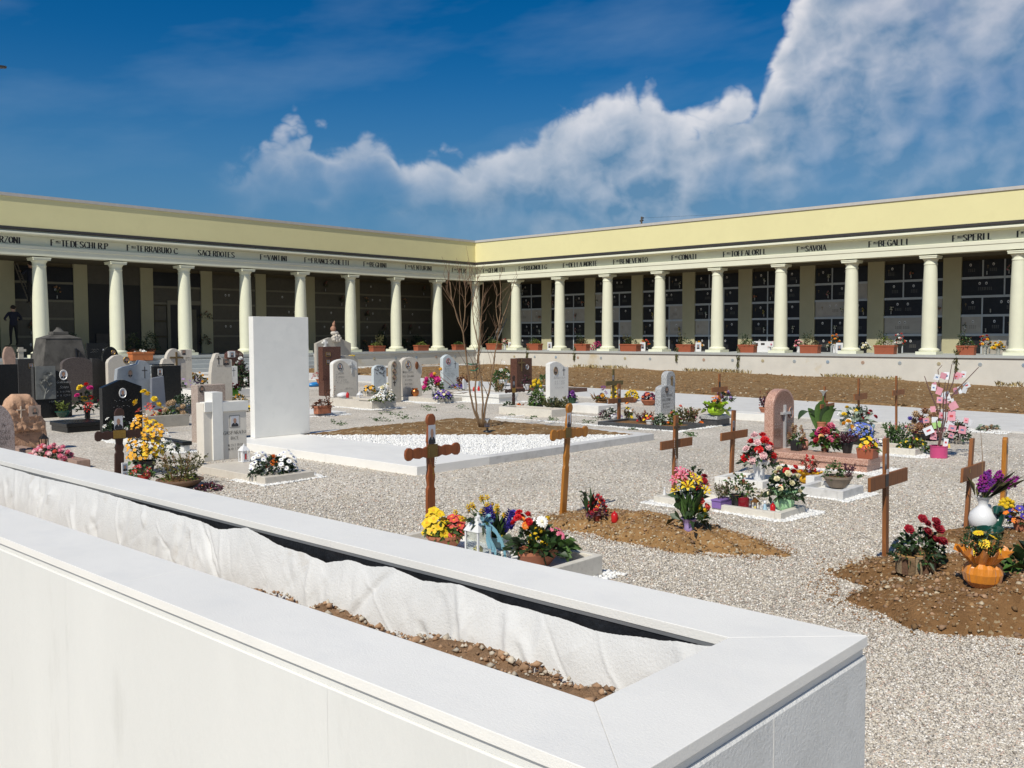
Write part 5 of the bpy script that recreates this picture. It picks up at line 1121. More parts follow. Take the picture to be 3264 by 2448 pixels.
# --- plot with the tall blank slab, white chippings and the little tree
def monument_plot():
    x0, y0 = G(1329, 1517); H = .105; y1 = 12.17; x1 = 11.84; w = .17; xs_ = G(1530, 1453, .1)[0]
    t = thing('monument_plot', 'white-kerbed plot with chippings, bare earth and a broad marble slab', 'grave', ((x0+x1)/2, (y0+y1)/2, 0)); cx, cy = t.location.x, t.location.y
    B = lambda n, a, b, c, d, z0, z1, m, bv=.005: MB().box(a-cx, b-cx, c-cy, d-cy, z0, z1).build(n, m, t, bev=bv)
    ym = (y0+y1)/2
    for a, b in ((y0, y0+1.75), (y0+1.752, y1)): B('marble_slab', x0, xs_, a, b, -.05, H, m_marble)
    xk = [xs_+.002, xs_+1.2, xs_+2.4, x1]
    for a, b in zip(xk[:-1], xk[1:]): B('kerb', a, b-.002, y0, y0+w, -.05, H-.004, m_conc); B('kerb', a, b-.002, y1-w, y1, -.05, H-.004, m_conc)
    yk = [y0+w+.002, ym-.6, ym+.7, y1-w-.002]
    for a, b in zip(yk[:-1], yk[1:]): B('kerb', x1-w, x1, a, b-.002, -.05, H-.004, m_conc)
    # earth triangle beyond the diagonal, chippings before it
    A, C_, D_, E_ = (xs_, y0+w), (x1-w, y0+w), (x1-w, y1-w), (xs_, y1-w)
    n = 46; q = np.random.default_rng(12); V = []; F = []
    for j in range(n):
        for i in range(n):
            a, b = i/(n-1), j/(n-1); x = xs_+(x1-w-xs_)*a; y = y0+w+(y1-y0-2*w)*b; s_ = (b-(1-a))
            z = .082 if s_ < .0 else .082+.04*min(1, s_*3)+q.uniform(-.006, .008)
            V.append((x-cx, y-cy, z))
    for j in range(n-1):
        for i in range(n-1): F.append((j*n+i, j*n+i+1, (j+1)*n+i+1, (j+1)*n+i))
    mi = [0 if ((j+.5)/(n-1) > 1-(i+.5)/(n-1)) else 1 for j in range(n-1) for i in range(n-1)]
    link('earth', npmesh('earth', np.array(V), np.array(F), [m_soil, m_pebw], smooth=True, mi=mi), t)
    k = 9000; a = q.random(k); b = q.random(k); sel = b < 1-a+.015*np.sin(a*40); a, b = a[sel], b[sel]
    P = np.column_stack([xs_+.01+(x1-w-xs_-.02)*a-cx, y0+w+.01+(y1-y0-2*w-.02)*b-cy, np.full(len(a), .086)])
    link('chippings', stones_mesh('chippings', P, q.uniform(.012, .024, len(P)), [m_pebw], q, flat=.7), t, kind='stuff')
    k = 900; a = q.random(k); b = q.random(k); sel = b > 1-a+.02; a, b = a[sel], b[sel]
    P = np.column_stack([xs_+(x1-w-xs_)*a-cx, y0+w+(y1-y0-2*w)*b-cy, .086+.04*np.minimum(1, (b-1+a)*3)])
    link('earth_clods', stones_mesh('earth_clods', P, q.uniform(.006, .02, len(P)), [mat('soil_clod'), mat('field_stone')], q, mi=q.choice([0, 0, 1], len(P))), t, kind='stuff')
    return x0, x1, y0, y1, xs_, H
MP = monument_plot()
s = Stone('tall_blank_slab', 'tall blank white marble slab standing on the plot', 813, 1397, 988, 1010, 'rect', m_bluw, th=.12, zb=MP[5]+.002, bev=.004, cat='slab'); s.slab.data.materials[0] = mat('cold_white_marble', (.82, .805, .75), rough=.5, var=.05, vs=2, col2=(.76, .75, .70), c2s=5, bump=.0006, bs=90)

# --- graves in the middle distance
s = Stone('shouldered_headstone', 'beige shouldered headstone crowned by a carved scroll', 1010, 1204, 1120, 1071, 'shoulder', m_beig2, th=.16)
def scroll(s):
    q = random.Random(6); t = s.t; mb = MB(); k = s.px(1065, 1080)[0]
    x, z = s.at(1066, 1062); mb.ell((x, -.02, z), (13*k, .10, 6*k), 12, 6, jit=.1, rnd=q); x, z = s.at(1068, 1078); mb.ell((x, -.06, z), (14*k, .12, 10*k), 12, 8, jit=.16, rnd=q)
    for i in range(7):
        a = i*.9; mb.ell((x+math.cos(a)*10*k, -.14, z+math.sin(a)*7*k), (4*k, .05, 4*k), 8, 5, jit=.1, rnd=q)
    mb.build('carved_scroll', m_beig, t, smooth=60)
    mb = MB(); x, z = s.at(1062, 1048); mb.ell((x, 0, z), (7*k, 7*k, 8*k), 10, 7, jit=.1, rnd=q); mb.ell((x+2*k, 0, z+11*k), (4*k, 4*k, 6*k), 8, 6); mb.ell((x+4*k, 0, z+17*k), (2*k, 2*k, 4*k), 6, 5)
    mb.build('figurine', mat('terracotta_figure', (.36, .19, .12), rough=.8), t, smooth=60)
scroll(s); s.cross(1033, 1094, 16, 22, m_white_stone, bar=.32, d=.1, drop=.4)
s = Stone('brown_granite_pillar', 'tall polished brown granite headstone with two small photos', 1030, 1262, 1088, 1105, 'rect', m_brown, th=.2); s.photo(1046, 1129, 14, 12, oval=False, bg=2, frame=m_gold); s.photo(1046, 1154, 10, 14, oval=False, bg=1, frame=m_gold); s.panel('plinth', 1026, 1092, 1210, 1262, m_brown, d=.1, back=.1)
t, x0, x1, y0, y1, hb = tomb('marble_tomb', 'cream marble tomb with a stepped cover and lilies on it', (1186, 1306), 1050, 1263, 28, m_beig, kind='frame', fill=m_pebw, w=.12)
MB().box(x0-.02-t.location.x, x1+.02-t.location.x, y0-.02-t.location.y, y0+.45-t.location.y, hb+.001, hb+.05).build('cover_slab', m_beig, t, bev=.008)
skirt(x0, x1, y0, y1, .3, 700)
s = Stone('wave_headstone', 'beige wave-topped headstone with script, photo and raised cross', 1062, 1266, 1140, 1144, 'soft', m_white_stone, th=.12, zb=hb)
s.panel('wave_front', 1062, 1135, 1147, 1268, m_beig, d=.02, shape='wave'); s.photo(1082, 1169, 14, 21, y=-.024, frame=m_lett, bg=0); s.cross(1119, 1172, 17, 38, m_grey, bar=.26, d=.04)
s.text([('Zardini', 1069, 1194, 9, 26), ('Lorenzo', 1069, 1206, 9, 27), ('N. 17. 4 1941', 1068, 1215, 5, 34), ('M. 22. 7 2011', 1072, 1222, 5, 36), ('UN Papa', 1097, 1242, 6, 27)], slant=.3, thick=.45, y=-.023)
Stone('soft_topped_headstone', 'greyish headstone with yellow flowers laid along its top', 1076, 1258, 1142, 1133, 'soft', m_beig2, th=.14)
s = Stone('small_rounded_headstone', 'small bluish-white headstone with sketched dove', 1192, 1270, 1233, 1163, 'soft', m_bluw, th=.1)
mb = MB(); q = random.Random(4)
for i in range(9):
    x, z = s.at(1204+q.uniform(-2, 18), 1180+q.uniform(-6, 22)); mb.tube([(x, -.003, z), (x+q.uniform(-.1, .1), -.003, z+q.uniform(-.06, .1)), (x+q.uniform(-.15, .15), -.003, z+q.uniform(-.06, .1))], .008, 4)
mb.build('engraved_drawing', m_lett, s.t)
s = Stone('three_photo_headstone', 'narrow beige headstone with three oval photos one above another', 1248, 1284, 1280, 1148, 'soft', m_beig2, th=.13); [s.photo(1257, v, 11, 17, frame=m_bronze, bg=2) for v in (1162, 1184, 1203)]; s.cross(1257, 1222, 9, 16, m_lett, bar=.25, d=.006)
t, x0, x1, y0, y1, hb = tomb('cream_grave_slab', 'cream grave slab with pansies and a copper pot', (1402, 1286), 1266, 1473, 15, m_beig)
skirt(x0, x1, y0, y1, .35, 700)
s = Stone('curvy_headstone', 'cream curvy-sided headstone with oval photo and bronze medallion', 1280, 1264, 1347, 1138, 'curvy', m_beig, th=.14, zb=hb)
s.photo(1301, 1163, 15, 25, frame=m_bronze, bg=0); x, z = s.at(1328, 1165); MB().ell((x, -.01, z), (.055, .03, .10), 12, 8).build('bronze_medallion', mat('copper_relief', (.20, .075, .03), rough=.35, metal=.5), s.t, smooth=60)
s.text([('Maria Elisa', 1284, 1190, 8, 34), ('ved. Giovanni', 1284, 1203, 8, 36), ('12.3.1920', 1291, 1215, 6, 22), ('10.12.2005', 1290, 1228, 6, 25), ('I Tuoi Cari', 1286, 1242, 6, 32)], thick=.6)
s = Stone('bluish_headstone', 'bluish-white wavy headstone with red-rimmed oval photo and thin cross', 1413, 1242, 1463, 1130, 'wave', m_bluw, th=.13); s.photo(1429, 1152, 12, 18, frame=mat('red_enamel', (.35, .05, .05), rough=.4), bg=0); s.cross(1451, 1163, 8, 22, m_lett, bar=.15, d=.003)
s.text([('Angelo', 1420, 1170, 6, 18), ('Bianchi', 1419, 1178, 6, 20), ('11.07.1962 25.10.1978', 1418, 1185, 4, 40), ('CARO ANGELO', 1426, 1192, 4, 24), ('SARAI SEMPRE', 1426, 1198, 4, 26), ('CON NOI', 1424, 1204, 4, 24)], thick=.4)
t, x0, x1, y0, y1, hb = tomb('white_tomb', 'white marble tomb with stepped cover behind the little tree', (1590, 1287), 1445, 1652, 30, m_white_stone, kind='cap', cap=.4)
skirt(x0, x1, y0, y1, .3, 600); WT = (x0, x1, y0, y1, hb)
s = Stone('brown_headstone', 'dark brown granite headstone with pillar-like left edge and oval photo', 1643, 1247, 1696, 1142, 'rect', m_brown, th=.2); s.panel('bevelled_pillar', 1643, 1662, 1141, 1246, m_brown, d=.06); s.photo(1680, 1170, 9, 14, frame=m_porc, bg=1); x, z = s.at(1657, 1163); relief_cross(s.t, x, z, .28, .36, m_bronze, y=-.062, bar=.16, d=.02)
gx, gy = G(1700, 1262); solid_xy('brown_grave_slab', 'low brown granite grave slab with a white pot on it', s.x0-.05, s.x1+.1, gy-.2, s.y-.01, .13, m_brown)
s = Stone('white_headstone', 'clean white wave-topped headstone with brown oval photo and thin cross', 1753, 1292, 1812, 1152, 'wave2', m_white_stone, th=.13); s.photo(1771, 1182, 12, 24, frame=m_bronze, bg=2); s.cross(1797, 1184, 9, 27, m_lett, bar=.16, d=.004); s.text([('Bernardi Aldo', 1765, 1208, 7, 37), ('N. 9. 1. 1912', 1768, 1219, 5, 31), ('M. 21. 1. 2009', 1768, 1226, 5, 32), ('I Tuoi Cari', 1769, 1239, 5, 28)], slant=.3, thick=.4)
tomb('cream_kerb', 'cream kerbed bed with heather before the white wave-topped headstone', (1758, 1331), 1590, 1812, 24, m_cream, kind='frame', fill=m_soil_red)
tomb('white_low_tomb', 'low plain white marble tomb behind the orange wooden cross', (1907, 1319), 1806, 1968, 25, m_white_stone)
tomb('black_kerb', 'black granite kerb round a crowded flower bed', (2159, 1376), 1905, 2250, 14, mat('charcoal_granite', (.05, .052, .055), rough=.35, var=.15, speck=[(.09, .09, .09)], sps=150), kind='frame', fill=m_soil_red)
skirt(*(lambda a, b: (a[0], a[0]+1.3, a[1], a[1]+4.0))(G(2159, 1376), 0), .2, 900)
s = Stone('granite_headstone', 'grey granite headstone of two joined blocks with bronze crucifix', 2106, 1324, 2150, 1227, 'soft', m_grey, th=.14, bev=.01); s.panel('tall_block', 2128, 2157, 1182, 1320, m_grey, d=-.03, back=.16, shape='soft', bev=.01); s.photo(2125, 1243, 9, 21, oval=True, bg=2, frame=m_lett); x, z = s.at(2144, 1215); relief_cross(s.t, x, z, .07, .2, m_bronze, y=.03, bar=.25, d=.03, drop=.25)
s.text([('CAZZADORI', 2107, 1266, 8, 36), ('LUCIANO', 2110, 1279, 8, 29), ('N.1 4.1934', 2113, 1291, 6, 22), ('M. 2.2004', 2114, 1301, 6, 20)])
tomb('granite_block', 'grey granite block carrying the lime-wrapped bouquet', (2285, 1360), 2228, 2331, 34, m_grey, kind='cap', base=mat('charcoal_granite'), cap=.38)
tomb('white_kerb_tomb', 'white marble kerb tomb left of the pink arched headstone', (2462, 1345), 2303, 2500, 22, m_white_stone)
# pink granite grave
t, x0, x1, y0, y1, hb = tomb('pink_granite_tomb', 'pink granite tomb slab with rounded edge, crowded with flower pots', (2766, 1511), 2438, 2814, 46, m_pinkg, kind='cap', cap=.45)
skirt(x0, x1, y0, y1, .25, 900); PT = (x0, x1, y0, y1, hb)
s = Stone('pink_arched_headstone', 'pink granite arched headstone with white metal cross and oval photo', 2463, 1434, 2530, 1240, 'arch', m_pinkg, th=.12, zb=hb); s.panel('polished_face', 2465, 2528, 1243, 1433, m_pinkd, d=.006, shape='arch')
m_steel = mat('brushed_steel', (.62, .63, .64), rough=.3, metal=.5)
s.panel('cross_upright', 2494, 2499, 1290, 1428, m_steel, d=.03, y=-.006); s.panel('cross_bar', 2486, 2511, 1311, 1322, m_steel, d=.035, y=-.006); s.photo(2519, 1315, 13, 34, y=-.010, frame=m_pinkg, bg=1)
s.text([('Gianna', 2507, 1348, 9, 20), ('N. 10.4.1958', 2468, 1356, 6, 26), ('M. 16.9.2010', 2468, 1367, 6, 26), ('I tuoi cari', 2470, 1388, 6, 20)], m_lettw, thick=.5, slant=.2, y=-.009)
t, x0, x1, y0, y1, hb = tomb('concrete_kerb', 'grey-white concrete kerb with a stone bowl, right of the white roses', (2687, 1597), 2538, 2752, 31, m_conc, kind='frame', fill=m_pebw, w=.06); skirt(x0, x1, y0, y1, .15, 400); CT = (x0, x1, y0, y1, hb)
t, x0, x1, y0, y1, hb = tomb('cream_kerb', 'cream kerbed bed full of green plants, left of the pink tin', (2917, 1456), 2770, 2964, 23, m_cream, kind='frame', fill=m_soil_red); skirt(x0, x1, y0, y1, .2, 500)
t, x0, x1, y0, y1, hb = tomb('cream_kerb', 'cream kerbed grave crowded with candles and bouquets under the plain cross', (2489, 1661), 2083, 2568, 25, m_cream, kind='frame', fill=m_pebw, w=.06); skirt(x0, x1, y0, y1, .14, 450); P3 = (x0, x1, y0, y1, hb)
tomb('white_kerb', 'white marble kerb half hidden behind the red and pink carnations', (2430, 1560), 2277, 2500, 24, m_white_stone, kind='frame', fill=m_pebw, w=.06)
# plot before the brown ornate cross
px1, py0 = G(1921, 1833); ph = 66*PXS(1921, 1833); py1 = G(1330, 1694, ph)[1]
solid_xy('cream_kerb', 'cream kerbed grave in the foreground behind the raised bed, with lantern and flower bowls', px1-.80, px1, py0, py1, ph, m_cream, kind='frame', fill=m_pebw, w=.05); P1 = (px1-.8, px1, py0, py1, ph)
skirt(px1-.8, px1, py0, py1, .12, 300)
# left: kerbs between the stones
kx, ky = G(604, 1356); solid_xy('grey_kerb', 'beige-grey stone trough grave with dried hydrangeas', kx-.85, kx, ky, ky+1.6, .21, m_beig2, kind='frame', w=.08)
kx, ky = G(632, 1318); solid_xy('slate_tomb', 'dark slate-blue tomb with a low dark hedge on it', kx-.95, kx, ky, ky+2.0, .17, mat('slate_stone', (.13, .145, .165), rough=.5, var=.15), kind='cap')
kx, ky = G(1003, 1328); solid_xy('white_base_slab', 'thin white slab under the dried red plant, right of the tall blank slab', kx-.5, onY(1103, 1320, ky)[0], ky, ky+1.3, .055, m_white_stone); skirt(kx-.3, kx+.6, ky, ky+1.0, .3, 600)
kx, ky = G(800, 1262); solid_xy('grey_white_kerb', 'grey-white kerb at the foot of the dark bush', kx-1.4, kx+.2, ky, ky+1.4, .2, m_white_stone, kind='frame')
kx, ky = G(672, 1226); solid_xy('white_trough_grave', 'white stone trough with yellow and violet flowers before the steps', kx-1.0, kx+.6, ky, ky+1.6, .22, m_white_stone, kind='frame')

# ---------------------------------------------------------------- wooden crosses
c = wood_cross('wooden_cross', 'dark scalloped wooden cross with portrait and brass plate, left of the forsythia', 380, 1530, 1302, 299, 446, 1385, 29, m_woodd, ornate=True); cphoto(c, 379, 1347, 28, 42, bg=0, bald=True); cplate(c, 381, 1384, 40, 26, m_gold)
c = wood_cross('wooden_cross', 'red-brown scalloped wooden cross with portrait of a bald man and rosary', 1372, 1724, 1320, 1285, 1461, 1439, 33, m_wood, z=.04, ornate=True, arm_h=36); cphoto(c, 1380, 1385, 31, 60, bg=0, bald=True); cplate(c, 1379, 1437, 43, 42, mat('aged_brass', (.20, .14, .05), rough=.4, metal=.6)); crosary(c, 1379, 1425, 34, 100, m_gold)
c = wood_cross('wooden_cross', 'orange scalloped wooden cross at the head of the long earth mound', 1794, 1648, 1287, 1750, 1868, 1383, 25, m_woodo, ut=1815, ornate=True, arm_h=32); cphoto(c, 1817, 1339, 20, 46, bg=0); cplate(c, 1812, 1379, 28, 32, mat('aged_brass'))
c = wood_cross('wooden_cross', 'plain wooden cross with dark crucifix and pale rosary behind the lily vase', 2148, 1576, 1324, 2101, 2200, 1414, 19, m_woodp, ut=2155, arm_h=27); x, z = c.at(2156, 1405); relief_cross(c.t, x, z, .10, .36, m_lettb, y=-.03, bar=.3, d=.012, drop=.12); crosary(c, 2154, 1396, 20, 90, m_porc)
c = wood_cross('wooden_cross', 'plain wooden cross with faded photo above the carnations', 2331, 1514, 1308, 2293, 2377, 1387, 18, m_woodp, ut=2339, arm_h=25); cphoto(c, 2341, 1357, 12, 32, bg=1); crosary(c, 2340, 1382, 12, 60, m_bronze)
c = wood_cross('wooden_cross', 'plain wooden cross with framed portrait and black plate beside the bark basket', 2822, 1790, 1397, 2762, 2881, 1528, 26, m_woodp, ut=2824, arm_h=44); cphoto(c, 2829, 1472, 15, 50, bg=0); cplate(c, 2829, 1503, 15, 15, m_porc, 'name_card'); cplate(c, 2827, 1532, 24, 36, m_blkp)
c = wood_cross('wooden_cross', 'leaning plain wooden cross beside the white jug', 3079, 1692, 1397, 3058, 3128, 1508, 21, m_woodp, ut=3099, arm_h=44); cplate(c, 3092, 1502, 6, 12, m_gold, 'ring')
def post():
    x, y = G(3197, 1594); s_ = PXS(3197, 1594); xt, zt = onY(3205, 1393, y); w = 11*s_; t = thing('grave_post', 'bright orange wooden grave post with rounded top near the right edge', 'post', (x, y, 0)); k = (xt-x)/zt
    pts = [(-w, -.1), (w, -.1), (w, zt-w)]+[(w*math.cos(R(a)), zt-w+w*math.sin(R(a))) for a in range(15, 180, 15)]+[(-w, zt-w)]
    MB().prism([(a+k*b, b) for a, b in pts], -.02, .02).build('post', m_woodo, t, bev=.004); portrait(t, k*zt*.82, zt*.82, w*.9, .1, y=-.024, oval=False, bg=1)
post()
c = wood_cross('wooden_cross', 'small dark scalloped wooden cross with brass plate before the white tomb', 1637, 1302, 1197, 1608, 1672, 1245, 12, m_woodd, ornate=True); cphoto(c, 1639, 1224, 8, 16, bg=1); cplate(c, 1638, 1244, 16, 15, m_gold)
c = wood_cross('wooden_cross', 'weathered olive wooden cross with tall yellow flowers in front', 1955, 1306, 1177, 1929, 1983, 1221, 9, mat('olive_wood', (.12, .09, .03), rough=.7, var=.2), arm_h=14); cphoto(c, 1956, 1206, 8, 19, bg=1)
c = wood_cross('wooden_cross', 'small plain wooden cross with portrait standing in the black-kerbed bed', 1973, 1347, 1223, 1937, 2016, 1276, 14, m_woodp, arm_h=16); cphoto(c, 1975, 1251, 10, 22, bg=0); cplate(c, 1974, 1277, 16, 13, m_blkp)
c = wood_cross('wooden_cross', 'far wooden cross rising behind the glass vase and lime bouquet', 2293, 1326, 1191, 2266, 2316, 1241, 10, m_woodp, arm_h=16); cplate(c, 2294, 1225, 10, 16, m_blkp)
c = wood_cross('wooden_cross', 'far wooden cross just left of the tallest far cross', 2737, 1352, 1206, 2719, 2760, 1264, 9, m_woodp, arm_h=20); cplate(c, 2739, 1250, 6, 24, m_lettb, 'crucifix')
c = wood_cross('wooden_cross', 'tallest of the far wooden crosses, above the green bed', 2857, 1376, 1198, 2842, 2878, 1251, 8, m_woodp, arm_h=17); cplate(c, 2859, 1240, 5, 26, m_lettb, 'crucifix')
wood_cross('wooden_cross', 'far wooden cross almost hidden by the calla lily', 2629, 1372, 1232, 2612, 2655, 1294, 9, m_woodp, arm_h=14)

# ---------------------------------------------------------------- earth mounds
def mound(name, label, cx, cy, a, b, h, m, seed, nclod, big=1.0):
    q = np.random.default_rng(seed); n = 64; V = []; F = []
    bm_ = [(q.uniform(-1, 1), q.uniform(-1, 1), q.uniform(.06, .22), q.uniform(-.5, .6)) for _ in range(150)]
    rim = 1+.10*np.sin(np.linspace(0, 2*math.pi, 400)*5+seed)+.06*np.sin(np.linspace(0, 2*math.pi, 400)*11+2*seed)
    for j in range(n):
        for i in range(n):
            p, q_ = -1.15+2.3*i/(n-1), -1.15+2.3*j/(n-1); th = math.atan2(q_, p) % (2*math.pi); r = (abs(p)**2.4+abs(q_)**2.4)**(1/2.4)/rim[int(th/(2*math.pi)*399)]
            z = h*max(0, 1-r**2.2)**.75
            if z > 0: z += h*.30*sum(hh*math.exp(-((p-c)**2+(q_-d)**2)/(rr*rr)) for c, d, rr, hh in bm_)*min(1, (1-r)*4)+q.uniform(-.006, .006)*min(1, (1-r)*5)
            V.append((p*a, q_*b, -.02 if r > 1 else max(.002, z)))
    keep = [v[2] > 0 for v in V]
    for j in range(n-1):
        for i in range(n-1):
            f = (j*n+i, j*n+i+1, (j+1)*n+i+1, (j+1)*n+i)
            if sum(keep[k] for k in f) >= 1: F.append(f)
    t = thing(name, label, 'mound', (cx, cy, 0)); Vn = np.array(V); link('earth', npmesh('earth', Vn, np.array(F), m, smooth=True), t)
    idx = np.array([k for k in range(len(V)) if keep[k]]); ii = q.choice(idx, nclod); P = Vn[ii]+np.column_stack([q.uniform(-.02, .02, nclod), q.uniform(-.03, .03, nclod), np.full(nclod, .002)])
    link('clods', stones_mesh('clods', P, q.uniform(.004, .0095, nclod)*q.choice([1, 1, 1, 1.9], nclod)*big, [mat('soil_clod'), mat('field_stone'), mat('soil_crumb')], q, flat=.75, mi=q.choice([0, 0, 0, 2, 2, 1], nclod)), t, kind='stuff')
    m_ = nclod//3; th = q.uniform(0, 2*math.pi, m_); rr_ = 1+np.abs(q.normal(0, .10, m_)); P = np.column_stack([np.sign(np.cos(th))*np.abs(np.cos(th))**.83*a*rr_, np.sign(np.sin(th))*np.abs(np.sin(th))**.83*b*rr_, np.full(m_, .006)])
    link('spilled_crumbs', stones_mesh('spilled_crumbs', P, q.uniform(.004, .011, m_), [mat('soil_clod'), mat('soil_crumb')], q, flat=.75, mi=q.choice([0, 1], m_)), t, kind='stuff')
    def zat(x, y):
        d = (Vn[:, 0]+cx-x)**2+(Vn[:, 1]+cy-y)**2; return max(0, float(Vn[d.argmin(), 2]))
    return lambda u, v: _onm(zat, u, v)
def _onm(zat, u, v):
    z = 0.0
    for _ in range(30): z = .7*z+.3*(zat(*G(u, v, z))-.006)
    return z
zm2 = mound('earth_mound', 'long low pebbly earth mound before the orange cross', 6.22, 4.20, .41, 1.04, .13, mat('ochre_soil', (.335, .19, .078), rough=.95, var=.3, vs=8, col2=(.225, .125, .046), c2s=9, speck=[(.52, .44, .30), (.36, .25, .12)], sps=70, splo=.88, bump=.02, bs=40, spec=.15), 3, 2600)
zm5 = mound('earth_mound', 'crumbly dark earth mound with the bark basket and orange pot', 6.10, 1.34, .90, 1.16, .19, m_soil_red, 7, 4200, 1.3)
zm6 = mound('earth_mound', 'small earth mound under the green tray at the right edge', 7.70, 1.75, .42, .75, .09, m_soil_red, 11, 700)

# ================================================================ flowers and grave goods
def lantern(name, label, u, v, z, w, h, m, glass=True, candle=True, red=False, spot=None):
    x, y = spot or G(u, v, z); s = PXS(u, v, z); a = w*s/2; H = h*s; t = thing(name, label, 'lantern', (x, y, z)); hb = H*.62
    MB().box(-a, a, -a, a, 0, H*.04).build('base', m, t, bev=.002)
    for sx in (-1, 1):
        for sy in (-1, 1): MB().box(sx*a*.9-a*.1, sx*a*.9+a*.1, sy*a*.9-a*.1, sy*a*.9+a*.1, H*.04, hb).build('upright', m, t)
    mb = MB(); mb.taper(-a*1.12, a*1.12, -a*1.12, a*1.12, hb+.0005, H*.86, .42); mb.build('roof', m, t, bev=.002)
    MB().lathe([(a*.36, 0), (a*.36, H*.06), (a*.12, H*.09), (a*.12, H*.14)], 10, (0, 0, H*.86)).build('cap', m, t, smooth=40)
    if glass:
        for k in range(4):
            o = MB().box(-a*.8, a*.8, -.0012, .0012, H*.05, hb*.98).build('pane', m_glass, t); o.rotation_euler.z = k*math.pi/2; o.location = (math.sin(k*math.pi/2)*a*.9, -math.cos(k*math.pi/2)*a*.9, 0)
    if candle: MB().lathe([(a*.5, 0), (a*.52, H*.2), (a*.3, H*.24)], 14, (0, 0, H*.042)).build('candle', m_redw if red else mat('yellow_wax', (.70, .58, .16), rough=.4), t, smooth=40)
    return t, s
def candle(label, u, v, z, w, h, m=None, spot=None, name='grave_candle', lid=True):
    x, y = spot or G(u, v, z); s = PXS(u, v, z); r = w*s/2; H = h*s; t = thing(name, label, 'candle', (x, y, z))
    MB().lathe([(r*.9, 0), (r, H*.1), (r, H*.66), (r*.8, H*.74)], 14).build('cup', m or m_redw, t, smooth=40)
    if lid: MB().lathe([(r*.86, H*.742), (r*.8, H*.8), (r*.3, H*.88), (r*.22, H)], 12).build('lid', m or m_redw, t, smooth=40)
    return t

# ---- foreground plot behind the raised bed
zf = P1[4]*.5
plant('primrose_bowl', 'terracotta bowl of yellow and coral primroses in front of the red-brown cross', 'flowers', 1417, 1748, zf, ('bowl', 118, 46, m_terra), [('dome', 118, 62, 130, 26, 'g'), ('dome', 80, 40, 60, 30, 'y')],
      [('primrose', 'yellow', 36, 18, 92, 84, -24, 4, 'gold'), ('primrose', 'coral', 33, 18, 70, 66, 34, 0, 'gold')])
t, s_ = lantern('white_lantern', 'white metal lantern with yellow candle and blue ribbon', 1524, 1782, zf, 60, 150, mat('white_enamel', (.74, .74, .73), rough=.35))
def ribbon(t, s_):
    m = mat('blue_organza', (.16, .36, .45), rough=.45, var=.15, sheen=.5); q = random.Random(3)
    for k in range(6):
        mb = MB(); x0, z0 = (2+k*4)*s_, 122*s_; L = q.uniform(60, 150)*s_; w = q.uniform(7, 13)*s_; V = []; n = 10
        for i in range(n+1):
            f = i/n; xx = x0+(14+k*8)*s_*math.sin(f*1.5)+4*s_*math.sin(f*7+k); zz = z0+16*s_*math.sin(min(1, f*3)*math.pi)*.6-L*f; yy = -(20+8*math.sin(f*3+k))*s_
            yy -= 24*s_; V += [(xx*RX-10*s_, xx*RY+yy*.6, zz), ((xx+w)*RX-10*s_, (xx+w)*RY+yy*.6-3*s_*math.sin(f*9+k), zz-.2*w)]
        mb.add(V, [(2*i, 2*i+1, 2*i+3, 2*i+2) for i in range(n)]); mb.build('ribbon_tail', m, t)
    mb = MB()
    for k in range(5):
        a = k*1.25; P = [(14*s_, -14*s_, 122*s_)]; mb.tube([(14*s_, -16*s_, 122*s_), (14*s_+26*s_*math.cos(a), -26*s_, 122*s_+20*s_*math.sin(a)), (14*s_+10*s_*math.cos(a+.6), -20*s_, 122*s_+8*s_*math.sin(a+.6))], [2*s_, 8*s_, 2*s_], 6)
    mb.build('bow', m, t)
    V, Fc = foliage('dome', 46*s_, 34*s_, 30, 26*s_, 77); link('sprig', npmesh('sprig', V+np.array([-4*s_, -10*s_, 116*s_]), Fc, m_leafd), t, kind='stuff')
ribbon(t, s_)
t = plant('spring_bulb_pot', 'pale blue pot of daffodils and two violet hyacinths', 'flowers', 1587, 1768, zf, ('pot', 46, 58, mat('pale_blue_enamel', (.30, .47, .47), rough=.4)), [('blade', 70, 92, 40, 9, 'd'), ('blade', 80, 100, 16, 5, 'g')], [])
def bulbs(t, s):
    q = random.Random(9); zt = 50*s
    def at(u, v): return ((u-1587)*s, (1718-v)*s)
    def V3(x, y, z): return (x*RX, x*RY+y, z)
    for (u, v) in ((1535, 1584), (1545, 1592), (1561, 1585), (1508, 1608), (1514, 1616), (1488, 1612), (1495, 1626), (1458, 1632), (1466, 1650), (1486, 1655), (1581, 1612), (1590, 1620), (1596, 1632), (1578, 1630), (1586, 1640), (1600, 1640), (1548, 1606), (1538, 1628), (1569, 1606)):
        x, z = at(u, v); yy = q.uniform(-20, 24)*s*.6; o = link('daffodil', blossom('bell', 'yellow', 'gold'), t); place(o, V3(x, yy, zt+z), (q.uniform(-.8, .5), -1, q.uniform(-.2, .4)), 10*s)
        MB().tube([V3(x*.12, 0, zt-.01), V3(x*.55, yy*.5, zt+z*.6), V3(x, yy, zt+z)], 1.3*s, 5).build('stem', m_leaf, t)
    for (u, v, le) in ((1556, 1652, -.12), (1612, 1662, .28)):
        x, z = at(u, v); o = link('hyacinth', blossom('spike', 'violet'), t); place(o, V3(x, -6*s, zt+z-20*s), (le*RX, le*RY, 1), 21*s)
        MB().tube([V3(x*.3, 0, zt-.01), V3(x*.7, -3*s, zt+z*.5), V3(x, -6*s, zt+z-20*s)], 3*s, 6).build('stem', m_leaf, t)
    for (u, v) in ((1578, 1704), (1590, 1706)): x, z = at(u, v); o = link('yellow_egg', blossom('berry', 'yellow'), t); place(o, V3(x, -12*s, zt+z), (0, 0, 1), 7*s)
bulbs(t, PXS(1587, 1768, zf))
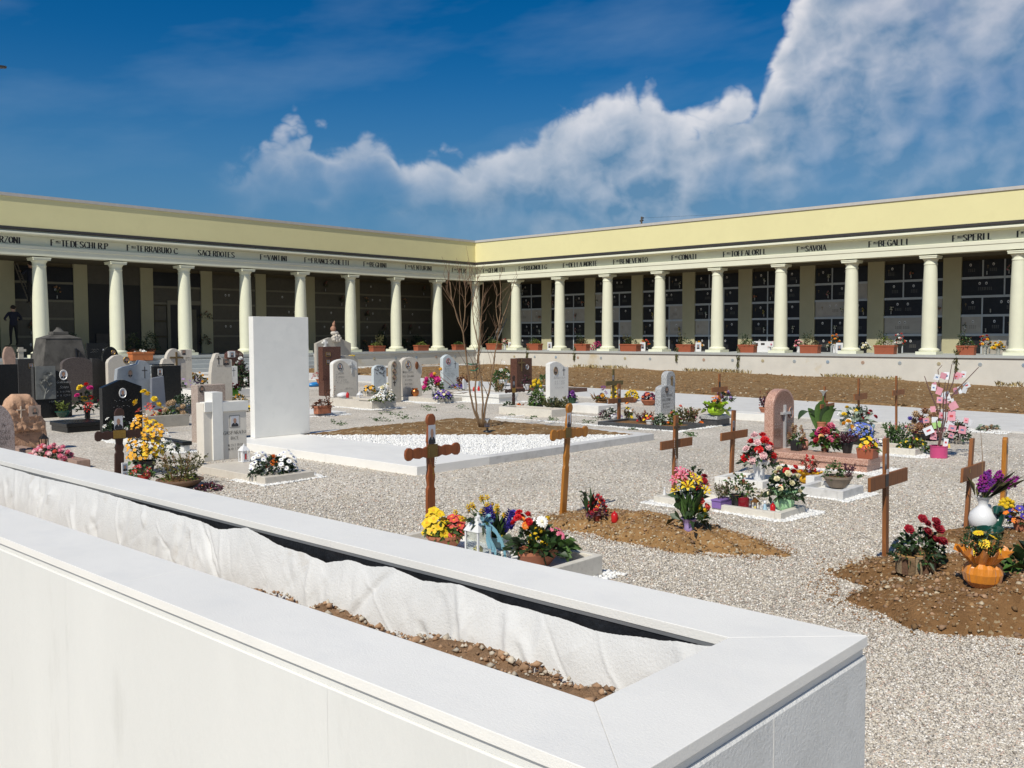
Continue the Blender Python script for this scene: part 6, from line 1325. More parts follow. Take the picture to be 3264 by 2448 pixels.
plant('mixed_flower_bowl', 'large terracotta bowl of orange roses, yellow kalanchoe and pink gerberas', 'flowers', 1715, 1800, zf, ('oval', 178, 54, m_terra), [('dome', 180, 84, 170, 40, 'd'), ('dome', 130, 58, 70, 50, 'g', None, 46)],
      [('rose', 'red', 30, 7, 62, 46, -50, 76, 'red'), ('daisy', 'orange', 24, 3, 40, 30, -42, 78), ('pom', 'yellow', 13, 22, 62, 62, 0, 14), ('carn', 'yellow', 24, 3, 50, 40, 18, 66), ('daisy', 'pink', 32, 5, 60, 30, 50, 42, 'crimson'), ('daisy', 'white', 36, 3, 60, 10, 8, 92, 'cream')])
q_ = [(1602, 1768)]
x, y = G(1612, 1770, zf); mb = MB(); rr = random.Random(1)
for i in range(26): mb.ell((rr.uniform(-.07, .07), rr.uniform(-.05, .05), rr.uniform(.0, .04)), rr.uniform(.008, .018), 6, 4)
mb.build('white_stones', m_pebw, None, (x, y, zf), label='little heap of white stones beside the pale blue pot', category='stones', kind='stuff')

# ---- long mound
plant('red_berry_arrangement', 'dried arrangement of red berries and orange blooms in a dark red pot', 'flowers', 1903, 1660, zm2(1903, 1660), ('pot', 30, 26, mat('dark_red_glaze', (.18, .022, .012), rough=.35)), [('dome', 74, 62, 130, 14, 'p'), ('blade', 50, 96, 16, 5, 'd', None, -22), ('dome', 30, 16, 20, 14, 'd', None, -38, 56)],
      [('berry', 'red', 8, 16, 66, 66), ('pom', 'crimson', 14, 14, 66, 60), ('primrose', 'orange', 15, 8, 44, 40, 0, 8, 'gold')])
candle('red grave candle on the long earth mound', 1959, 1664, zm2(1959, 1664), 22, 36)
plant('lily_vase', 'tall arrangement of yellow lilies and pink orchids in a lilac-wrapped vase', 'flowers', 2196, 1692, zm2(2196, 1692), ('vase', 54, 40, mat('lilac_paper', (.40, .30, .56), rough=.5, var=.15)), [('dome', 108, 136, 60, 42, 'd'), ('blade', 90, 130, 22, 16, 'g'), ('dome', 80, 50, 70, 18, 'g', None, 20)],
      [('lily', 'yellow', 40, 9, 120, 62, 8, 84), ('lily', 'pink', 36, 6, 70, 34, -16, 128, 'pale'), ('carn', 'salmon', 22, 4, 40, 30, -26, 122), ('rose', 'crimson', 24, 3, 40, 24, 44, 116), ('rose', 'coral', 26, 4, 46, 40, 36, 28), ('pom', 'yellow', 18, 9, 54, 46, 30, 6), ('lily', 'red', 26, 2, 30, 20, 46, 100)])

# ---- grave of the plain cross with candles
zf = P3[4]*.5
def onp3(u, v): return G(u, v, zf)
plant('oleander_pot', 'leafy plant with white roses behind the lily vase', 'flowers', 2215, 1585, zf, ('pot', 44, 34, m_ceram), [('dome', 64, 80, 90, 22, 'd')], [('rose', 'white', 20, 5, 50, 40, -24, 14), ('carn', 'cream', 22, 5, 50, 30, -34, 10)])
plant('heather_trough', 'brownish heather in a lilac rectangular trough', 'flowers', 2300, 1616, zf, ('box', 76, 28, mat('lilac_plastic', (.25, .15, .42), rough=.45)), [('sprig', 76, 56, 420, 7, 'o', 44), ('sprig', 70, 50, 160, 7, 'p', 44)], [])
plant('ivy_plant', 'trailing ivy plant with hanging pale flowers beside the heather trough', 'plant', 2350, 1612, zf, ('pot', 50, 36, m_blkp), [('dome', 92, 82, 170, 16, 'g'), ('dome', 120, 60, 70, 14, 'o', None, 20)], [('pom', 'tan', 9, 12, 100, 76)])
candle('tall dark red square candle beside the small brown lantern', 2371, 1619, zf, 36, 46, mat('dark_red_glass', (.22, .012, .02), rough=.2), lid=False)
def heart():
    x, y = G(2374, 1612, zf); s = PXS(2374, 1612, zf); t = thing('red_heart', 'small red glass heart above the dark red candle', 'ornament', (x, y+.02, zf)); mb = MB()
    mb.tube([(0, 0, 0), (0, 0, 66*s)], 1.2*s, 6); mb.build('stake', m_blkp, t); mb = MB(); pts = [(16*math.sin(a)**3, 13*math.cos(a)-5*math.cos(2*a)-2*math.cos(3*a)-math.cos(4*a)) for a in [i*math.pi/12 for i in range(24)]]
    mb.prism([(p[0]*s*.62, 76*s+p[1]*s*.62) for p in pts[::-1]], -3*s, 3*s); mb.build('heart', m_redw, t, bev=.003)
heart()
lantern('brown_lantern', 'small amber-brown lantern in the candle row', 2407, 1626, zf, 20, 42, mat('amber_brass', (.20, .085, .02), rough=.35, metal=.5), glass=False)
def figurine():
    x, y = G(2438, 1628, zf); s = PXS(2438, 1628, zf); t = thing('angel_figurine', 'pale blue and white angel figurine among the candles', 'figurine', (x, y, zf)); m = mat('pale_blue_glaze', (.36, .52, .62), rough=.3)
    MB().lathe([(9*s, 0), (7*s, 8*s), (4*s, 20*s), (3*s, 22*s)], 12).build('body', m, t, smooth=60); MB().ell((0, 0, 27*s), 5.5*s, 10, 8).build('head', m_ceram, t, smooth=60)
    for sx in (-1, 1): MB().ell((sx*10*s, 3*s, 17*s), (8*s, 2.5*s, 6*s), 8, 6).build('wing', m_ceram, t, smooth=60)
figurine()
candle('small red glass candle beside the angel figurine', 2463, 1632, zf, 17, 30)
plant('white_rose_bouquet', 'bouquet of cream roses in mint-green paper with red ribbon', 'flowers', 2500, 1624, zf, ('wrap', 62, 66, mat('mint_paper', (.36, .60, .34), rough=.5, var=.1)), [('dome', 108, 96, 170, 28, 'd'), ('dome', 80, 60, 60, 22, 'g')],
      [('rose', 'cream', 22, 15, 100, 92), ('rose', 'white', 20, 6, 90, 80), ('rose', 'red', 26, 3, 40, 30, 22, 66), ('rose', 'salmon', 16, 4, 80, 90)])
def whitecone():
    x, y = G(2118, 1588, zf); s = PXS(2118, 1588, zf); t = thing('praying_statuette', 'slim white praying statuette at the end of the candle grave', 'figurine', (x, y, zf)); MB().lathe([(6*s, 0), (5*s, 10*s), (3.4*s, 24*s), (2.4*s, 28*s)], 10).build('robe', m_ceram, t, smooth=60); MB().ell((0, 0, 32*s), 3.4*s, 8, 6).build('head', m_ceram, t, smooth=60)
whitecone()
plant('carnation_vase', 'round bunch of red and pink carnations in a white vase', 'flowers', 2420, 1532, .05, ('vase', 60, 64, m_ceram), [('dome', 110, 70, 150, 24, 'd')], [('carn', 'red', 29, 9, 100, 92), ('carn', 'pale', 28, 11, 100, 92), ('tuft', 'white', 12, 10, 110, 70)])
plant('foil_wrapped_pot', 'red plant in yellow foil on a white box', 'flowers', 2578, 1540, .0, ('wrap', 60, 40, mat('yellow_foil', (.62, .34, .015), rough=.4, var=.15)), [('sprig', 58, 56, 160, 12, 'r')], [('tuft', 'red', 15, 12, 46, 60), ('pom', 'lilac', 10, 4, 50, 16, 22)])
solid_xy('white_box', 'small white striped box under the yellow foil pot', *(lambda p: (p[0]-.09, p[0]+.1, p[1]-.10, p[1]-.005))(G(2578, 1546)), .11, m_ceram, cat='box')
plant('stone_bowl', 'weathered stone bowl with a green shrub and plum-coloured twigs on the concrete kerb', 'plant', 2670, 1552, CT[4]*.6, ('bowl', 90, 36, mat('weathered_bowl', (.20, .155, .115), rough=.85, var=.2, bump=.002, bs=60)), [('dome', 62, 56, 130, 14, 'g', None, -10), ('sprig', 60, 40, 160, 11, 'p', None, 30)], [])

# ---- pink granite tomb
z = PT[4]
plant('pink_heather_pot', 'dusty pink heather in a black pot beside the arched headstone', 'flowers', 2538, 1436, z, ('cube', 30, 32, m_blkp), [('dome', 40, 24, 40, 18, 'g')], [('tuft', 'tan', 20, 7, 58, 50), ('tuft', 'brown', 20, 6, 52, 48)])
candle('clear glass lamp with red light on the pink tomb', 2566, 1432, z, 22, 40, mat('rosy_glass', (.55, .26, .20), rough=.1))
plant('peony_bouquet', 'bouquet of dark red and pink peonies with lilies on the pink tomb', 'flowers', 2630, 1438, z, ('vase', 40, 22, mat('copper_vase', (.20, .08, .045), rough=.3, metal=.4)), [('dome', 84, 62, 150, 26, 'g')], [('rose', 'crimson', 30, 6, 66, 62), ('rose', 'pink', 28, 5, 70, 68), ('carn', 'magenta', 24, 5, 66, 54), ('rose', 'peach', 22, 3, 80, 60)])
plant('plum_heather_pot', 'plum-coloured heather in a tall black pot on the pink tomb', 'flowers', 2700, 1444, z, ('pot', 38, 34, m_blkp), [('sprig', 92, 34, 420, 10, 'p')], [])
plant('primula_pot', 'yellow and red primulas in a square terracotta pot at the end of the pink tomb', 'flowers', 2766, 1460, z, ('cube', 56, 32, m_terra2), [('dome', 62, 28, 70, 16, 'g')], [('primrose', 'yellow', 18, 9, 56, 36, 0, 6), ('primrose', 'orange', 17, 7, 56, 26), ('primrose', 'crimson', 17, 6, 60, 24)])

# ---- behind the pink tomb
def calla():
    u, v = 2618, 1374; x, y = G(u, v); s = PXS(u, v); t = thing('calla_lily', 'tall calla lily plant with huge dark leaves and one white bloom', 'plant', (x, y, 0)); q = random.Random(5)
    def big(name, pts, w, m):
        mb = MB(); P = [Vector(p) for p in pts]; n = 8; V = []
        for i in range(n+1):
            f = i/n; a = P[0].lerp(P[1], f); b = P[1].lerp(P[2], f); c = a.lerp(b, f); c = Vector((c.x*RX, c.x*RY+c.y, c.z)); ww = w*math.sin(math.pi*min(1, f*.92+.08))**.8*(1-f*.25); V += [(c.x-ww*.5*RX, c.y-ww*.5*RY, c.z+ww*.16), (c.x, c.y, c.z), (c.x+ww*.5*RX, c.y+ww*.5*RY, c.z+ww*.16)]
        F = [(3*i+k, 3*i+k+1, 3*i+k+4, 3*i+k+3) for i in range(n) for k in (0, 1)]; mb.add(V, F); mb.build(name, m, t, smooth=180)
    Z = lambda vv: (v-vv)*s
    for (du, vv, w, dy) in ((-16, 1285, 34, 0), (2, 1276, 38, .05), (18, 1290, 32, -.05), (-28, 1300, 30, .1), (36, 1300, 30, .02), (8, 1300, 36, -.12), (-6, 1292, 34, -.1)):
        big('leaf', [(du*.2*s, dy*.3, 0), (du*.6*s, dy*.6, Z(vv)*.85), (du*1.2*s, dy-.05, Z(vv))], w*s, m_leafd if q.random() < .5 else m_leaf)
    big('leaf', [(-10*s, 0, Z(1330)), (-50*s, 0, Z(1290)), (-84*s, -.05, Z(1338))], 40*s, m_leafd); big('leaf', [(10*s, 0, Z(1330)), (40*s, 0, Z(1296)), (70*s, -.05, Z(1318))], 16*s, m_leaf)
    MB().tube([(0, 0, 0), (6*s, 0, Z(1300)), (11*s, 0, Z(1262))], 2.2*s, 6).build('stalk', m_leaf, t)
    mb = MB(); mb.lathe([(2*s, 0), (7*s, 10*s), (17*s, 17*s), (15*s, 17*s), (4*s, 8*s)], 14, (11*s, 0, Z(1262)), sy=.7, cap=False); mb.build('spathe', mat('petal_white', FC['white'], rough=.6, var=.12, vs=40, island=.18), t, smooth=60)
    MB().tube([(0, 0, 0), (30*s, 0, Z(1300)), (40*s, 0, Z(1286))], 1.5*s, 5).build('stalk', m_leaf, t); o = link('blossom', blossom('tulip', 'orange'), t); place(o, (40*s, 0, Z(1286)), (0, 0, 1), 6*s); o = link('blossom', blossom('tulip', 'orange'), t); place(o, (36*s, -.03, Z(1322)), (0, 0, 1), 6*s)
    MB().lathe([(10*s, 0), (14*s, 26*s), (15*s, 26*s), (15*s, 30*s)], 16).build('pot', m_terra, t, smooth=40)
calla()
plant('silver_wreath_arrangement', 'silvery evergreen arrangement with yellow roses in a clear glass bowl', 'flowers', 2728, 1382, .0, ('bowl', 74, 34, m_ceram), [('dome', 82, 64, 120, 24, 's'), ('sprig', 50, 74, 90, 16, 'd', None, 20)], [('rose', 'yellow', 20, 4, 50, 44, -20, 14), ('carn', 'white', 24, 4, 60, 36, -24, 6), ('rose', 'crimson', 16, 6, 50, 34, 36, 10)])
plant('blue_cineraria_pot', 'mass of blue cineraria behind the plum heather', 'flowers', 2744, 1416, .0, ('bowl', 76, 26, m_blkp), [('dome', 88, 40, 110, 15, 'd')], [('daisy', 'blue', 12, 44, 88, 48, 0, 0, 'violet'), ('rose', 'gold', 20, 3, 30, 30, -42, 26), ('carn', 'white', 18, 4, 40, 20, -36, 16)])
def heartpick():
    x, y = G(2742, 1402); s = PXS(2742, 1402); t = thing('heart_pick', 'pale blue heart on a stick above the cineraria', 'ornament', (x, y-.2, 0)); MB().tube([(0, 0, 0), (0, 0, 40*s)], 1*s, 5).build('stick', m_leafd, t); pts = [(16*math.sin(a)**3, 13*math.cos(a)-5*math.cos(2*a)-2*math.cos(3*a)-math.cos(4*a)) for a in [i*math.pi/12 for i in range(24)]]
    MB().prism([(p[0]*s*.5, 46*s+p[1]*s*.5) for p in pts[::-1]], -1.5*s, 1.5*s).build('heart', mat('pale_blue_glaze'), t)
heartpick()
plant('pansy_row', 'white and lilac pansies trailing at the left end of the green bed', 'flowers', 2800, 1432, .04, None, [('dome', 60, 34, 120, 13, 'd')], [('primrose', 'white', 12, 16, 58, 36), ('primrose', 'lilac', 12, 12, 58, 34)])
plant('heath_shrub', 'dense green heath shrub in the cream bed', 'plant', 2858, 1420, .05, None, [('sprig', 90, 72, 520, 12, 'g'), ('sprig', 86, 64, 200, 12, 'd')], [('tuft', 'pink', 9, 5, 86, 78), ('pom', 'pink', 12, 2, 30, 80, 40)])
plant('primula_cushion', 'green cushion plant with yellow primulas at the front of the cream bed', 'plant', 2912, 1434, .05, None, [('dome', 104, 44, 230, 15, 'g'), ('sprig', 52, 40, 220, 10, 'o', None, 14)], [('primrose', 'yellow', 10, 14, 96, 42)])
def card_tree():
    u, v = 2992, 1459; x, y = G(u, v); s = PXS(u, v); t = thing('card_tree', 'bare twigs hung with pink and white cards, stuck in a pink tin', 'ornament', (x, y, 0)); q = random.Random(8)
    MB().lathe([(25*s, 0), (26*s, 1*s), (26*s, 36*s), (27*s, 36*s), (27*s, 39*s), (24*s, 39*s), (24*s, 30*s)], 24).build('tin', mat('pink_enamel', (.56, .07, .20), rough=.4), t, smooth=40)
    pk, wh, ye = mat('card_pink', (.66, .30, .36), rough=.6), mat('card_white', (.70, .72, .75), rough=.6), mat('card_yellow', (.68, .52, .12), rough=.6)
    def at(a, b): return ((a-u)*s, (v-b)*s)
    twigs = [[(2992, 1430), (3000, 1330), (2990, 1250), (2994, 1160)], [(2994, 1420), (3010, 1330), (3022, 1260), (3030, 1180), (3058, 1166)], [(2990, 1420), (2988, 1330), (2972, 1260), (2962, 1215)], [(2996, 1400), (3030, 1310), (3064, 1303)], [(2990, 1390), (2960, 1340), (2945, 1330)],
             [(3000, 1300), (3018, 1220), (3012, 1180)], [(2996, 1330), (2984, 1240), (2996, 1200)], [(3022, 1270), (3050, 1220), (3080, 1170)], [(2994, 1370), (3030, 1350), (3062, 1340)]]
    for tw in twigs:
        P = []; dy = q.uniform(-.16, .16)
        for i, (a, b) in enumerate(tw): X, Z = at(a, b); P.append((X*RX, X*RY+dy*i/len(tw)*2, Z))
        MB().tube(P, [2.2*s*(1-.7*i/len(P)) for i in range(len(P))], 5).build('twig', mat('twig_mauve', (.13, .07, .06), rough=.7), t)
    cards = [(2963, 1235, 9, 14, wh, .1), (2979, 1246, 12, 17, pk, .4), (3014, 1198, 11, 17, wh, -.05), (2994, 1202, 11, 13, wh, .3), (3038, 1200, 11, 13, pk, .1), (3000, 1229, 9, 15, pk, -.4), (3027, 1243, 6, 16, wh, -.3), (3054, 1241, 10, 17, wh, .25), (3044, 1246, 8, 15, pk, -.3), (3002, 1265, 19, 22, wh, -.3), (3006, 1293, 17, 17, pk, -.5), (3029, 1281, 6, 16, wh, -.3),
             (3006, 1326, 13, 20, wh, .1), (3024, 1326, 16, 22, pk, -.05), (3040, 1355, 16, 18, wh, .5), (3062, 1345, 13, 14, wh, .4), (2962, 1372, 20, 17, wh, -.5), (2975, 1354, 18, 14, mat('card_lime', (.36, .58, .2), rough=.6), -.3), (3036, 1370, 15, 17, pk, .1), (3002, 1364, 15, 14, pk, .2), (2976, 1382, 11, 14, pk, 0), (3000, 1392, 13, 13, pk, .1), (3008, 1352, 14, 14, wh, -.2), (2998, 1338, 12, 13, wh, 0), (3055, 1318, 7, 15, wh, .1), (2999, 1422, 14, 9, ye, -.2), (2996, 1410, 9, 18, wh, .1), (3014, 1366, 11, 14, pk, -.2)]
    for k in range(14):
        tw = q.choice(twigs); i = q.randrange(len(tw)-1); f = q.random(); cards.append((tw[i][0]*(1-f)+tw[i+1][0]*f+q.uniform(-10, 10), tw[i][1]*(1-f)+tw[i+1][1]*f+q.uniform(-4, 8), q.uniform(9, 14), q.uniform(11, 16), q.choice([pk, pk, wh]), q.uniform(-.5, .5)))
    for (a, b, w, h, m, r) in cards:
        X, Z = at(a, b); o = MB().box(-w*s/2, w*s/2, -.0015, .0015, -h*s/2, h*s/2).build('card', m, t, (lambda yy: (X*RX-yy*.7, X*RY+yy, Z))(q.uniform(-.14, .1))); o.rotation_euler = (q.uniform(-.2, .2), r, q.uniform(-1.7, -.7)); o.scale = (1.5, 1, 1.4)
        if q.random() < .5: MB().box(-w*s*.22, w*s*.22, -.0024, -.0018, -h*s*.12, h*s*.12).build('card_print', mat('card_ink_%d' % q.randrange(3), [(.12, .2, .36), (.5, .06, .06), (.2, .2, .2)][q.randrange(3)], rough=.6), o)
card_tree()
plant('dried_hydrangea_wreath', 'brown dried hydrangea arrangement with pink rose behind the card tree', 'flowers', 2952, 1402, .0, ('bowl', 90, 22, m_blkp), [('dome', 120, 50, 120, 14, 'b')], [('pom', 'tan', 26, 8, 120, 66, 0, 8), ('pom', 'brown', 26, 7, 120, 70, 14, 10), ('rose', 'pink', 22, 2, 40, 30, -14, 18), ('pom', 'violet', 18, 3, 60, 40, -36, 16), ('carn', 'magenta', 16, 4, 100, 14)])
plant('dried_hydrangeas', 'tall brown dried flower heads just behind the pink tin twigs', 'flowers', 3010, 1408, .0, None, [('sprig', 90, 90, 60, 8, 'b')], [('pom', 'brown', 26, 9, 100, 66, 0, 34)])
plant('dark_leaved_plant', 'dark purple-leaved plant in a pale stone pot right of the card tree', 'plant', 3056, 1414, .0, ('bowl', 34, 18, m_beig), [('dome', 64, 56, 150, 15, 'd'), ('dome', 56, 60, 60, 14, 'p')], [])
plant('succulent_patch', 'two small rosettes of pinkish succulents in white chippings by the path', 'plant', 3150, 1372, .01, None, [('dome', 24, 18, 50, 13, 's', None, -20), ('dome', 26, 18, 50, 13, 's', None, 22), ('dome', 66, 8, 40, 12, 'r')], [('pom', 'tan', 12, 6, 60, 16)])
x, y = G(3150, 1372); chips(x-.55, x+.6, y-.4, y+.5, 900)

# ---- right edge
zz = zm5(2918, 1822)
def basket():
    u, v = 2918, 1822; x, y = G(u, v, zz); s = PXS(u, v, zz); t = thing('bark_basket', 'basket of upright bark slabs planted with dark red roses', 'planter', (x, y, zz)); q = random.Random(12); m = mat('bark', (.21, .135, .07), rough=.95, var=.35, vs=22, col2=(.09, .055, .03), c2s=30, bump=.008, bs=50); m2 = mat('bark_pale', (.30, .22, .13), rough=.95, var=.35, vs=22, bump=.008, bs=50); m3 = mat('bark_red', (.15, .08, .045), rough=.95, var=.35, vs=22, bump=.008, bs=50); mi = mat('bark_cut', (.42, .24, .08), rough=.8, var=.2)
    n = 17; W = 62*s
    for i in range(n):
        a = 2*math.pi*i/n; h = (66+q.uniform(-7, 10))*s; o = MB(); o.taper(-10*s, 10*s, -5*s, 5*s, 0, h-4*s, 1.08, 0); o.box(-12*s, 12*s, -4*s, 4*s, h-4*s+.0004, h, 1)
        b = o.build('bark_slab', [[m, m2, m3][i % 3], mi], t, (math.cos(a)*W, math.sin(a)*W*.86, 0), bev=.004); b.rotation_euler = (q.uniform(-.05, .05), 0, a+math.pi/2)
    MB().lathe([(W*.96, 0), (W*.96, 48*s)], 20, sy=.86).build('compost', m_soil_red, t)
    V, Fc = foliage('dome', 150*s, 104*s, 330, 24*s, 31); link('foliage', npmesh('foliage', V+np.array([10*s*RX, 10*s*RY, 46*s]), Fc, m_leafd), t, kind='stuff')
    V, Fc = foliage('dome', 128*s, 80*s, 60, 20*s, 32); link('foliage', npmesh('foliage', V+np.array([8*s, 0, 46*s]), Fc, m_leaf), t, kind='stuff')
    for (a, b) in ((2924, 1650), (2872, 1682), (2956, 1668), (2982, 1660), (2978, 1678), (2998, 1684), (2966, 1716), (2990, 1720), (3002, 1722), (2940, 1690), (2978, 1722)):
        p = ((a-u)*.84*s*RX-16*s, (a-u)*.84*s*RY-(14+q.uniform(-14, 14))*s, (v-b)*s); o = link('rose', blossom('rose', 'crimson'), t); place(o, p, (q.uniform(-.6, .3), -.7, .8), 17*s)
basket()
zo = zm5(3132, 1872)
plant('orange_wrapped_pot', 'yellow daisies in a pot wrapped in crinkled orange paper', 'flowers', 3132, 1870, zo, ('wrap', 116, 128, mat('orange_paper', (.62, .21, .010), rough=.4, var=.15, sheen=.3)), [('sprig', 150, 100, 520, 14, 'd'), ('sprig', 130, 84, 160, 14, 'g')], [('daisy', 'yellow', 34, 7, 110, 96, 10)])
def jug():
    u, v = 3132, 1688; zz_ = .06; x, y = G(u, v, zz_); s = PXS(u, v, zz_); t = thing('white_jug', 'white ceramic jug holding purple stock flowers', 'vase', (x, y, zz_))
    MB().lathe([(26*s, 0), (38*s, 14*s), (42*s, 34*s), (38*s, 54*s), (24*s, 68*s), (15*s, 76*s), (14*s, 84*s), (18*s, 98*s), (26*s, 106*s), (24*s, 106*s), (14*s, 92*s)], 28).build('body', m_ceram, t, smooth=60)
    MB().tube([(18*s, 0, 62*s), (34*s, 0, 68*s), (50*s, -.01, 68*s), (54*s, -.01, 60*s), (40*s, 0, 52*s)], [6*s, 8*s, 8*s, 7*s, 5*s], 10).build('handle', m_ceram, t, smooth=60)
    q = random.Random(4)
    for i in range(22):
        le = q.uniform(-.25, 1.3); h = q.uniform(24, 92)*s*(1 if le < .7 else .8); o = link('stock_spike', blossom('tuft', 'purple' if q.random() < .35 else 'magenta_p'), t); X_ = le*h*.95+q.uniform(-8, 8)*s; p = (X_*RX, X_*RY+q.uniform(-14, 14)*s, 104*s+h*.62); place(o, p, (le*.6*RX, le*.6*RY, 1), 22*s)
        MB().tube([(0, 0, 96*s), (p[0]*.6, p[1]*.6, 100*s+h*.3), p], 1.4*s, 4).build('stem', m_leaf, t)
    V, Fc = foliage('blade', 120*s, 110*s, 30, 4*s, 55); V[:, 0] += V[:, 2]*.85*RX; V[:, 1] += V[:, 2]*.85*RY; link('grass_leaves', npmesh('grass_leaves', V+np.array([10*s, 0, 100*s]), Fc, m_leafo), t, kind='stuff')
    MB().tube([(0, 0, 100*s), (-12*s, 0, 150*s), (-20*s, 0, 240*s), (-44*s, 0, 320*s)], [1.4*s, 1.2*s, 1*s, .6*s], 4).build('dry_stalk', m_dry, t)
FC['magenta_p'] = (.24, .015, .20); jug()
def tray():
    t = thing('green_tray', 'long dark green plastic tray with a curled handle', 'planter', (*G(3150, 1712, .05), .05)); s = PXS(3150, 1712, .05); m = mat('green_plastic', (.008, .055, .038), rough=.25, var=.1)
    MB().lathe([(64*s, 0), (84*s, 22*s), (88*s, 22*s), (88*s, 27*s), (80*s, 27*s), (66*s, 8*s)], 28, (-12*s, 0, 0), sy=.5).build('tray', m, t, smooth=40)
    MB().tube([(60*s, 0, 14*s), (92*s, 0, 20*s), (112*s, 0, 44*s), (108*s, 0, 74*s), (82*s, 0, 78*s), (74*s, 0, 64*s)], [10*s, 14*s, 17*s, 17*s, 13*s, 6*s], 12).build('handle', m, t, smooth=60)
tray()
plant('yellow_chrysanthemum_pot', 'small dark green pot of yellow chrysanthemums right of the jug', 'flowers', 3208, 1640, .04, ('pot', 42, 26, mat('green_plastic')), [('dome', 42, 20, 50, 10, 'd')], [('pom', 'yellow', 13, 22, 46, 28)])
plant('dark_pansy_pot', 'black-violet and orange pansies in a terracotta pot at the right edge', 'flowers', 3262, 1712, .04, ('pot', 70, 60, m_terra), [('dome', 100, 50, 120, 18, 'd')], [('primrose', 'violet', 24, 12, 96, 56), ('primrose', 'orange', 18, 4, 50, 44, -40)])
plant('broadleaf_plant', 'big dark leaves at the right edge beside the orange pot', 'plant', 3285, 1872, .1, ('pot', 60, 50, m_blkp), [('dome', 150, 90, 40, 80, 'd'), ('dome', 130, 70, 30, 70, 'g')], [])

# ---- left group
plant('pink_daisy_bed', 'bed of pink and rose bellis daisies before the orange boulder', 'flowers', 160, 1470, .06, None, [('dome', 150, 46, 300, 15, 'd', 70)], [('pom', 'pale', 13, 26, 150, 52), ('pom', 'pink', 14, 26, 150, 54), ('pom', 'coral', 13, 8, 130, 50)])
plant('silver_alyssum', 'clump of silvery white alyssum left of the pink daisies', 'flowers', 76, 1424, .06, None, [('dome', 60, 36, 160, 9, 's')], [('pom', 'white', 7, 40, 60, 38)])
lantern('red_lantern', 'dark red lantern beside the orange boulder', 140, 1428, .06, 22, 48, mat('dark_metal', (.03, .028, .028), rough=.4, metal=.3), glass=False, red=True)
plant('rose_vase', 'black vase with pink, yellow and red roses and a red bow', 'flowers', 279, 1334, .135, ('vase', 28, 34, m_black), [('dome', 74, 62, 80, 20, 'd')], [('rose', 'magenta', 21, 3, 84, 74, 0, 6), ('rose', 'yellow', 23, 2, 24, 78, -12, 10), ('rose', 'red', 22, 2, 20, 84, 4, 14), ('lily', 'red', 20, 5, 26, 20, 4, 0, 'red')])
plant('green_bowl_plant', 'yellow-green conifer in a dark green bowl left of the rose vase', 'plant', 200, 1328, .02, ('bowl', 46, 18, mat('green_plastic')), [('sprig', 40, 34, 160, 9, 'y')], [])
plant('forsythia', 'tall yellow forsythia and roses spilling beside the dark wooden cross', 'flowers', 462, 1508, .0, ('pot', 70, 40, m_blkp), [('sprig', 110, 120, 160, 14, 'o'), ('dome', 90, 60, 90, 18, 'g')], [('primrose', 'gold', 13, 120, 96, 156, -8), ('primrose', 'yellow', 13, 70, 74, 128, 24, 14), ('primrose', 'gold', 12, 30, 60, 40, 44, 84), ('rose', 'yellow', 25, 5, 80, 60, 14, 172, 'gold'), ('lily', 'coral', 24, 4, 56, 40, 10, 150), ('lily', 'white', 18, 3, 40, 40, -8, 130), ('primrose', 'white', 13, 6, 50, 40, 62, 70)])
plant('red_cyclamen', 'red and pink cyclamen with red ribbon at the foot of the forsythia', 'flowers', 448, 1548, .0, ('pot', 60, 30, m_redw), [('dome', 92, 40, 100, 18, 'g')], [('lily', 'red', 20, 8, 80, 40), ('primrose', 'pink', 15, 5, 50, 44), ('lily', 'crimson', 22, 4, 84, 20)])
plant('heather_bowl', 'grey-green heather with brown tips in a terracotta bowl beside the bed', 'plant', 574, 1552, .0, ('bowl', 146, 26, mat('dull_brown_pot', (.17, .10, .06), rough=.8)), [('sprig', 164, 84, 760, 12, 'o'), ('sprig', 150, 92, 260, 11, 'b'), ('dome', 110, 46, 160, 13, 'y')], [])
plant('dark_ground_flowers', 'dark purple ground flowers spilling beside the heather bowl', 'plant', 664, 1562, .0, None, [('dome', 86, 24, 200, 13, 'p'), ('dome', 80, 18, 80, 12, 'd')], [('primrose', 'orange', 7, 6, 78, 24)])
def twoframes():
    x, y = G(392, 1530); t = thing('photo_stand', 'small white double photo frame at the foot of the dark cross', 'frame', (x, y-.05, 0)); MB().box(-.035, .035, -.008, .008, 0, .2).build('frame', m_ceram, t, bev=.002); portrait(t, 0, .145, .05, .075, y=-.0095, oval=False, bg=1); portrait(t, 0, .055, .05, .075, y=-.0095, oval=False, bg=1)
twoframes()
plant('white_cyclamen', 'white cyclamen in front of the black gabled headstone', 'flowers', 372, 1398, .02, ('pot', 40, 24, m_blkp), [('dome', 90, 44, 110, 16, 'd')], [('lily', 'white', 14, 12, 96, 56)])
plant('hydrangea_trough_plants', 'dried round hydrangea heads and yellow lilies in the grey trough', 'plant', 548, 1334, .12, None, [('dome', 96, 30, 150, 15, 'g')], [('pom', 'tan', 20, 8, 90, 56, 4), ('lily', 'yellow', 16, 4, 60, 40, -30), ('carn', 'crimson', 16, 3, 30, 44, -50)])
plant('white_rose_slab_spray', 'spray of white roses lying on the black cover slab', 'flowers', 540, 1436, .15, None, [('dome', 60, 30, 80, 15, 'd')], [('rose', 'white', 20, 5, 56, 30), ('rose', 'white', 12, 4, 56, 20)])
plant('dark_hedge', 'low dark clipped hedge on the slate-blue tomb', 'plant', 585, 1296, .17, None, [('dome', 92, 44, 420, 10, 'd')], [])
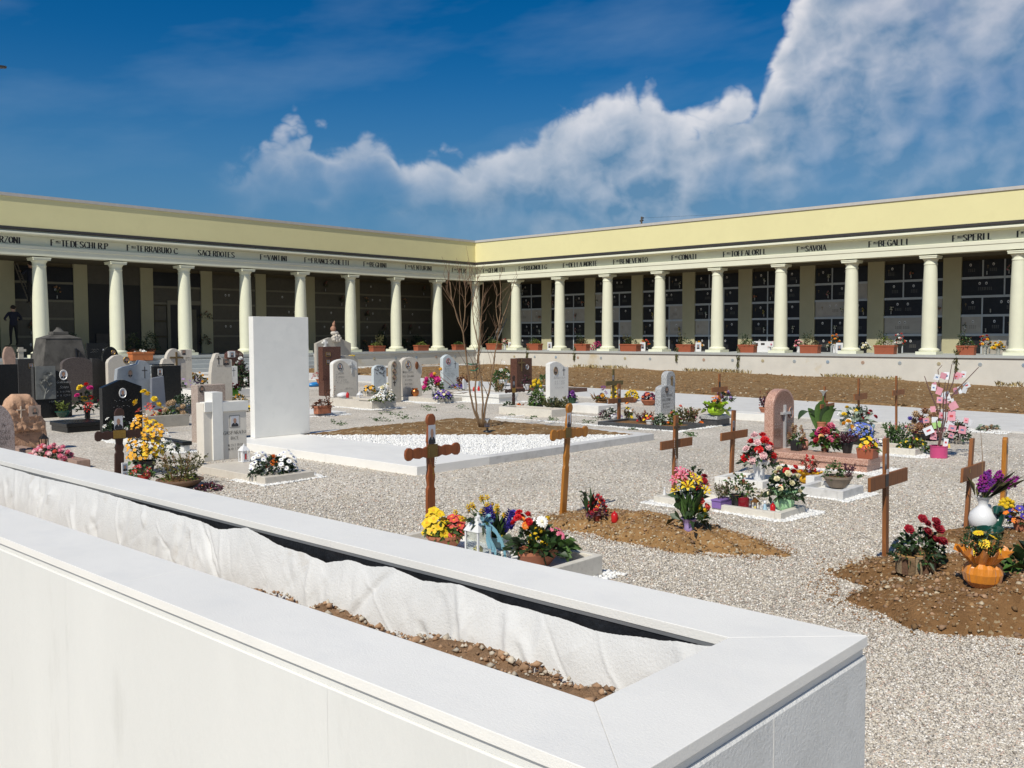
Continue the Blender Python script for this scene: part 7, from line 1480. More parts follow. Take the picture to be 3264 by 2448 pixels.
plant('green_glass_vase', 'lime glass vase of white and violet flowers behind the dark hedge', 'flowers', 562, 1258, .17, ('vase', 22, 26, mat('lime_glass', (.16, .42, .03), rough=.15)), [('dome', 50, 26, 60, 12, 'd')], [('rose', 'white', 12, 3, 30, 26), ('primrose', 'lilac', 10, 10, 56, 30, 26)])
plant('autumn_trough_flowers', 'ochre and violet flowers in the white trough before the steps', 'flowers', 625, 1222, .18, None, [('dome', 84, 34, 150, 12, 'o')], [('pom', 'gold', 8, 14, 80, 36), ('pom', 'lilac', 8, 14, 60, 24, -14)])
plant('dark_shrub', 'tall dark shrub with white blossom at its top, behind the tall blank slab', 'shrub', 770, 1246, .1, None, [('dome', 72, 112, 520, 14, 'd'), ('dome', 70, 110, 120, 13, 'p')], [('carn', 'white', 16, 8, 60, 112)])
plant('lime_pot_cyclamen', 'dark red flowers in a bright lime pot before the white plaque headstone', 'flowers', 748, 1262, .14, ('wrap', 24, 26, mat('lime_glass')), [('dome', 30, 18, 40, 10, 'd')], [('carn', 'crimson', 12, 7, 28, 22)])
lantern('brown_lantern', 'small rusty brown lantern left of the lime pot', 726, 1262, .14, 15, 26, m_bronze, glass=False)
plant('bronze_low_plant', 'low bronze and yellow plant behind the raised cross headstone', 'plant', 762, 1278, .05, None, [('dome', 42, 22, 90, 10, 'o')], [('pom', 'gold', 6, 8, 40, 22)])
plant('yellow_viola_tuft', 'tuft of yellow violas peeping out left of the tall blank slab', 'flowers', 795, 1312, .0, None, [('dome', 26, 16, 40, 10, 'd')], [('primrose', 'yellow', 12, 9, 26, 20)])
z = .086
plant('osteospermum_cushion', 'cushion of white daisies with one orange bloom on the beige slab', 'flowers', 872, 1506, z, None, [('dome', 164, 56, 420, 17, 'd', 90)], [('daisy', 'white', 19, 24, 74, 66, -42, 2, 'violet'), ('daisy', 'white', 18, 24, 74, 68, 40, 4, 'violet'), ('carn', 'orange', 24, 3, 30, 44, -4, 10)])
t, s_ = lantern('white_lantern', 'white ceramic lantern with red light beside the engraved headstone', 778, 1472, z, 26, 58, m_ceram, glass=False, red=True)
MB().lathe([(10*s_, 0), (10.5*s_, 34*s_)], 18, (0, 0, .004), cap=False).build('body', m_ceram, t, smooth=60); MB().box(-2.5*s_, 2.5*s_, -11.6*s_, -10.2*s_, 9*s_, 27*s_).build('red_window', m_redw, t)

# ---- middle distance
plant('cyclamen_pot', 'red cyclamen and small conifer in a terracotta pot left of the wave-topped headstone', 'flowers', 1022, 1222, .1, ('pot', 30, 14, m_terra), [('sprig', 28, 44, 160, 9, 'd', None, 8)], [('lily', 'crimson', 11, 9, 28, 24, -14)])
def bag():
    x, y = G(1004, 1232); t = MB().ell((0, 0, .06), (.24, .14, .08), 12, 8, jit=.16, rnd=random.Random(3)).build('plastic_bag', mat('blue_plastic', (.02, .20, .50), rough=.35), None, (x, y, 0), smooth=60, label='crumpled bright blue plastic bag beside the cyclamen pot', category='bag')
bag()
plant('dried_red_plant', 'withered red-brown plant in a terracotta trough right of the tall blank slab', 'plant', 1028, 1318, .058, ('box', 56, 24, m_terra), [('dome', 60, 24, 170, 11, 'r'), ('sprig', 34, 66, 120, 8, 'r', None, 22)], [])
plant('yellow_grave_spray', 'yellow flowers laid over the top of the greyish headstone', 'flowers', 1110, 1258, onY(1110, 1135, G(1076, 1258)[1])[1], None, [('dome', 56, 5, 40, 10, 'y')], [('pom', 'yellow', 11, 11, 62, 7), ('pom', 'white', 10, 3, 60, 6)], spot=(G(1076, 1258)[0]+.55, G(1076, 1258)[1]+.07))
plant('orange_pansies', 'orange pansies left of the white lilies', 'flowers', 1180, 1262, .12, ('box', 46, 14, m_beig), [('dome', 44, 20, 70, 11, 'd')], [('primrose', 'gold', 11, 12, 42, 24)])
plant('white_lily_bunch', 'bunch of white lilies and daisies on the cream marble tomb', 'flowers', 1226, 1276, .2, None, [('dome', 60, 42, 130, 13, 'd')], [('lily', 'white', 20, 8, 56, 50), ('carn', 'cream', 14, 6, 50, 56), ('daisy', 'white', 9, 14, 60, 40)])
plant('white_gladiolus_spray', 'white gladioli lying at the front of the cream tomb', 'flowers', 1205, 1278, .22, None, [('dome', 40, 10, 24, 14, 'y')], [('lily', 'white', 22, 6, 40, 20)])
lantern('white_lantern', 'small white lantern standing on the cream marble tomb', 1147, 1280, .1, 14, 34, m_ceram, glass=False)
candle('red candle between the white bowl and the wave-topped headstone', 1108, 1268, .2, 10, 19)
MB().ell((0, 0, .05), (.16, .12, .07), 14, 8).build('white_bowl', m_ceram, None, (*G(1094, 1267, .2), .2), smooth=60, label='round white ceramic bowl at the foot of the wave-topped headstone', category='bowl')
candle('white candle with blue print on the cream grave slab', 1298, 1262, .11, 9, 22, m_ceram)
MB().lathe([(.06, 0), (.10, .06), (.095, .14), (.06, .17), (.075, .2), (.06, .2)], 16).build('copper_pot', mat('copper', (.45, .16, .05), rough=.3, metal=.8), None, (*G(1323, 1263, .11), .11), smooth=50, label='round copper pot before the curvy headstone', category='pot')
plant('pansy_cushion', 'cushion of violet and cream pansies on the cream grave slab', 'flowers', 1412, 1270, .11, None, [('dome', 62, 24, 150, 11, 'd')], [('primrose', 'violet', 10, 26, 62, 28), ('primrose', 'cream', 9, 14, 62, 28), ('primrose', 'lilac', 9, 10, 62, 28)])
plant('dahlia_bunch', 'magenta and yellow dahlias right of the curvy headstone', 'flowers', 1382, 1262, .0, ('vase', 24, 26, m_ceram), [('dome', 62, 46, 120, 15, 'g')], [('pom', 'magenta', 23, 4, 60, 48), ('pom', 'magenta', 18, 3, 60, 36, -10), ('pom', 'gold', 13, 4, 36, 62, 14, 10)])
z = WT[4]
candle('left of the two red candles on the white tomb', 1511, 1247, z, 8, 15); candle('right of the two red candles on the white tomb', 1526, 1246, z, 8, 16)
def wings():
    x, y = G(1483, 1240, z); t = thing('wing_plaque', 'white wing-shaped plaque on the white tomb', 'plaque', (x, y, z)); s = PXS(1483, 1240, z); MB().prism([(a*s, b*s) for a, b in ((-8, 0), (8, 0), (9, 18), (4, 24), (-2, 31), (-7, 33), (-9, 24))], 0, .03).build('plaque', m_ceram, t, bev=.004); x, y = G(1530, 1236, z); t = thing('book_plaque', 'tilted grey book plaque on the white tomb', 'plaque', (x, y, z)); o = MB().prism([(a*s, b*s) for a, b in ((-11, 0), (9, 6), (13, 25), (-7, 20))], 0, .03).build('plaque', m_bluw, t, bev=.004)
wings()
plant('brown_grass_tuft', 'rust-brown ornamental grass behind the white tomb', 'plant', 1472, 1238, .05, None, [('sprig', 44, 42, 240, 10, 'r')], [])
plant('calluna_tuft', 'olive-brown calluna on the white tomb near the dark cross', 'plant', 1590, 1250, z, None, [('sprig', 52, 34, 320, 9, 'o'), ('sprig', 48, 30, 120, 9, 'b')], [])
plant('white_ivy_pot', 'green leafy plant with white blooms beyond the white tomb', 'plant', 1604, 1228, .05, ('pot', 30, 18, m_ceram), [('dome', 66, 40, 150, 15, 'g'), ('dome', 60, 30, 50, 13, 'd')], [('lily', 'white', 13, 6, 60, 46), ('lily', 'white', 14, 2, 14, 70, 0, 6)])
plant('violet_low_flowers', 'dark violet pansies in front of the bluish headstone', 'flowers', 1455, 1236, z*.9, None, [('dome', 50, 12, 70, 9, 'd')], [('primrose', 'violet', 9, 14, 50, 12), ('primrose', 'orange', 9, 4, 60, 10, 20)])
plant('white_pot_plant', 'dark plant in a white pot on the brown grave slab', 'plant', 1678, 1242, .13, ('pot', 22, 18, m_ceram), [('dome', 30, 34, 70, 10, 'p'), ('dome', 26, 30, 40, 10, 'd')], [])
plant('yellow_mum_bucket', 'yellow chrysanthemums and leafy branches in a white bucket', 'flowers', 1724, 1262, .0, ('pot', 20, 24, m_ceram), [('dome', 46, 56, 130, 12, 'g', None, 6), ('dome', 34, 34, 60, 10, 'd', None, -20, -8)], [('pom', 'yellow', 11, 12, 34, 26, -14, 6)])
plant('tall_green_pot', 'green shrub in a black pot in the cream kerbed bed', 'plant', 1712, 1304, .05, ('cube', 30, 20, m_blkp), [('dome', 48, 52, 230, 12, 'g'), ('dome', 40, 50, 60, 12, 'y')], [])
plant('rosemary_row', 'row of grey-green rosemary in the cream kerbed bed', 'plant', 1774, 1312, .05, None, [('sprig', 92, 44, 620, 10, 'o'), ('sprig', 88, 44, 320, 10, 'd')], [])
plant('small_jade_plant', 'small jade plant and orange flowers at the left end of the cream kerbed bed', 'plant', 1622, 1300, .08, None, [('dome', 34, 22, 80, 11, 'd'), ('dome', 34, 12, 60, 9, 'r', None, 34)], [('pom', 'orange', 7, 10, 30, 12, 34)])
plant('purple_mum_pot', 'purple chrysanthemum behind the rosemary row', 'flowers', 1824, 1286, .0, ('pot', 30, 18, mat('dark_green_glaze', (.015, .06, .035), rough=.3)), [('dome', 32, 18, 50, 10, 'd')], [('pom', 'purple', 10, 16, 32, 24, -4)])
plant('orchid_basket', 'twig basket with yellow rose and violet orchid', 'flowers', 1917, 1286, .0, ('wrap', 40, 18, m_dry), [('dome', 40, 16, 40, 11, 'g'), ('blade', 60, 34, 12, 3, 'b', None, -12)], [('rose', 'yellow', 17, 1, 10, 18, 0, 4), ('lily', 'purple', 15, 4, 20, 34, 8, 10), ('rose', 'gold', 13, 3, 34, 14)])
plant('tall_yellow_bunch', 'narrow bunch of tall yellow flowers before the olive cross', 'flowers', 1957, 1284, .05, ('vase', 10, 14, m_glass), [('blade', 18, 40, 20, 4, 'g')], [('pom', 'yellow', 9, 16, 18, 50)])
plant('yellow_mum_bowl', 'terracotta bowl of small yellow chrysanthemums', 'flowers', 2014, 1282, .0, ('bowl', 42, 14, m_terra), [('dome', 46, 22, 100, 9, 'd')], [('pom', 'yellow', 7, 36, 46, 26)])
plant('mixed_mum_bowl', 'terracotta bowl of dark and coral chrysanthemums left of the granite headstone', 'flowers', 2068, 1291, .0, ('bowl', 52, 18, m_terra), [('dome', 50, 20, 100, 10, 'd')], [('pom', 'plum', 9, 18, 50, 24), ('pom', 'salmon', 9, 10, 50, 24), ('pom', 'orange', 8, 6, 48, 22)])
# inside the black kerb
for (nm, lb, u, v, fo, fl) in [
    ('dove_planting', 'dark sedum and white flowers beside the white dove', 1946, 1330, [('dome', 56, 30, 120, 12, 'd'), ('dome', 34, 30, 60, 10, 'p', None, -18)], [('lily', 'white', 10, 8, 40, 34), ('pom', 'lilac', 7, 10, 34, 10, 20)]),
    ('orange_gerbera_tuft', 'orange and yellow gerberas rising in the black-kerbed bed', 2003, 1336, [('sprig', 34, 30, 130, 9, 'b'), ('blade', 30, 34, 14, 4, 'g')], [('daisy', 'orange', 14, 2, 20, 60, 0, 8), ('daisy', 'yellow', 13, 3, 26, 44), ('primrose', 'white', 9, 4, 30, 44)]),
    ('russet_heather', 'russet heather in the middle of the black-kerbed bed', 2054, 1346, [('sprig', 62, 34, 360, 9, 'r'), ('sprig', 50, 26, 100, 9, 'p')], [('pom', 'red', 6, 6, 50, 20)]),
    ('grey_cineraria', 'silver-green leaves beside the white pot in the black-kerbed bed', 2104, 1352, [('dome', 44, 36, 90, 14, 's'), ('dome', 40, 34, 70, 13, 'd')], [('pom', 'orange', 9, 5, 40, 10, 10)]),
    ('yellow_green_spray', 'yellow-green spray with pink roses in the black-kerbed bed', 2148, 1352, [('dome', 36, 58, 120, 13, 'y'), ('dome', 30, 40, 40, 12, 'g')], [('rose', 'salmon', 13, 3, 40, 70, 10), ('pom', 'white', 4, 20, 40, 50, 20)]),
    ('brown_erica', 'large brown and green erica at the right end of the black-kerbed bed', 2196, 1350, [('sprig', 78, 52, 560, 10, 'o'), ('sprig', 70, 50, 240, 10, 'b')], [('tuft', 'pink', 7, 6, 60, 50), ('pom', 'orange', 8, 4, 20, 6, 40)])]:
    plant(nm, lb, 'plant', u, v, .04, None, fo, fl)
def dove():
    x, y = G(1950, 1338, .04); s = PXS(1950, 1338, .04); t = thing('white_dove', 'white ceramic dove at the left end of the black-kerbed bed', 'figurine', (x, y-.05, .04)); MB().ell((0, 0, 8*s), (12*s, 6*s, 7*s), 12, 8).build('body', m_ceram, t, smooth=60); MB().ell((-11*s, 0, 14*s), 4*s, 8, 6).build('head', m_ceram, t, smooth=60); MB().taper(6*s, 18*s, -3*s, 3*s, 9*s, 14*s, .6).build('tail', m_ceram, t)
dove()
plant('white_pot_primula', 'white pot of red and yellow primulas in the black-kerbed bed', 'flowers', 2071, 1352, .06, ('pot', 30, 14, m_ceram), [('dome', 30, 12, 50, 9, 'g')], [('primrose', 'red', 9, 9, 30, 16), ('primrose', 'yellow', 9, 4, 26, 18, -8)])
plant('lime_wrapped_bouquet', 'orange lilies in bright lime-green paper on the granite block', 'flowers', 2282, 1322, .2, ('wrap', 54, 42, mat('lime_paper', (.32, .52, .02), rough=.5, var=.12)), [('dome', 40, 24, 60, 12, 'd'), ('dome', 76, 12, 24, 28, 'y', None, 0, -14)], [('lily', 'orange', 15, 8, 36, 32), ('rose', 'peach', 13, 2, 20, 20), ('rose', 'red', 10, 2, 44, 16, 8)])
plant('clear_vase_bouquet', 'purple and orange bouquet in a tall clear glass vase behind the lime bouquet', 'flowers', 2308, 1308, .05, ('vase', 18, 38, m_glass), [('dome', 52, 34, 110, 12, 'd'), ('blade', 60, 20, 10, 2, 'g', None, 20)], [('pom', 'lilac', 9, 10, 52, 40), ('pom', 'plum', 9, 8, 50, 36), ('pom', 'peach', 9, 4, 40, 44)])
plant('red_calluna_pot', 'red calluna in a terracotta pot left of the pink arched headstone', 'plant', 2440, 1316, .12, ('bowl', 42, 18, m_terra), [('sprig', 62, 34, 320, 10, 'p'), ('sprig', 40, 60, 120, 9, 'r')], [('tuft', 'crimson', 8, 6, 50, 30)])

# ---- on the portico floors
def on_r(u, v): return 39.36+.0, onX(u, v, 39.38)[0]
def vine(t, s, seed, dx):
    q = np.random.default_rng(seed); n = 130; k = q.random(n); P = np.column_stack([-.14-.03*k+q.normal(0, .02, n), dx+q.normal(0, .05, n)*(1.2-k), .1-k*q.uniform(.5, 1.0)]); V, Fc = leaves(P, np.column_stack([q.normal(0, .4, n), q.normal(0, .5, n), np.full(n, -.8)]), q.uniform(.05, .10, n), q.uniform(.02, .04, n), q)
    link('trailing_vine', npmesh('trailing_vine', V, Fc, m_leafo), t, kind='stuff')
GB = 'terracotta troughs along the colonnade'
words = ['first', 'second', 'third', 'fourth', 'fifth', 'sixth', 'seventh', 'eighth', 'ninth']
for i, (u0, u1, c, hgt, trail) in enumerate([(1556, 1594, 'y', .30, 0), (1685, 1724, 'y', .34, 1), (1835, 1876, 'o', .42, 1), (1982, 2038, 'd', .40, 0), (2160, 2210, 'd', .42, 1), (2356, 2410, 'g', .36, 1), (2552, 2614, 'o', .48, 0), (2788, 2857, 'y', .44, 0), (3049, 3111, 'g', .42, 1)]):
    u = (u0+u1)/2; y = onX(u, 1125, 39.52)[0]; y_a, y_b = onX(u0, 1125, 39.52)[0], onX(u1, 1125, 39.52)[0]; w = abs(y_a-y_b)*.98
    t = plant('terracotta_trough', 'terracotta trough of greenery on the right colonnade, %s from the corner' % words[i], 'planter', u, 1125, FL, ('box', w, .38, m_terra2), [('dome', w*.95, hgt, 230, .09, c, .34), ('sprig', w*.5, hgt*1.5, 150, .09, 'd' if c != 'd' else 'o', None, w*.2)], [('pom', 'brown', .05, 5, w, hgt)] if i % 3 == 2 else [], group=GB, sc=1.0, spot=(39.52, y), rz=math.pi/2)
    if trail:
        q = np.random.default_rng(60+i); n = 150; k = q.random(n); lx = w*.42
        P = np.column_stack([lx+q.normal(0, .05, n)*(1.3-k), np.full(n, .20)+.05*k+q.normal(0, .02, n), .26-k*q.uniform(.6, 1.1)]); V, Fc = leaves(P, np.column_stack([q.normal(0, .5, n), q.normal(0, .3, n), np.full(n, -.8)]), q.uniform(.06, .12, n), q.uniform(.03, .05, n), q)
        link('trailing_vine', npmesh('trailing_vine', V, Fc, m_leafo), t, kind='stuff')
for i, (u0, u1, c, lab) in enumerate([(1178, 1226, 'y', 'with a yellowing conifer, nearest the carved headstone'), (1321, 1365, 'y', 'between the second and third columns from the corner'), (1443, 1480, 'g', 'beside the corner column')]):
    u = (u0+u1)/2; x = onY(u, 1120, YC-.35)[0]; w = abs(onY(u0, 1120, YC-.35)[0]-onY(u1, 1120, YC-.35)[0])*.86
    plant('terracotta_trough', 'terracotta trough on the left colonnade '+lab, 'planter', u, 1120, FL, ('box', w, .32, m_terra2), [('dome', w*.95, .26, 200, .09, c, .34)]+([('sprig', w*.5, .62, 260, .1, 'o', None, w*.16)] if i == 0 else []), (), group=GB, sc=1.0, spot=(x, YC-.35))
plant('terracotta_trough', 'bright orange terracotta trough standing at the top of the steps', 'planter', 450, 1139, FL-.17, ('box', onY(486, 1139, YC-1.0)[0]-onY(415, 1139, YC-1.0)[0], .36, mat('orange_terracotta', (.50, .16, .05), rough=.7, var=.1)), [('dome', .6, .08, 60, .09, 's')], [('pom', 'white', .13, 4, .5, .12)], sc=1.0, spot=(onY(450, 1139, YC-1.0)[0], YC-.95))
plant('terracotta_pot', 'terracotta pot with yellow-green bush at the far left edge', 'planter', 6, 1150, .3, ('pot', 40, 26, m_terra), [('dome', 40, 24, 110, 8, 'y')], ())
plant('magenta_mum', 'magenta chrysanthemum bush on the right colonnade floor', 'flowers', 1902, 1110, FL, None, [('dome', .7, .4, 160, .07, 'd')], [('pom', 'magenta', .07, 40, .72, .5)], sc=1.0, spot=(40.9, onX(1902, 1100, 40.9)[0]))
for i, (u, lab, c1, c2, h) in enumerate([(1609, 'crimson flowers in a vase beside the corner ladder', 'crimson', 'pale', .75), (2056, 'dark pink flowers in a vase near the middle of the right colonnade', 'coral', 'gold', .7), (2227, 'yellow and white flowers on the floor of the right colonnade', 'gold', 'white', .6), (2660, 'tulips and yellow roses in a dark vase on the right colonnade', 'orange', 'gold', 1.0), (2868, 'red flowers in a glass vase beside the trough with yellow greenery', 'coral', 'white', 1.05), (3140, 'red and yellow roses in a white vase near the right edge', 'crimson', 'gold', .95), (2545, 'pale pink flowers in a white vase left of the sixth trough', 'pale', 'pink', .7), (2757, 'white and green flowers beside a column foot', 'white', 'cream', .55), (3182, 'yellow flowers in a green pot by the last column', 'yellow', 'gold', .6), (2462, 'pink flowers at the foot of a column beside a white plaque', 'pink', 'coral', .6)]):
    X = 41.2; plant('flower_vase', lab, 'flowers', u, 1100, FL, ('vase', .26, h*.4, [m_ceram, m_blkp, m_glass][i % 3]), [('dome', .46, h*.42, 70, .12, 'd')], [('tulip' if i == 3 else 'rose', c1, .13, 8, .46, h*.5), ('rose', c2, .12, 7, .5, h*.46)], group='vases on the right colonnade floor', sc=1.0, spot=(X, onX(u, 1090, X)[0]))
for i, (u, lab) in enumerate([(1627, 'white framed photo before the first column on the right'), (2049, 'white framed photo leaning near the fourth trough'), (2226, 'white framed photo right of the fifth trough'), (1752, 'pale green framed photo left of the second right column'), (2676, 'white framed photo beside the tulip vase')]):
    y = onX(u, 1110, 40.6)[0]; t = thing('framed_photo', lab, 'frame', (40.6, y, FL), -math.pi/2, 'framed photos on the right colonnade'); MB().box(-.16, .16, -.015, .015, 0, .46).build('frame', m_ceram, t, bev=.004); portrait(t, 0, .25, .17, .24, y=-.018, oval=False, bg=1)
y = onX(2432, 1105, 41.0)[0]; t = thing('white_plaque', 'white printed plaque leaning on the floor by the sixth column', 'plaque', (41.0, y, FL), -math.pi/2); MB().box(-.55, .55, -.02, .02, 0, .52).build('panel', m_ceram, t, bev=.004); MB().box(-.1, .1, -.024, -.0205, .34, .44).box(-.4, -.25, -.024, -.0205, .34, .44).build('print', m_lett, t)

def ladder(name, label, p0, p1, wv, n, m, wid=.4):
    t = thing(name, label, 'ladder', p0); a = Vector(p1)-Vector(p0); wv = Vector(wv).normalized()*wid/2
    for s_ in (-1, 1): MB().tube([tuple(wv*s_), tuple(a+wv*s_*.8)], .03, 4).build('rail', m, t)
    for i in range(1, n): c_ = a*(i/n); MB().tube([tuple(c_-wv*.95), tuple(c_+wv*.95)], .018, 4).build('rung', m, t)
    return t
m_alu = mat('aluminium', (.55, .56, .57), rough=.35, metal=.7)
y = onX(1566, 1095, 41.6)[0]
ladder('step_ladder', 'aluminium ladder leaning in the corner of the right colonnade', (41.6, y, FL), (42.3, y-.5, FL+1.9), (0, 1, 0), 7, m_alu)
xl = onY(112, 960, YC+2.6)[0]; xt = onY(55, 838, YC+3.2)[0]
ladder('wooden_ladder', 'long ladder leaning in the shade of the left portico', (xl+.35, YC+1.9, FL), (xt, YC+3.4, onY(55, 838, YC+3.2)[1]), (0, 1, 0), 12, mat('grey_wood', (.16, .14, .11), rough=.8))
x = onY(1098, 1085, YC+.4)[0]; t = thing('broom', 'broom handle leaning on a column of the left colonnade', 'broom', (x-.12, YC+.1, FL)); MB().tube([(0, 0, 0), (.16, .1, 1.75)], .022, 6).build('handle', mat('raw_wood', (.36, .18, .07), rough=.7), t); MB().taper(-.14, .14, -.04, .04, 0, .2, .6).build('bristles', m_dry, t)
for i, (u, v, w, h, lab) in enumerate([(482, 1126, .75, 1.0, 'rounded dark bush before the chapel opening'), (425, 1124, .8, .9, 'loose dark bush behind the orange trough'), (1332, 1100, 1.0, .8, 'dark potted plants behind the second left trough'), (1275, 1098, .8, .7, 'dark potted plant behind the third column of the left wing'), (1215, 1090, .6, 1.1, 'tall thin dark plant in the left portico near the corner'), (230, 1122, .9, .9, 'dark bush in the left portico beside the monument')]):
    Y = YC+(.9 if i < 2 else 2.4); plant('portico_bush', lab, 'shrub', u, v, FL, ('pot', .4, .3, m_terra), [('dome', w, h, 420, .10, 'd'), ('dome', w*.9, h*.9, 90, .09, 'o')], (), group='bushes in the left portico', sc=1.0, spot=(onY(u, v, Y)[0], Y))
for i, (u, v, lab) in enumerate([(655, 1010, 'hanging wrought flower holder on the pier of the left portico'), (655, 1090, 'wreath basket standing against the pier beside the door')]):
    Y = YB-.12; xx, zz_ = onY(u, v, Y); plant('hanging_basket', lab, 'flowers', u, v, zz_-.1, None, [('dome', .8 if i == 0 else .5, .35 if i == 0 else .6, 150, .08, 'd')], [('pom', 'brown', .08, 9, .7, .4)], sc=1.0, spot=(xx, Y))

# ================================================================ the little bare tree and its lamp
def tree():
    bu, bv = 1536, 1366; x, y = G(bu, bv, .1); D0 = DEP(bu, bv, .1); t = thing('bare_tree', 'small bare many-stemmed tree with green ties in the kerbed plot', 'tree', (x, y, .08)); q = random.Random(21)
    def W(px, py, dd=0.0):
        d = ray(1360+px*.3618, 780+py*.3618); k = D0+dd; return Vector((d[0]*k-x, d[1]*k-y, EYE+d[2]*k-.08))
    m = mat('smooth_bark', (.20, .125, .065), rough=.7, var=.3, vs=14, col2=(.17, .10, .05), c2s=18, stretch=(1, 1, .25))
    st = [([(470, 1606), (405, 1420), (375, 1260), (350, 1000), (320, 780), (270, 640), (215, 450), (205, 330)], 7.5, -.25), ([(480, 1606), (440, 1470), (425, 1280), (440, 1100), (460, 900), (415, 700), (400, 450), (380, 260)], 7, .1), ([(490, 1606), (495, 1400), (480, 1200), (455, 1050), (470, 760), (490, 560), (500, 340)], 7, -.1), ([(495, 1606), (520, 1400), (560, 1250), (590, 1050), (630, 780), (700, 560), (770, 330)], 8, .25),
          ([(320, 770), (340, 560), (345, 400), (330, 300)], 4, -.1), ([(300, 720), (245, 560), (180, 400), (178, 320)], 3.5, -.3), ([(630, 790), (650, 600), (650, 380), (640, 250)], 4.2, .3), ([(460, 900), (480, 700), (440, 480), (450, 300)], 3.6, .15), ([(415, 700), (405, 560), (430, 380), (425, 240)], 3.2, .0), ([(640, 760), (610, 560), (620, 400), (575, 300)], 3.2, .15), ([(320, 780), (290, 560), (290, 400), (300, 260)], 3.4, -.2), ([(540, 1330), (470, 1180), (430, 1060)], 3, 0), ([(425, 1280), (330, 1310), (270, 1280)], 1.5, -.2)]
    tips = []
    for pts, r, dd in st:
        P = [W(a, b, dd*(i/len(pts))) for i, (a, b) in enumerate(pts)]
        # smooth the path
        Q = []
        for i in range(len(P)-1):
            for k in range(3): Q.append(P[i].lerp(P[i+1], k/3)+Vector((q.uniform(-.006, .006), q.uniform(-.006, .006), 0)))
        Q.append(P[-1]); n = len(Q); rr = [1.3*r*.3618/F_PX*D0*(1-.72*i/(n-1)) for i in range(n)]
        MB().tube([tuple(v) for v in Q], rr, 7).build('trunk', m, t, smooth=180); tips += [(Q[i], (Q[i]-Q[i-1]).normalized()) for i in range(n//3, n)]
    mb = MB()
    for k in range(95):
        p, d = q.choice(tips); L = q.uniform(.15, .55); v = (d+Vector((q.gauss(0, .42), q.gauss(0, .42), q.uniform(.0, .6)))).normalized(); e = p+v*L*.5+Vector((q.gauss(0, .02), q.gauss(0, .02), 0)); f = p+v*L+Vector((q.gauss(0, .04), q.gauss(0, .04), .03))
        mb.tube([tuple(p), tuple(e), tuple(f)], [.0042, .003, .0014], 4)
        if q.random() < .6: g_ = e+(v+Vector((q.gauss(0, .5), q.gauss(0, .5), .3))).normalized()*L*.4; mb.tube([tuple(e), tuple(g_)], [.0026, .0012], 3)
    mb.build('crown', mat('twig_brown', (.17, .095, .05), rough=.7), t, kind='stuff')
    mt = mat('green_tie', (.01, .14, .08), rough=.5)
    for (a, b) in (((345, 1046), (440, 1050)), ((380, 1104), (466, 1078))): MB().tube([tuple(W(*a)), tuple(W((a[0]+b[0])/2, a[1]+8, -.1)), tuple(W(*b))], .010, 5).build('tie', mt, t)
tree()
def spot():
    x, y = G(1553, 1379, .09); s = PXS(1553, 1379, .09); t = thing('garden_spotlight', 'chrome garden spotlight at the foot of the bare tree', 'lamp', (x, y, .085)); m = mat('chrome', (.55, .56, .57), rough=.12, metal=1.0)
    MB().lathe([(14*s, 0), (14*s, 3*s), (12*s, 7*s), (5*s, 9*s)], 18).build('foot', m_blkp, t, smooth=40); MB().tube([(0, 0, 6*s), (0, 0, 17*s)], 3*s, 8).build('neck', m_blkp, t)
    MB().lathe([(5*s, 0), (8*s, 4*s), (9*s, 22*s), (11*s, 26*s), (11*s, 30*s), (8*s, 31*s)], 20, (0, 0, 15*s)).build('housing', m, t, smooth=40)
    for k in range(3): MB().lathe([(8.4*s, 0), (9.4*s, 1*s), (8.6*s, 2*s)], 18, (0, 0, (20+k*4)*s), cap=False).build('ring', m, t, smooth=60)
spot()

# ================================================================ loose white chippings round the tombs, weeds in the gravel
WPA = np.concatenate(WP); q = np.random.default_rng(2)
o = link('marble_chippings', stones_mesh('marble_chippings', np.column_stack([WPA, np.full(len(WPA), .006)]), q.uniform(.012, .024, len(WPA)), [m_pebw], q, flat=.6)); o['kind'] = 'stuff'; o['label'] = 'white marble chippings spread thinly round the graves'; o['category'] = 'chippings'
V_, F_ = [], []; off = 0
for (u, v, w, n) in [(1090, 1352, 60, 40), (1060, 1345, 30, 20), (1200, 1338, 90, 70), (1290, 1330, 90, 60), (1240, 1320, 120, 60), (1360, 1300, 60, 40), (1470, 1298, 50, 30), (1380, 1306, 50, 20), (1630, 1318, 40, 30), (1700, 1330, 60, 50), (1758, 1336, 50, 40), (1870, 1345, 60, 40), (2018, 1366, 30, 60), (1800, 1320, 60, 30), (1545, 1338, 40, 20), (1900, 1336, 40, 20), (2200, 1386, 60, 60), (1115, 1375, 20, 16), (2740, 1520, 16, 12)]:
    for k in range(n//3):
        a, b = G(u+q.uniform(-w, w)/2*q.random(), v+q.uniform(-6, 6)); m_ = int(q.integers(3, 7)); P = np.column_stack([a+q.normal(0, .02, m_), b+q.normal(0, .02, m_), np.full(m_, .002)]); A, B = leaves(P, np.column_stack([q.normal(0, .8, m_), q.normal(0, .8, m_), q.uniform(.3, 1, m_)]), q.uniform(.025, .06, m_), q.uniform(.010, .022, m_), q); V_.append(A); F_.append(B+off); off += len(A)
o = link('weeds', npmesh('weeds', np.concatenate(V_), np.concatenate(F_), m_leaf)); o['kind'] = 'stuff'; o['label'] = 'scattered green weeds sprouting through the gravel between graves'; o['category'] = 'weeds'
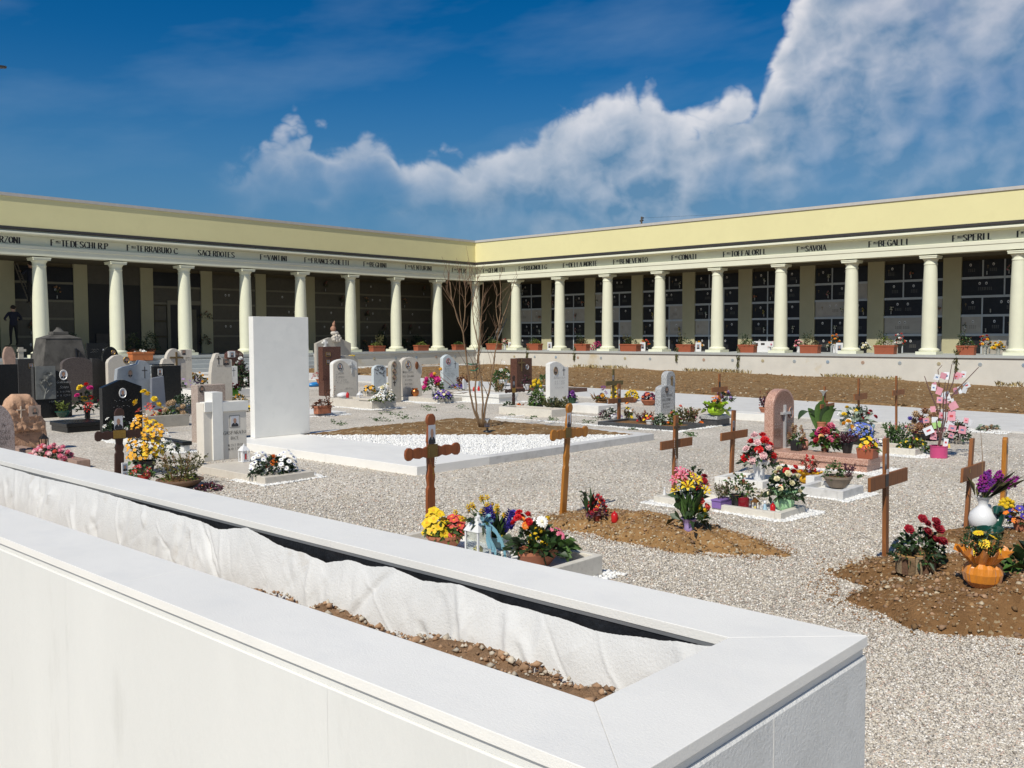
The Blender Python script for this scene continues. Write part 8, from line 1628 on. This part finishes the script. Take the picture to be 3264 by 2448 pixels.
# dry grass along the foot of the far wall
P = []; n = 2600; yy = q.uniform(4, 34, n); zb = np.interp(yy, [0, 9.7, 21.6, 38.5], [-.5, -.42, -.21, -.07]); cl = np.sin(yy*.9)+np.sin(yy*2.7)*.7; k = cl > .2
P = np.column_stack([q.uniform(38.6, 39.25, n), yy, zb+.0])[k]; A, B = leaves(P, np.column_stack([q.normal(0, .3, len(P)), q.normal(0, .3, len(P)), np.full(len(P), 1.0)]), q.uniform(.1, .34, len(P)), q.uniform(.012, .03, len(P)), q)
o = link('dry_grass', npmesh('dry_grass', A, B, mat('straw', (.42, .33, .15), rough=.8, island=.3))); o['kind'] = 'stuff'; o['label'] = 'dry grass along the foot of the far base wall'; o['category'] = 'grass'

# ================================================================ people in the shade of the left portico
def person(label, loc, rz, scale, arms):
    J = dict(pel=(0, 0, .95, .15), spn=(0, 0, 1.14, .145), chs=(0, 0, 1.36, .165), nck=(0, 0, 1.50, .06), hd0=(0, .015, 1.57, .085), hd1=(0, .02, 1.66, .105), hd2=(0, .02, 1.74, .07))
    E = [('pel', 'spn'), ('spn', 'chs'), ('chs', 'nck'), ('nck', 'hd0'), ('hd0', 'hd1'), ('hd1', 'hd2')]
    for s, n in ((-1, 'l'), (1, 'r')):
        el, wr = arms; el = (el[0]*s, el[1], el[2]); wr = (wr[0]*s, wr[1], wr[2])
        J.update({n+'sh': (.19*s, 0, 1.43, .075), n+'el': (*el, .052), n+'wr': (*wr, .034), n+'hip': (.10*s, 0, .90, .105), n+'kn': (.12*s, .02, .50, .066), n+'an': (.13*s, -.02, .09, .045), n+'to': (.14*s, .14, .035, .035)})
        E += [('chs', n+'sh'), (n+'sh', n+'el'), (n+'el', n+'wr'), ('pel', n+'hip'), (n+'hip', n+'kn'), (n+'kn', n+'an'), (n+'an', n+'to')]
        pa = Vector(wr)+(Vector(wr)-Vector(el)).normalized()*.075; J[n+'pa'] = (*pa, .034); E.append((n+'wr', n+'pa')); fd = (Vector(wr)-Vector(el)).normalized()
        for k in range(4):
            b = pa+Vector((0, 0, .03-.02*k))+fd*.03; J[n+'f%d' % k] = (*b, .0095); e = b+fd*(.045, .055, .05, .038)[k]-Vector((s*.02, 0, 0)); J[n+'g%d' % k] = (*e, .0085); E += [(n+'pa', n+'f%d' % k), (n+'f%d' % k, n+'g%d' % k)]
        th = Vector(wr)+fd*.05+Vector((-s*.03, 0, .035)); J[n+'t0'] = (*th, .011); J[n+'t1'] = (*(th+fd*.03), .009); E += [(n+'wr', n+'t0'), (n+'t0', n+'t1')]
    ks = list(J); me = bpy.data.meshes.new('body'); me.from_pydata([J[k][:3] for k in ks], [(ks.index(a), ks.index(b)) for a, b in E], [])
    tmp = bpy.data.objects.new('tmp', me); COL.objects.link(tmp); sk = tmp.modifiers.new('s', 'SKIN'); sk.use_smooth_shade = True; tmp.modifiers.new('d', 'SUBSURF').levels = 1
    for i, k in enumerate(ks): r = J[k][3]; me.skin_vertices[0].data[i].radius = (r, r*(.8 if k in ('chs', 'spn', 'pel') else 1)); me.skin_vertices[0].data[i].use_root = (k == 'pel')
    dg = bpy.context.evaluated_depsgraph_get(); bm_ = bpy.data.meshes.new_from_object(tmp.evaluated_get(dg)); bpy.data.objects.remove(tmp)
    ms = [mat('navy_cloth', (.012, .014, .028), rough=.9), mat('dark_trousers', (.012, .012, .013), rough=.9), mat('skin', (.40, .24, .17), rough=.5), mat('shoe', (.02, .018, .016), rough=.5)]
    bm_.materials.clear()
    for m in ms: bm_.materials.append(m)
    for p in bm_.polygons:
        c = p.center; w = math.dist((abs(c.x), c.y, c.z), arms[1]); p.material_index = 2 if c.z > 1.5 or w < .12 and c.z < 1.45 else 3 if c.z < .1 else 1 if c.z < .92 else 0
        p.use_smooth = True
    t = thing('person', label, 'person', loc, rz); t.scale = (scale,)*3; link('body', bm_, t)
    MB().ell((0, -.01, 1.70), (.105, .115, .10), 14, 10).build('hair', mat('dark_hair', (.02, .014, .01), rough=.8), t, smooth=60)
    mb = MB()
    for s in (-1, 1): mb.ell((s*.035, .118, 1.675), .010, 6, 4); mb.ell((s*.107, .02, 1.66), (.012, .025, .035), 6, 5)
    mb.ell((0, .128, 1.645), (.014, .02, .024), 6, 5); mb.ell((0, .112, 1.60), (.026, .012, .008), 6, 4); mb.build('face', ms[2], t)
    return t
px_, pz_ = onY(41, 972, YC+1.9)
stool = thing('step_stool', 'dark step stool under the standing person in the left portico', 'stool', (px_, YC+1.9, FL)); MB().box(-.3, .3, -.2, .2, .46, .50).build('tread', m_blkp, stool); [MB().box(a-.02, a+.02, b-.02, b+.02, 0, .46).build('leg', m_blkp, stool) for a in (-.26, .26) for b in (-.16, .16)]
person('person in dark navy jacket standing with back turned, elbows out, in the left portico', (px_, YC+1.9, FL+.50), .0, (pz_-FL-.50)/1.80, ((.36, .02, 1.18), (.24, .26, 1.14)))
px2, pz2 = onY(97, 833, YC+2.7); person('person in navy clothes up the ladder, half hidden by the leftmost column', (px2, YC+2.7, pz2-1.80), .3, 1.0, ((.30, .14, 1.24), (.2, .36, 1.36)))

# ================================================================ small things against the sky
d = ray(12, 217)*16.0; t = thing('street_lamp', 'lamp head poking in at the upper left edge of the picture', 'lamp', (float(d[0])-.9, float(d[1])+.55, 0)); zl = EYE+float(d[2])
MB().tube([(0, 0, 0), (0, 0, zl-.3), (.05, -.03, zl-.05), (.5, -.3, zl+.03)], [.06, .05, .045, .03], 10).build('pole', mat('dark_metal'), t, smooth=60)
mb = MB(); mb.add([(.45, -.36, zl-.02), (.55, -.22, zl-.02), (.94, -.54, zl+.0), (.90, -.60, zl+.0), (.45, -.36, zl+.06), (.55, -.22, zl+.06), (.955, -.55, zl+.03), (.915, -.61, zl+.03)], [(0, 1, 2, 3), (4, 7, 6, 5), (0, 4, 5, 1), (1, 5, 6, 2), (2, 6, 7, 3), (3, 7, 4, 0)]); mb.build('lamp_head', mat('dark_metal'), t)
yc, zc = onX(2045, 712, XB+2.0); t = thing('utility_pole', 'short dark pole with insulators rising behind the yellow parapet', 'pole', (XB+2.0, yc, zc-3)); MB().tube([(0, 0, 0), (0, 0, 3.38)], [.055, .05], 8).build('pole', mat('pole_wood', (.09, .07, .05), rough=.9), t); [MB().ell((0, a, b), (.05, .06, .05), 8, 6).build('insulator', m_blkp, t) for a, b in ((.07, 3.15), (-.08, 3.17), (-.1, 3.3))]
MB().tube([(0, -.1, 3.3), (.4, -6, 3.05), (.8, -14, 2.9)], .006, 4).build('wire', m_blkp, t)
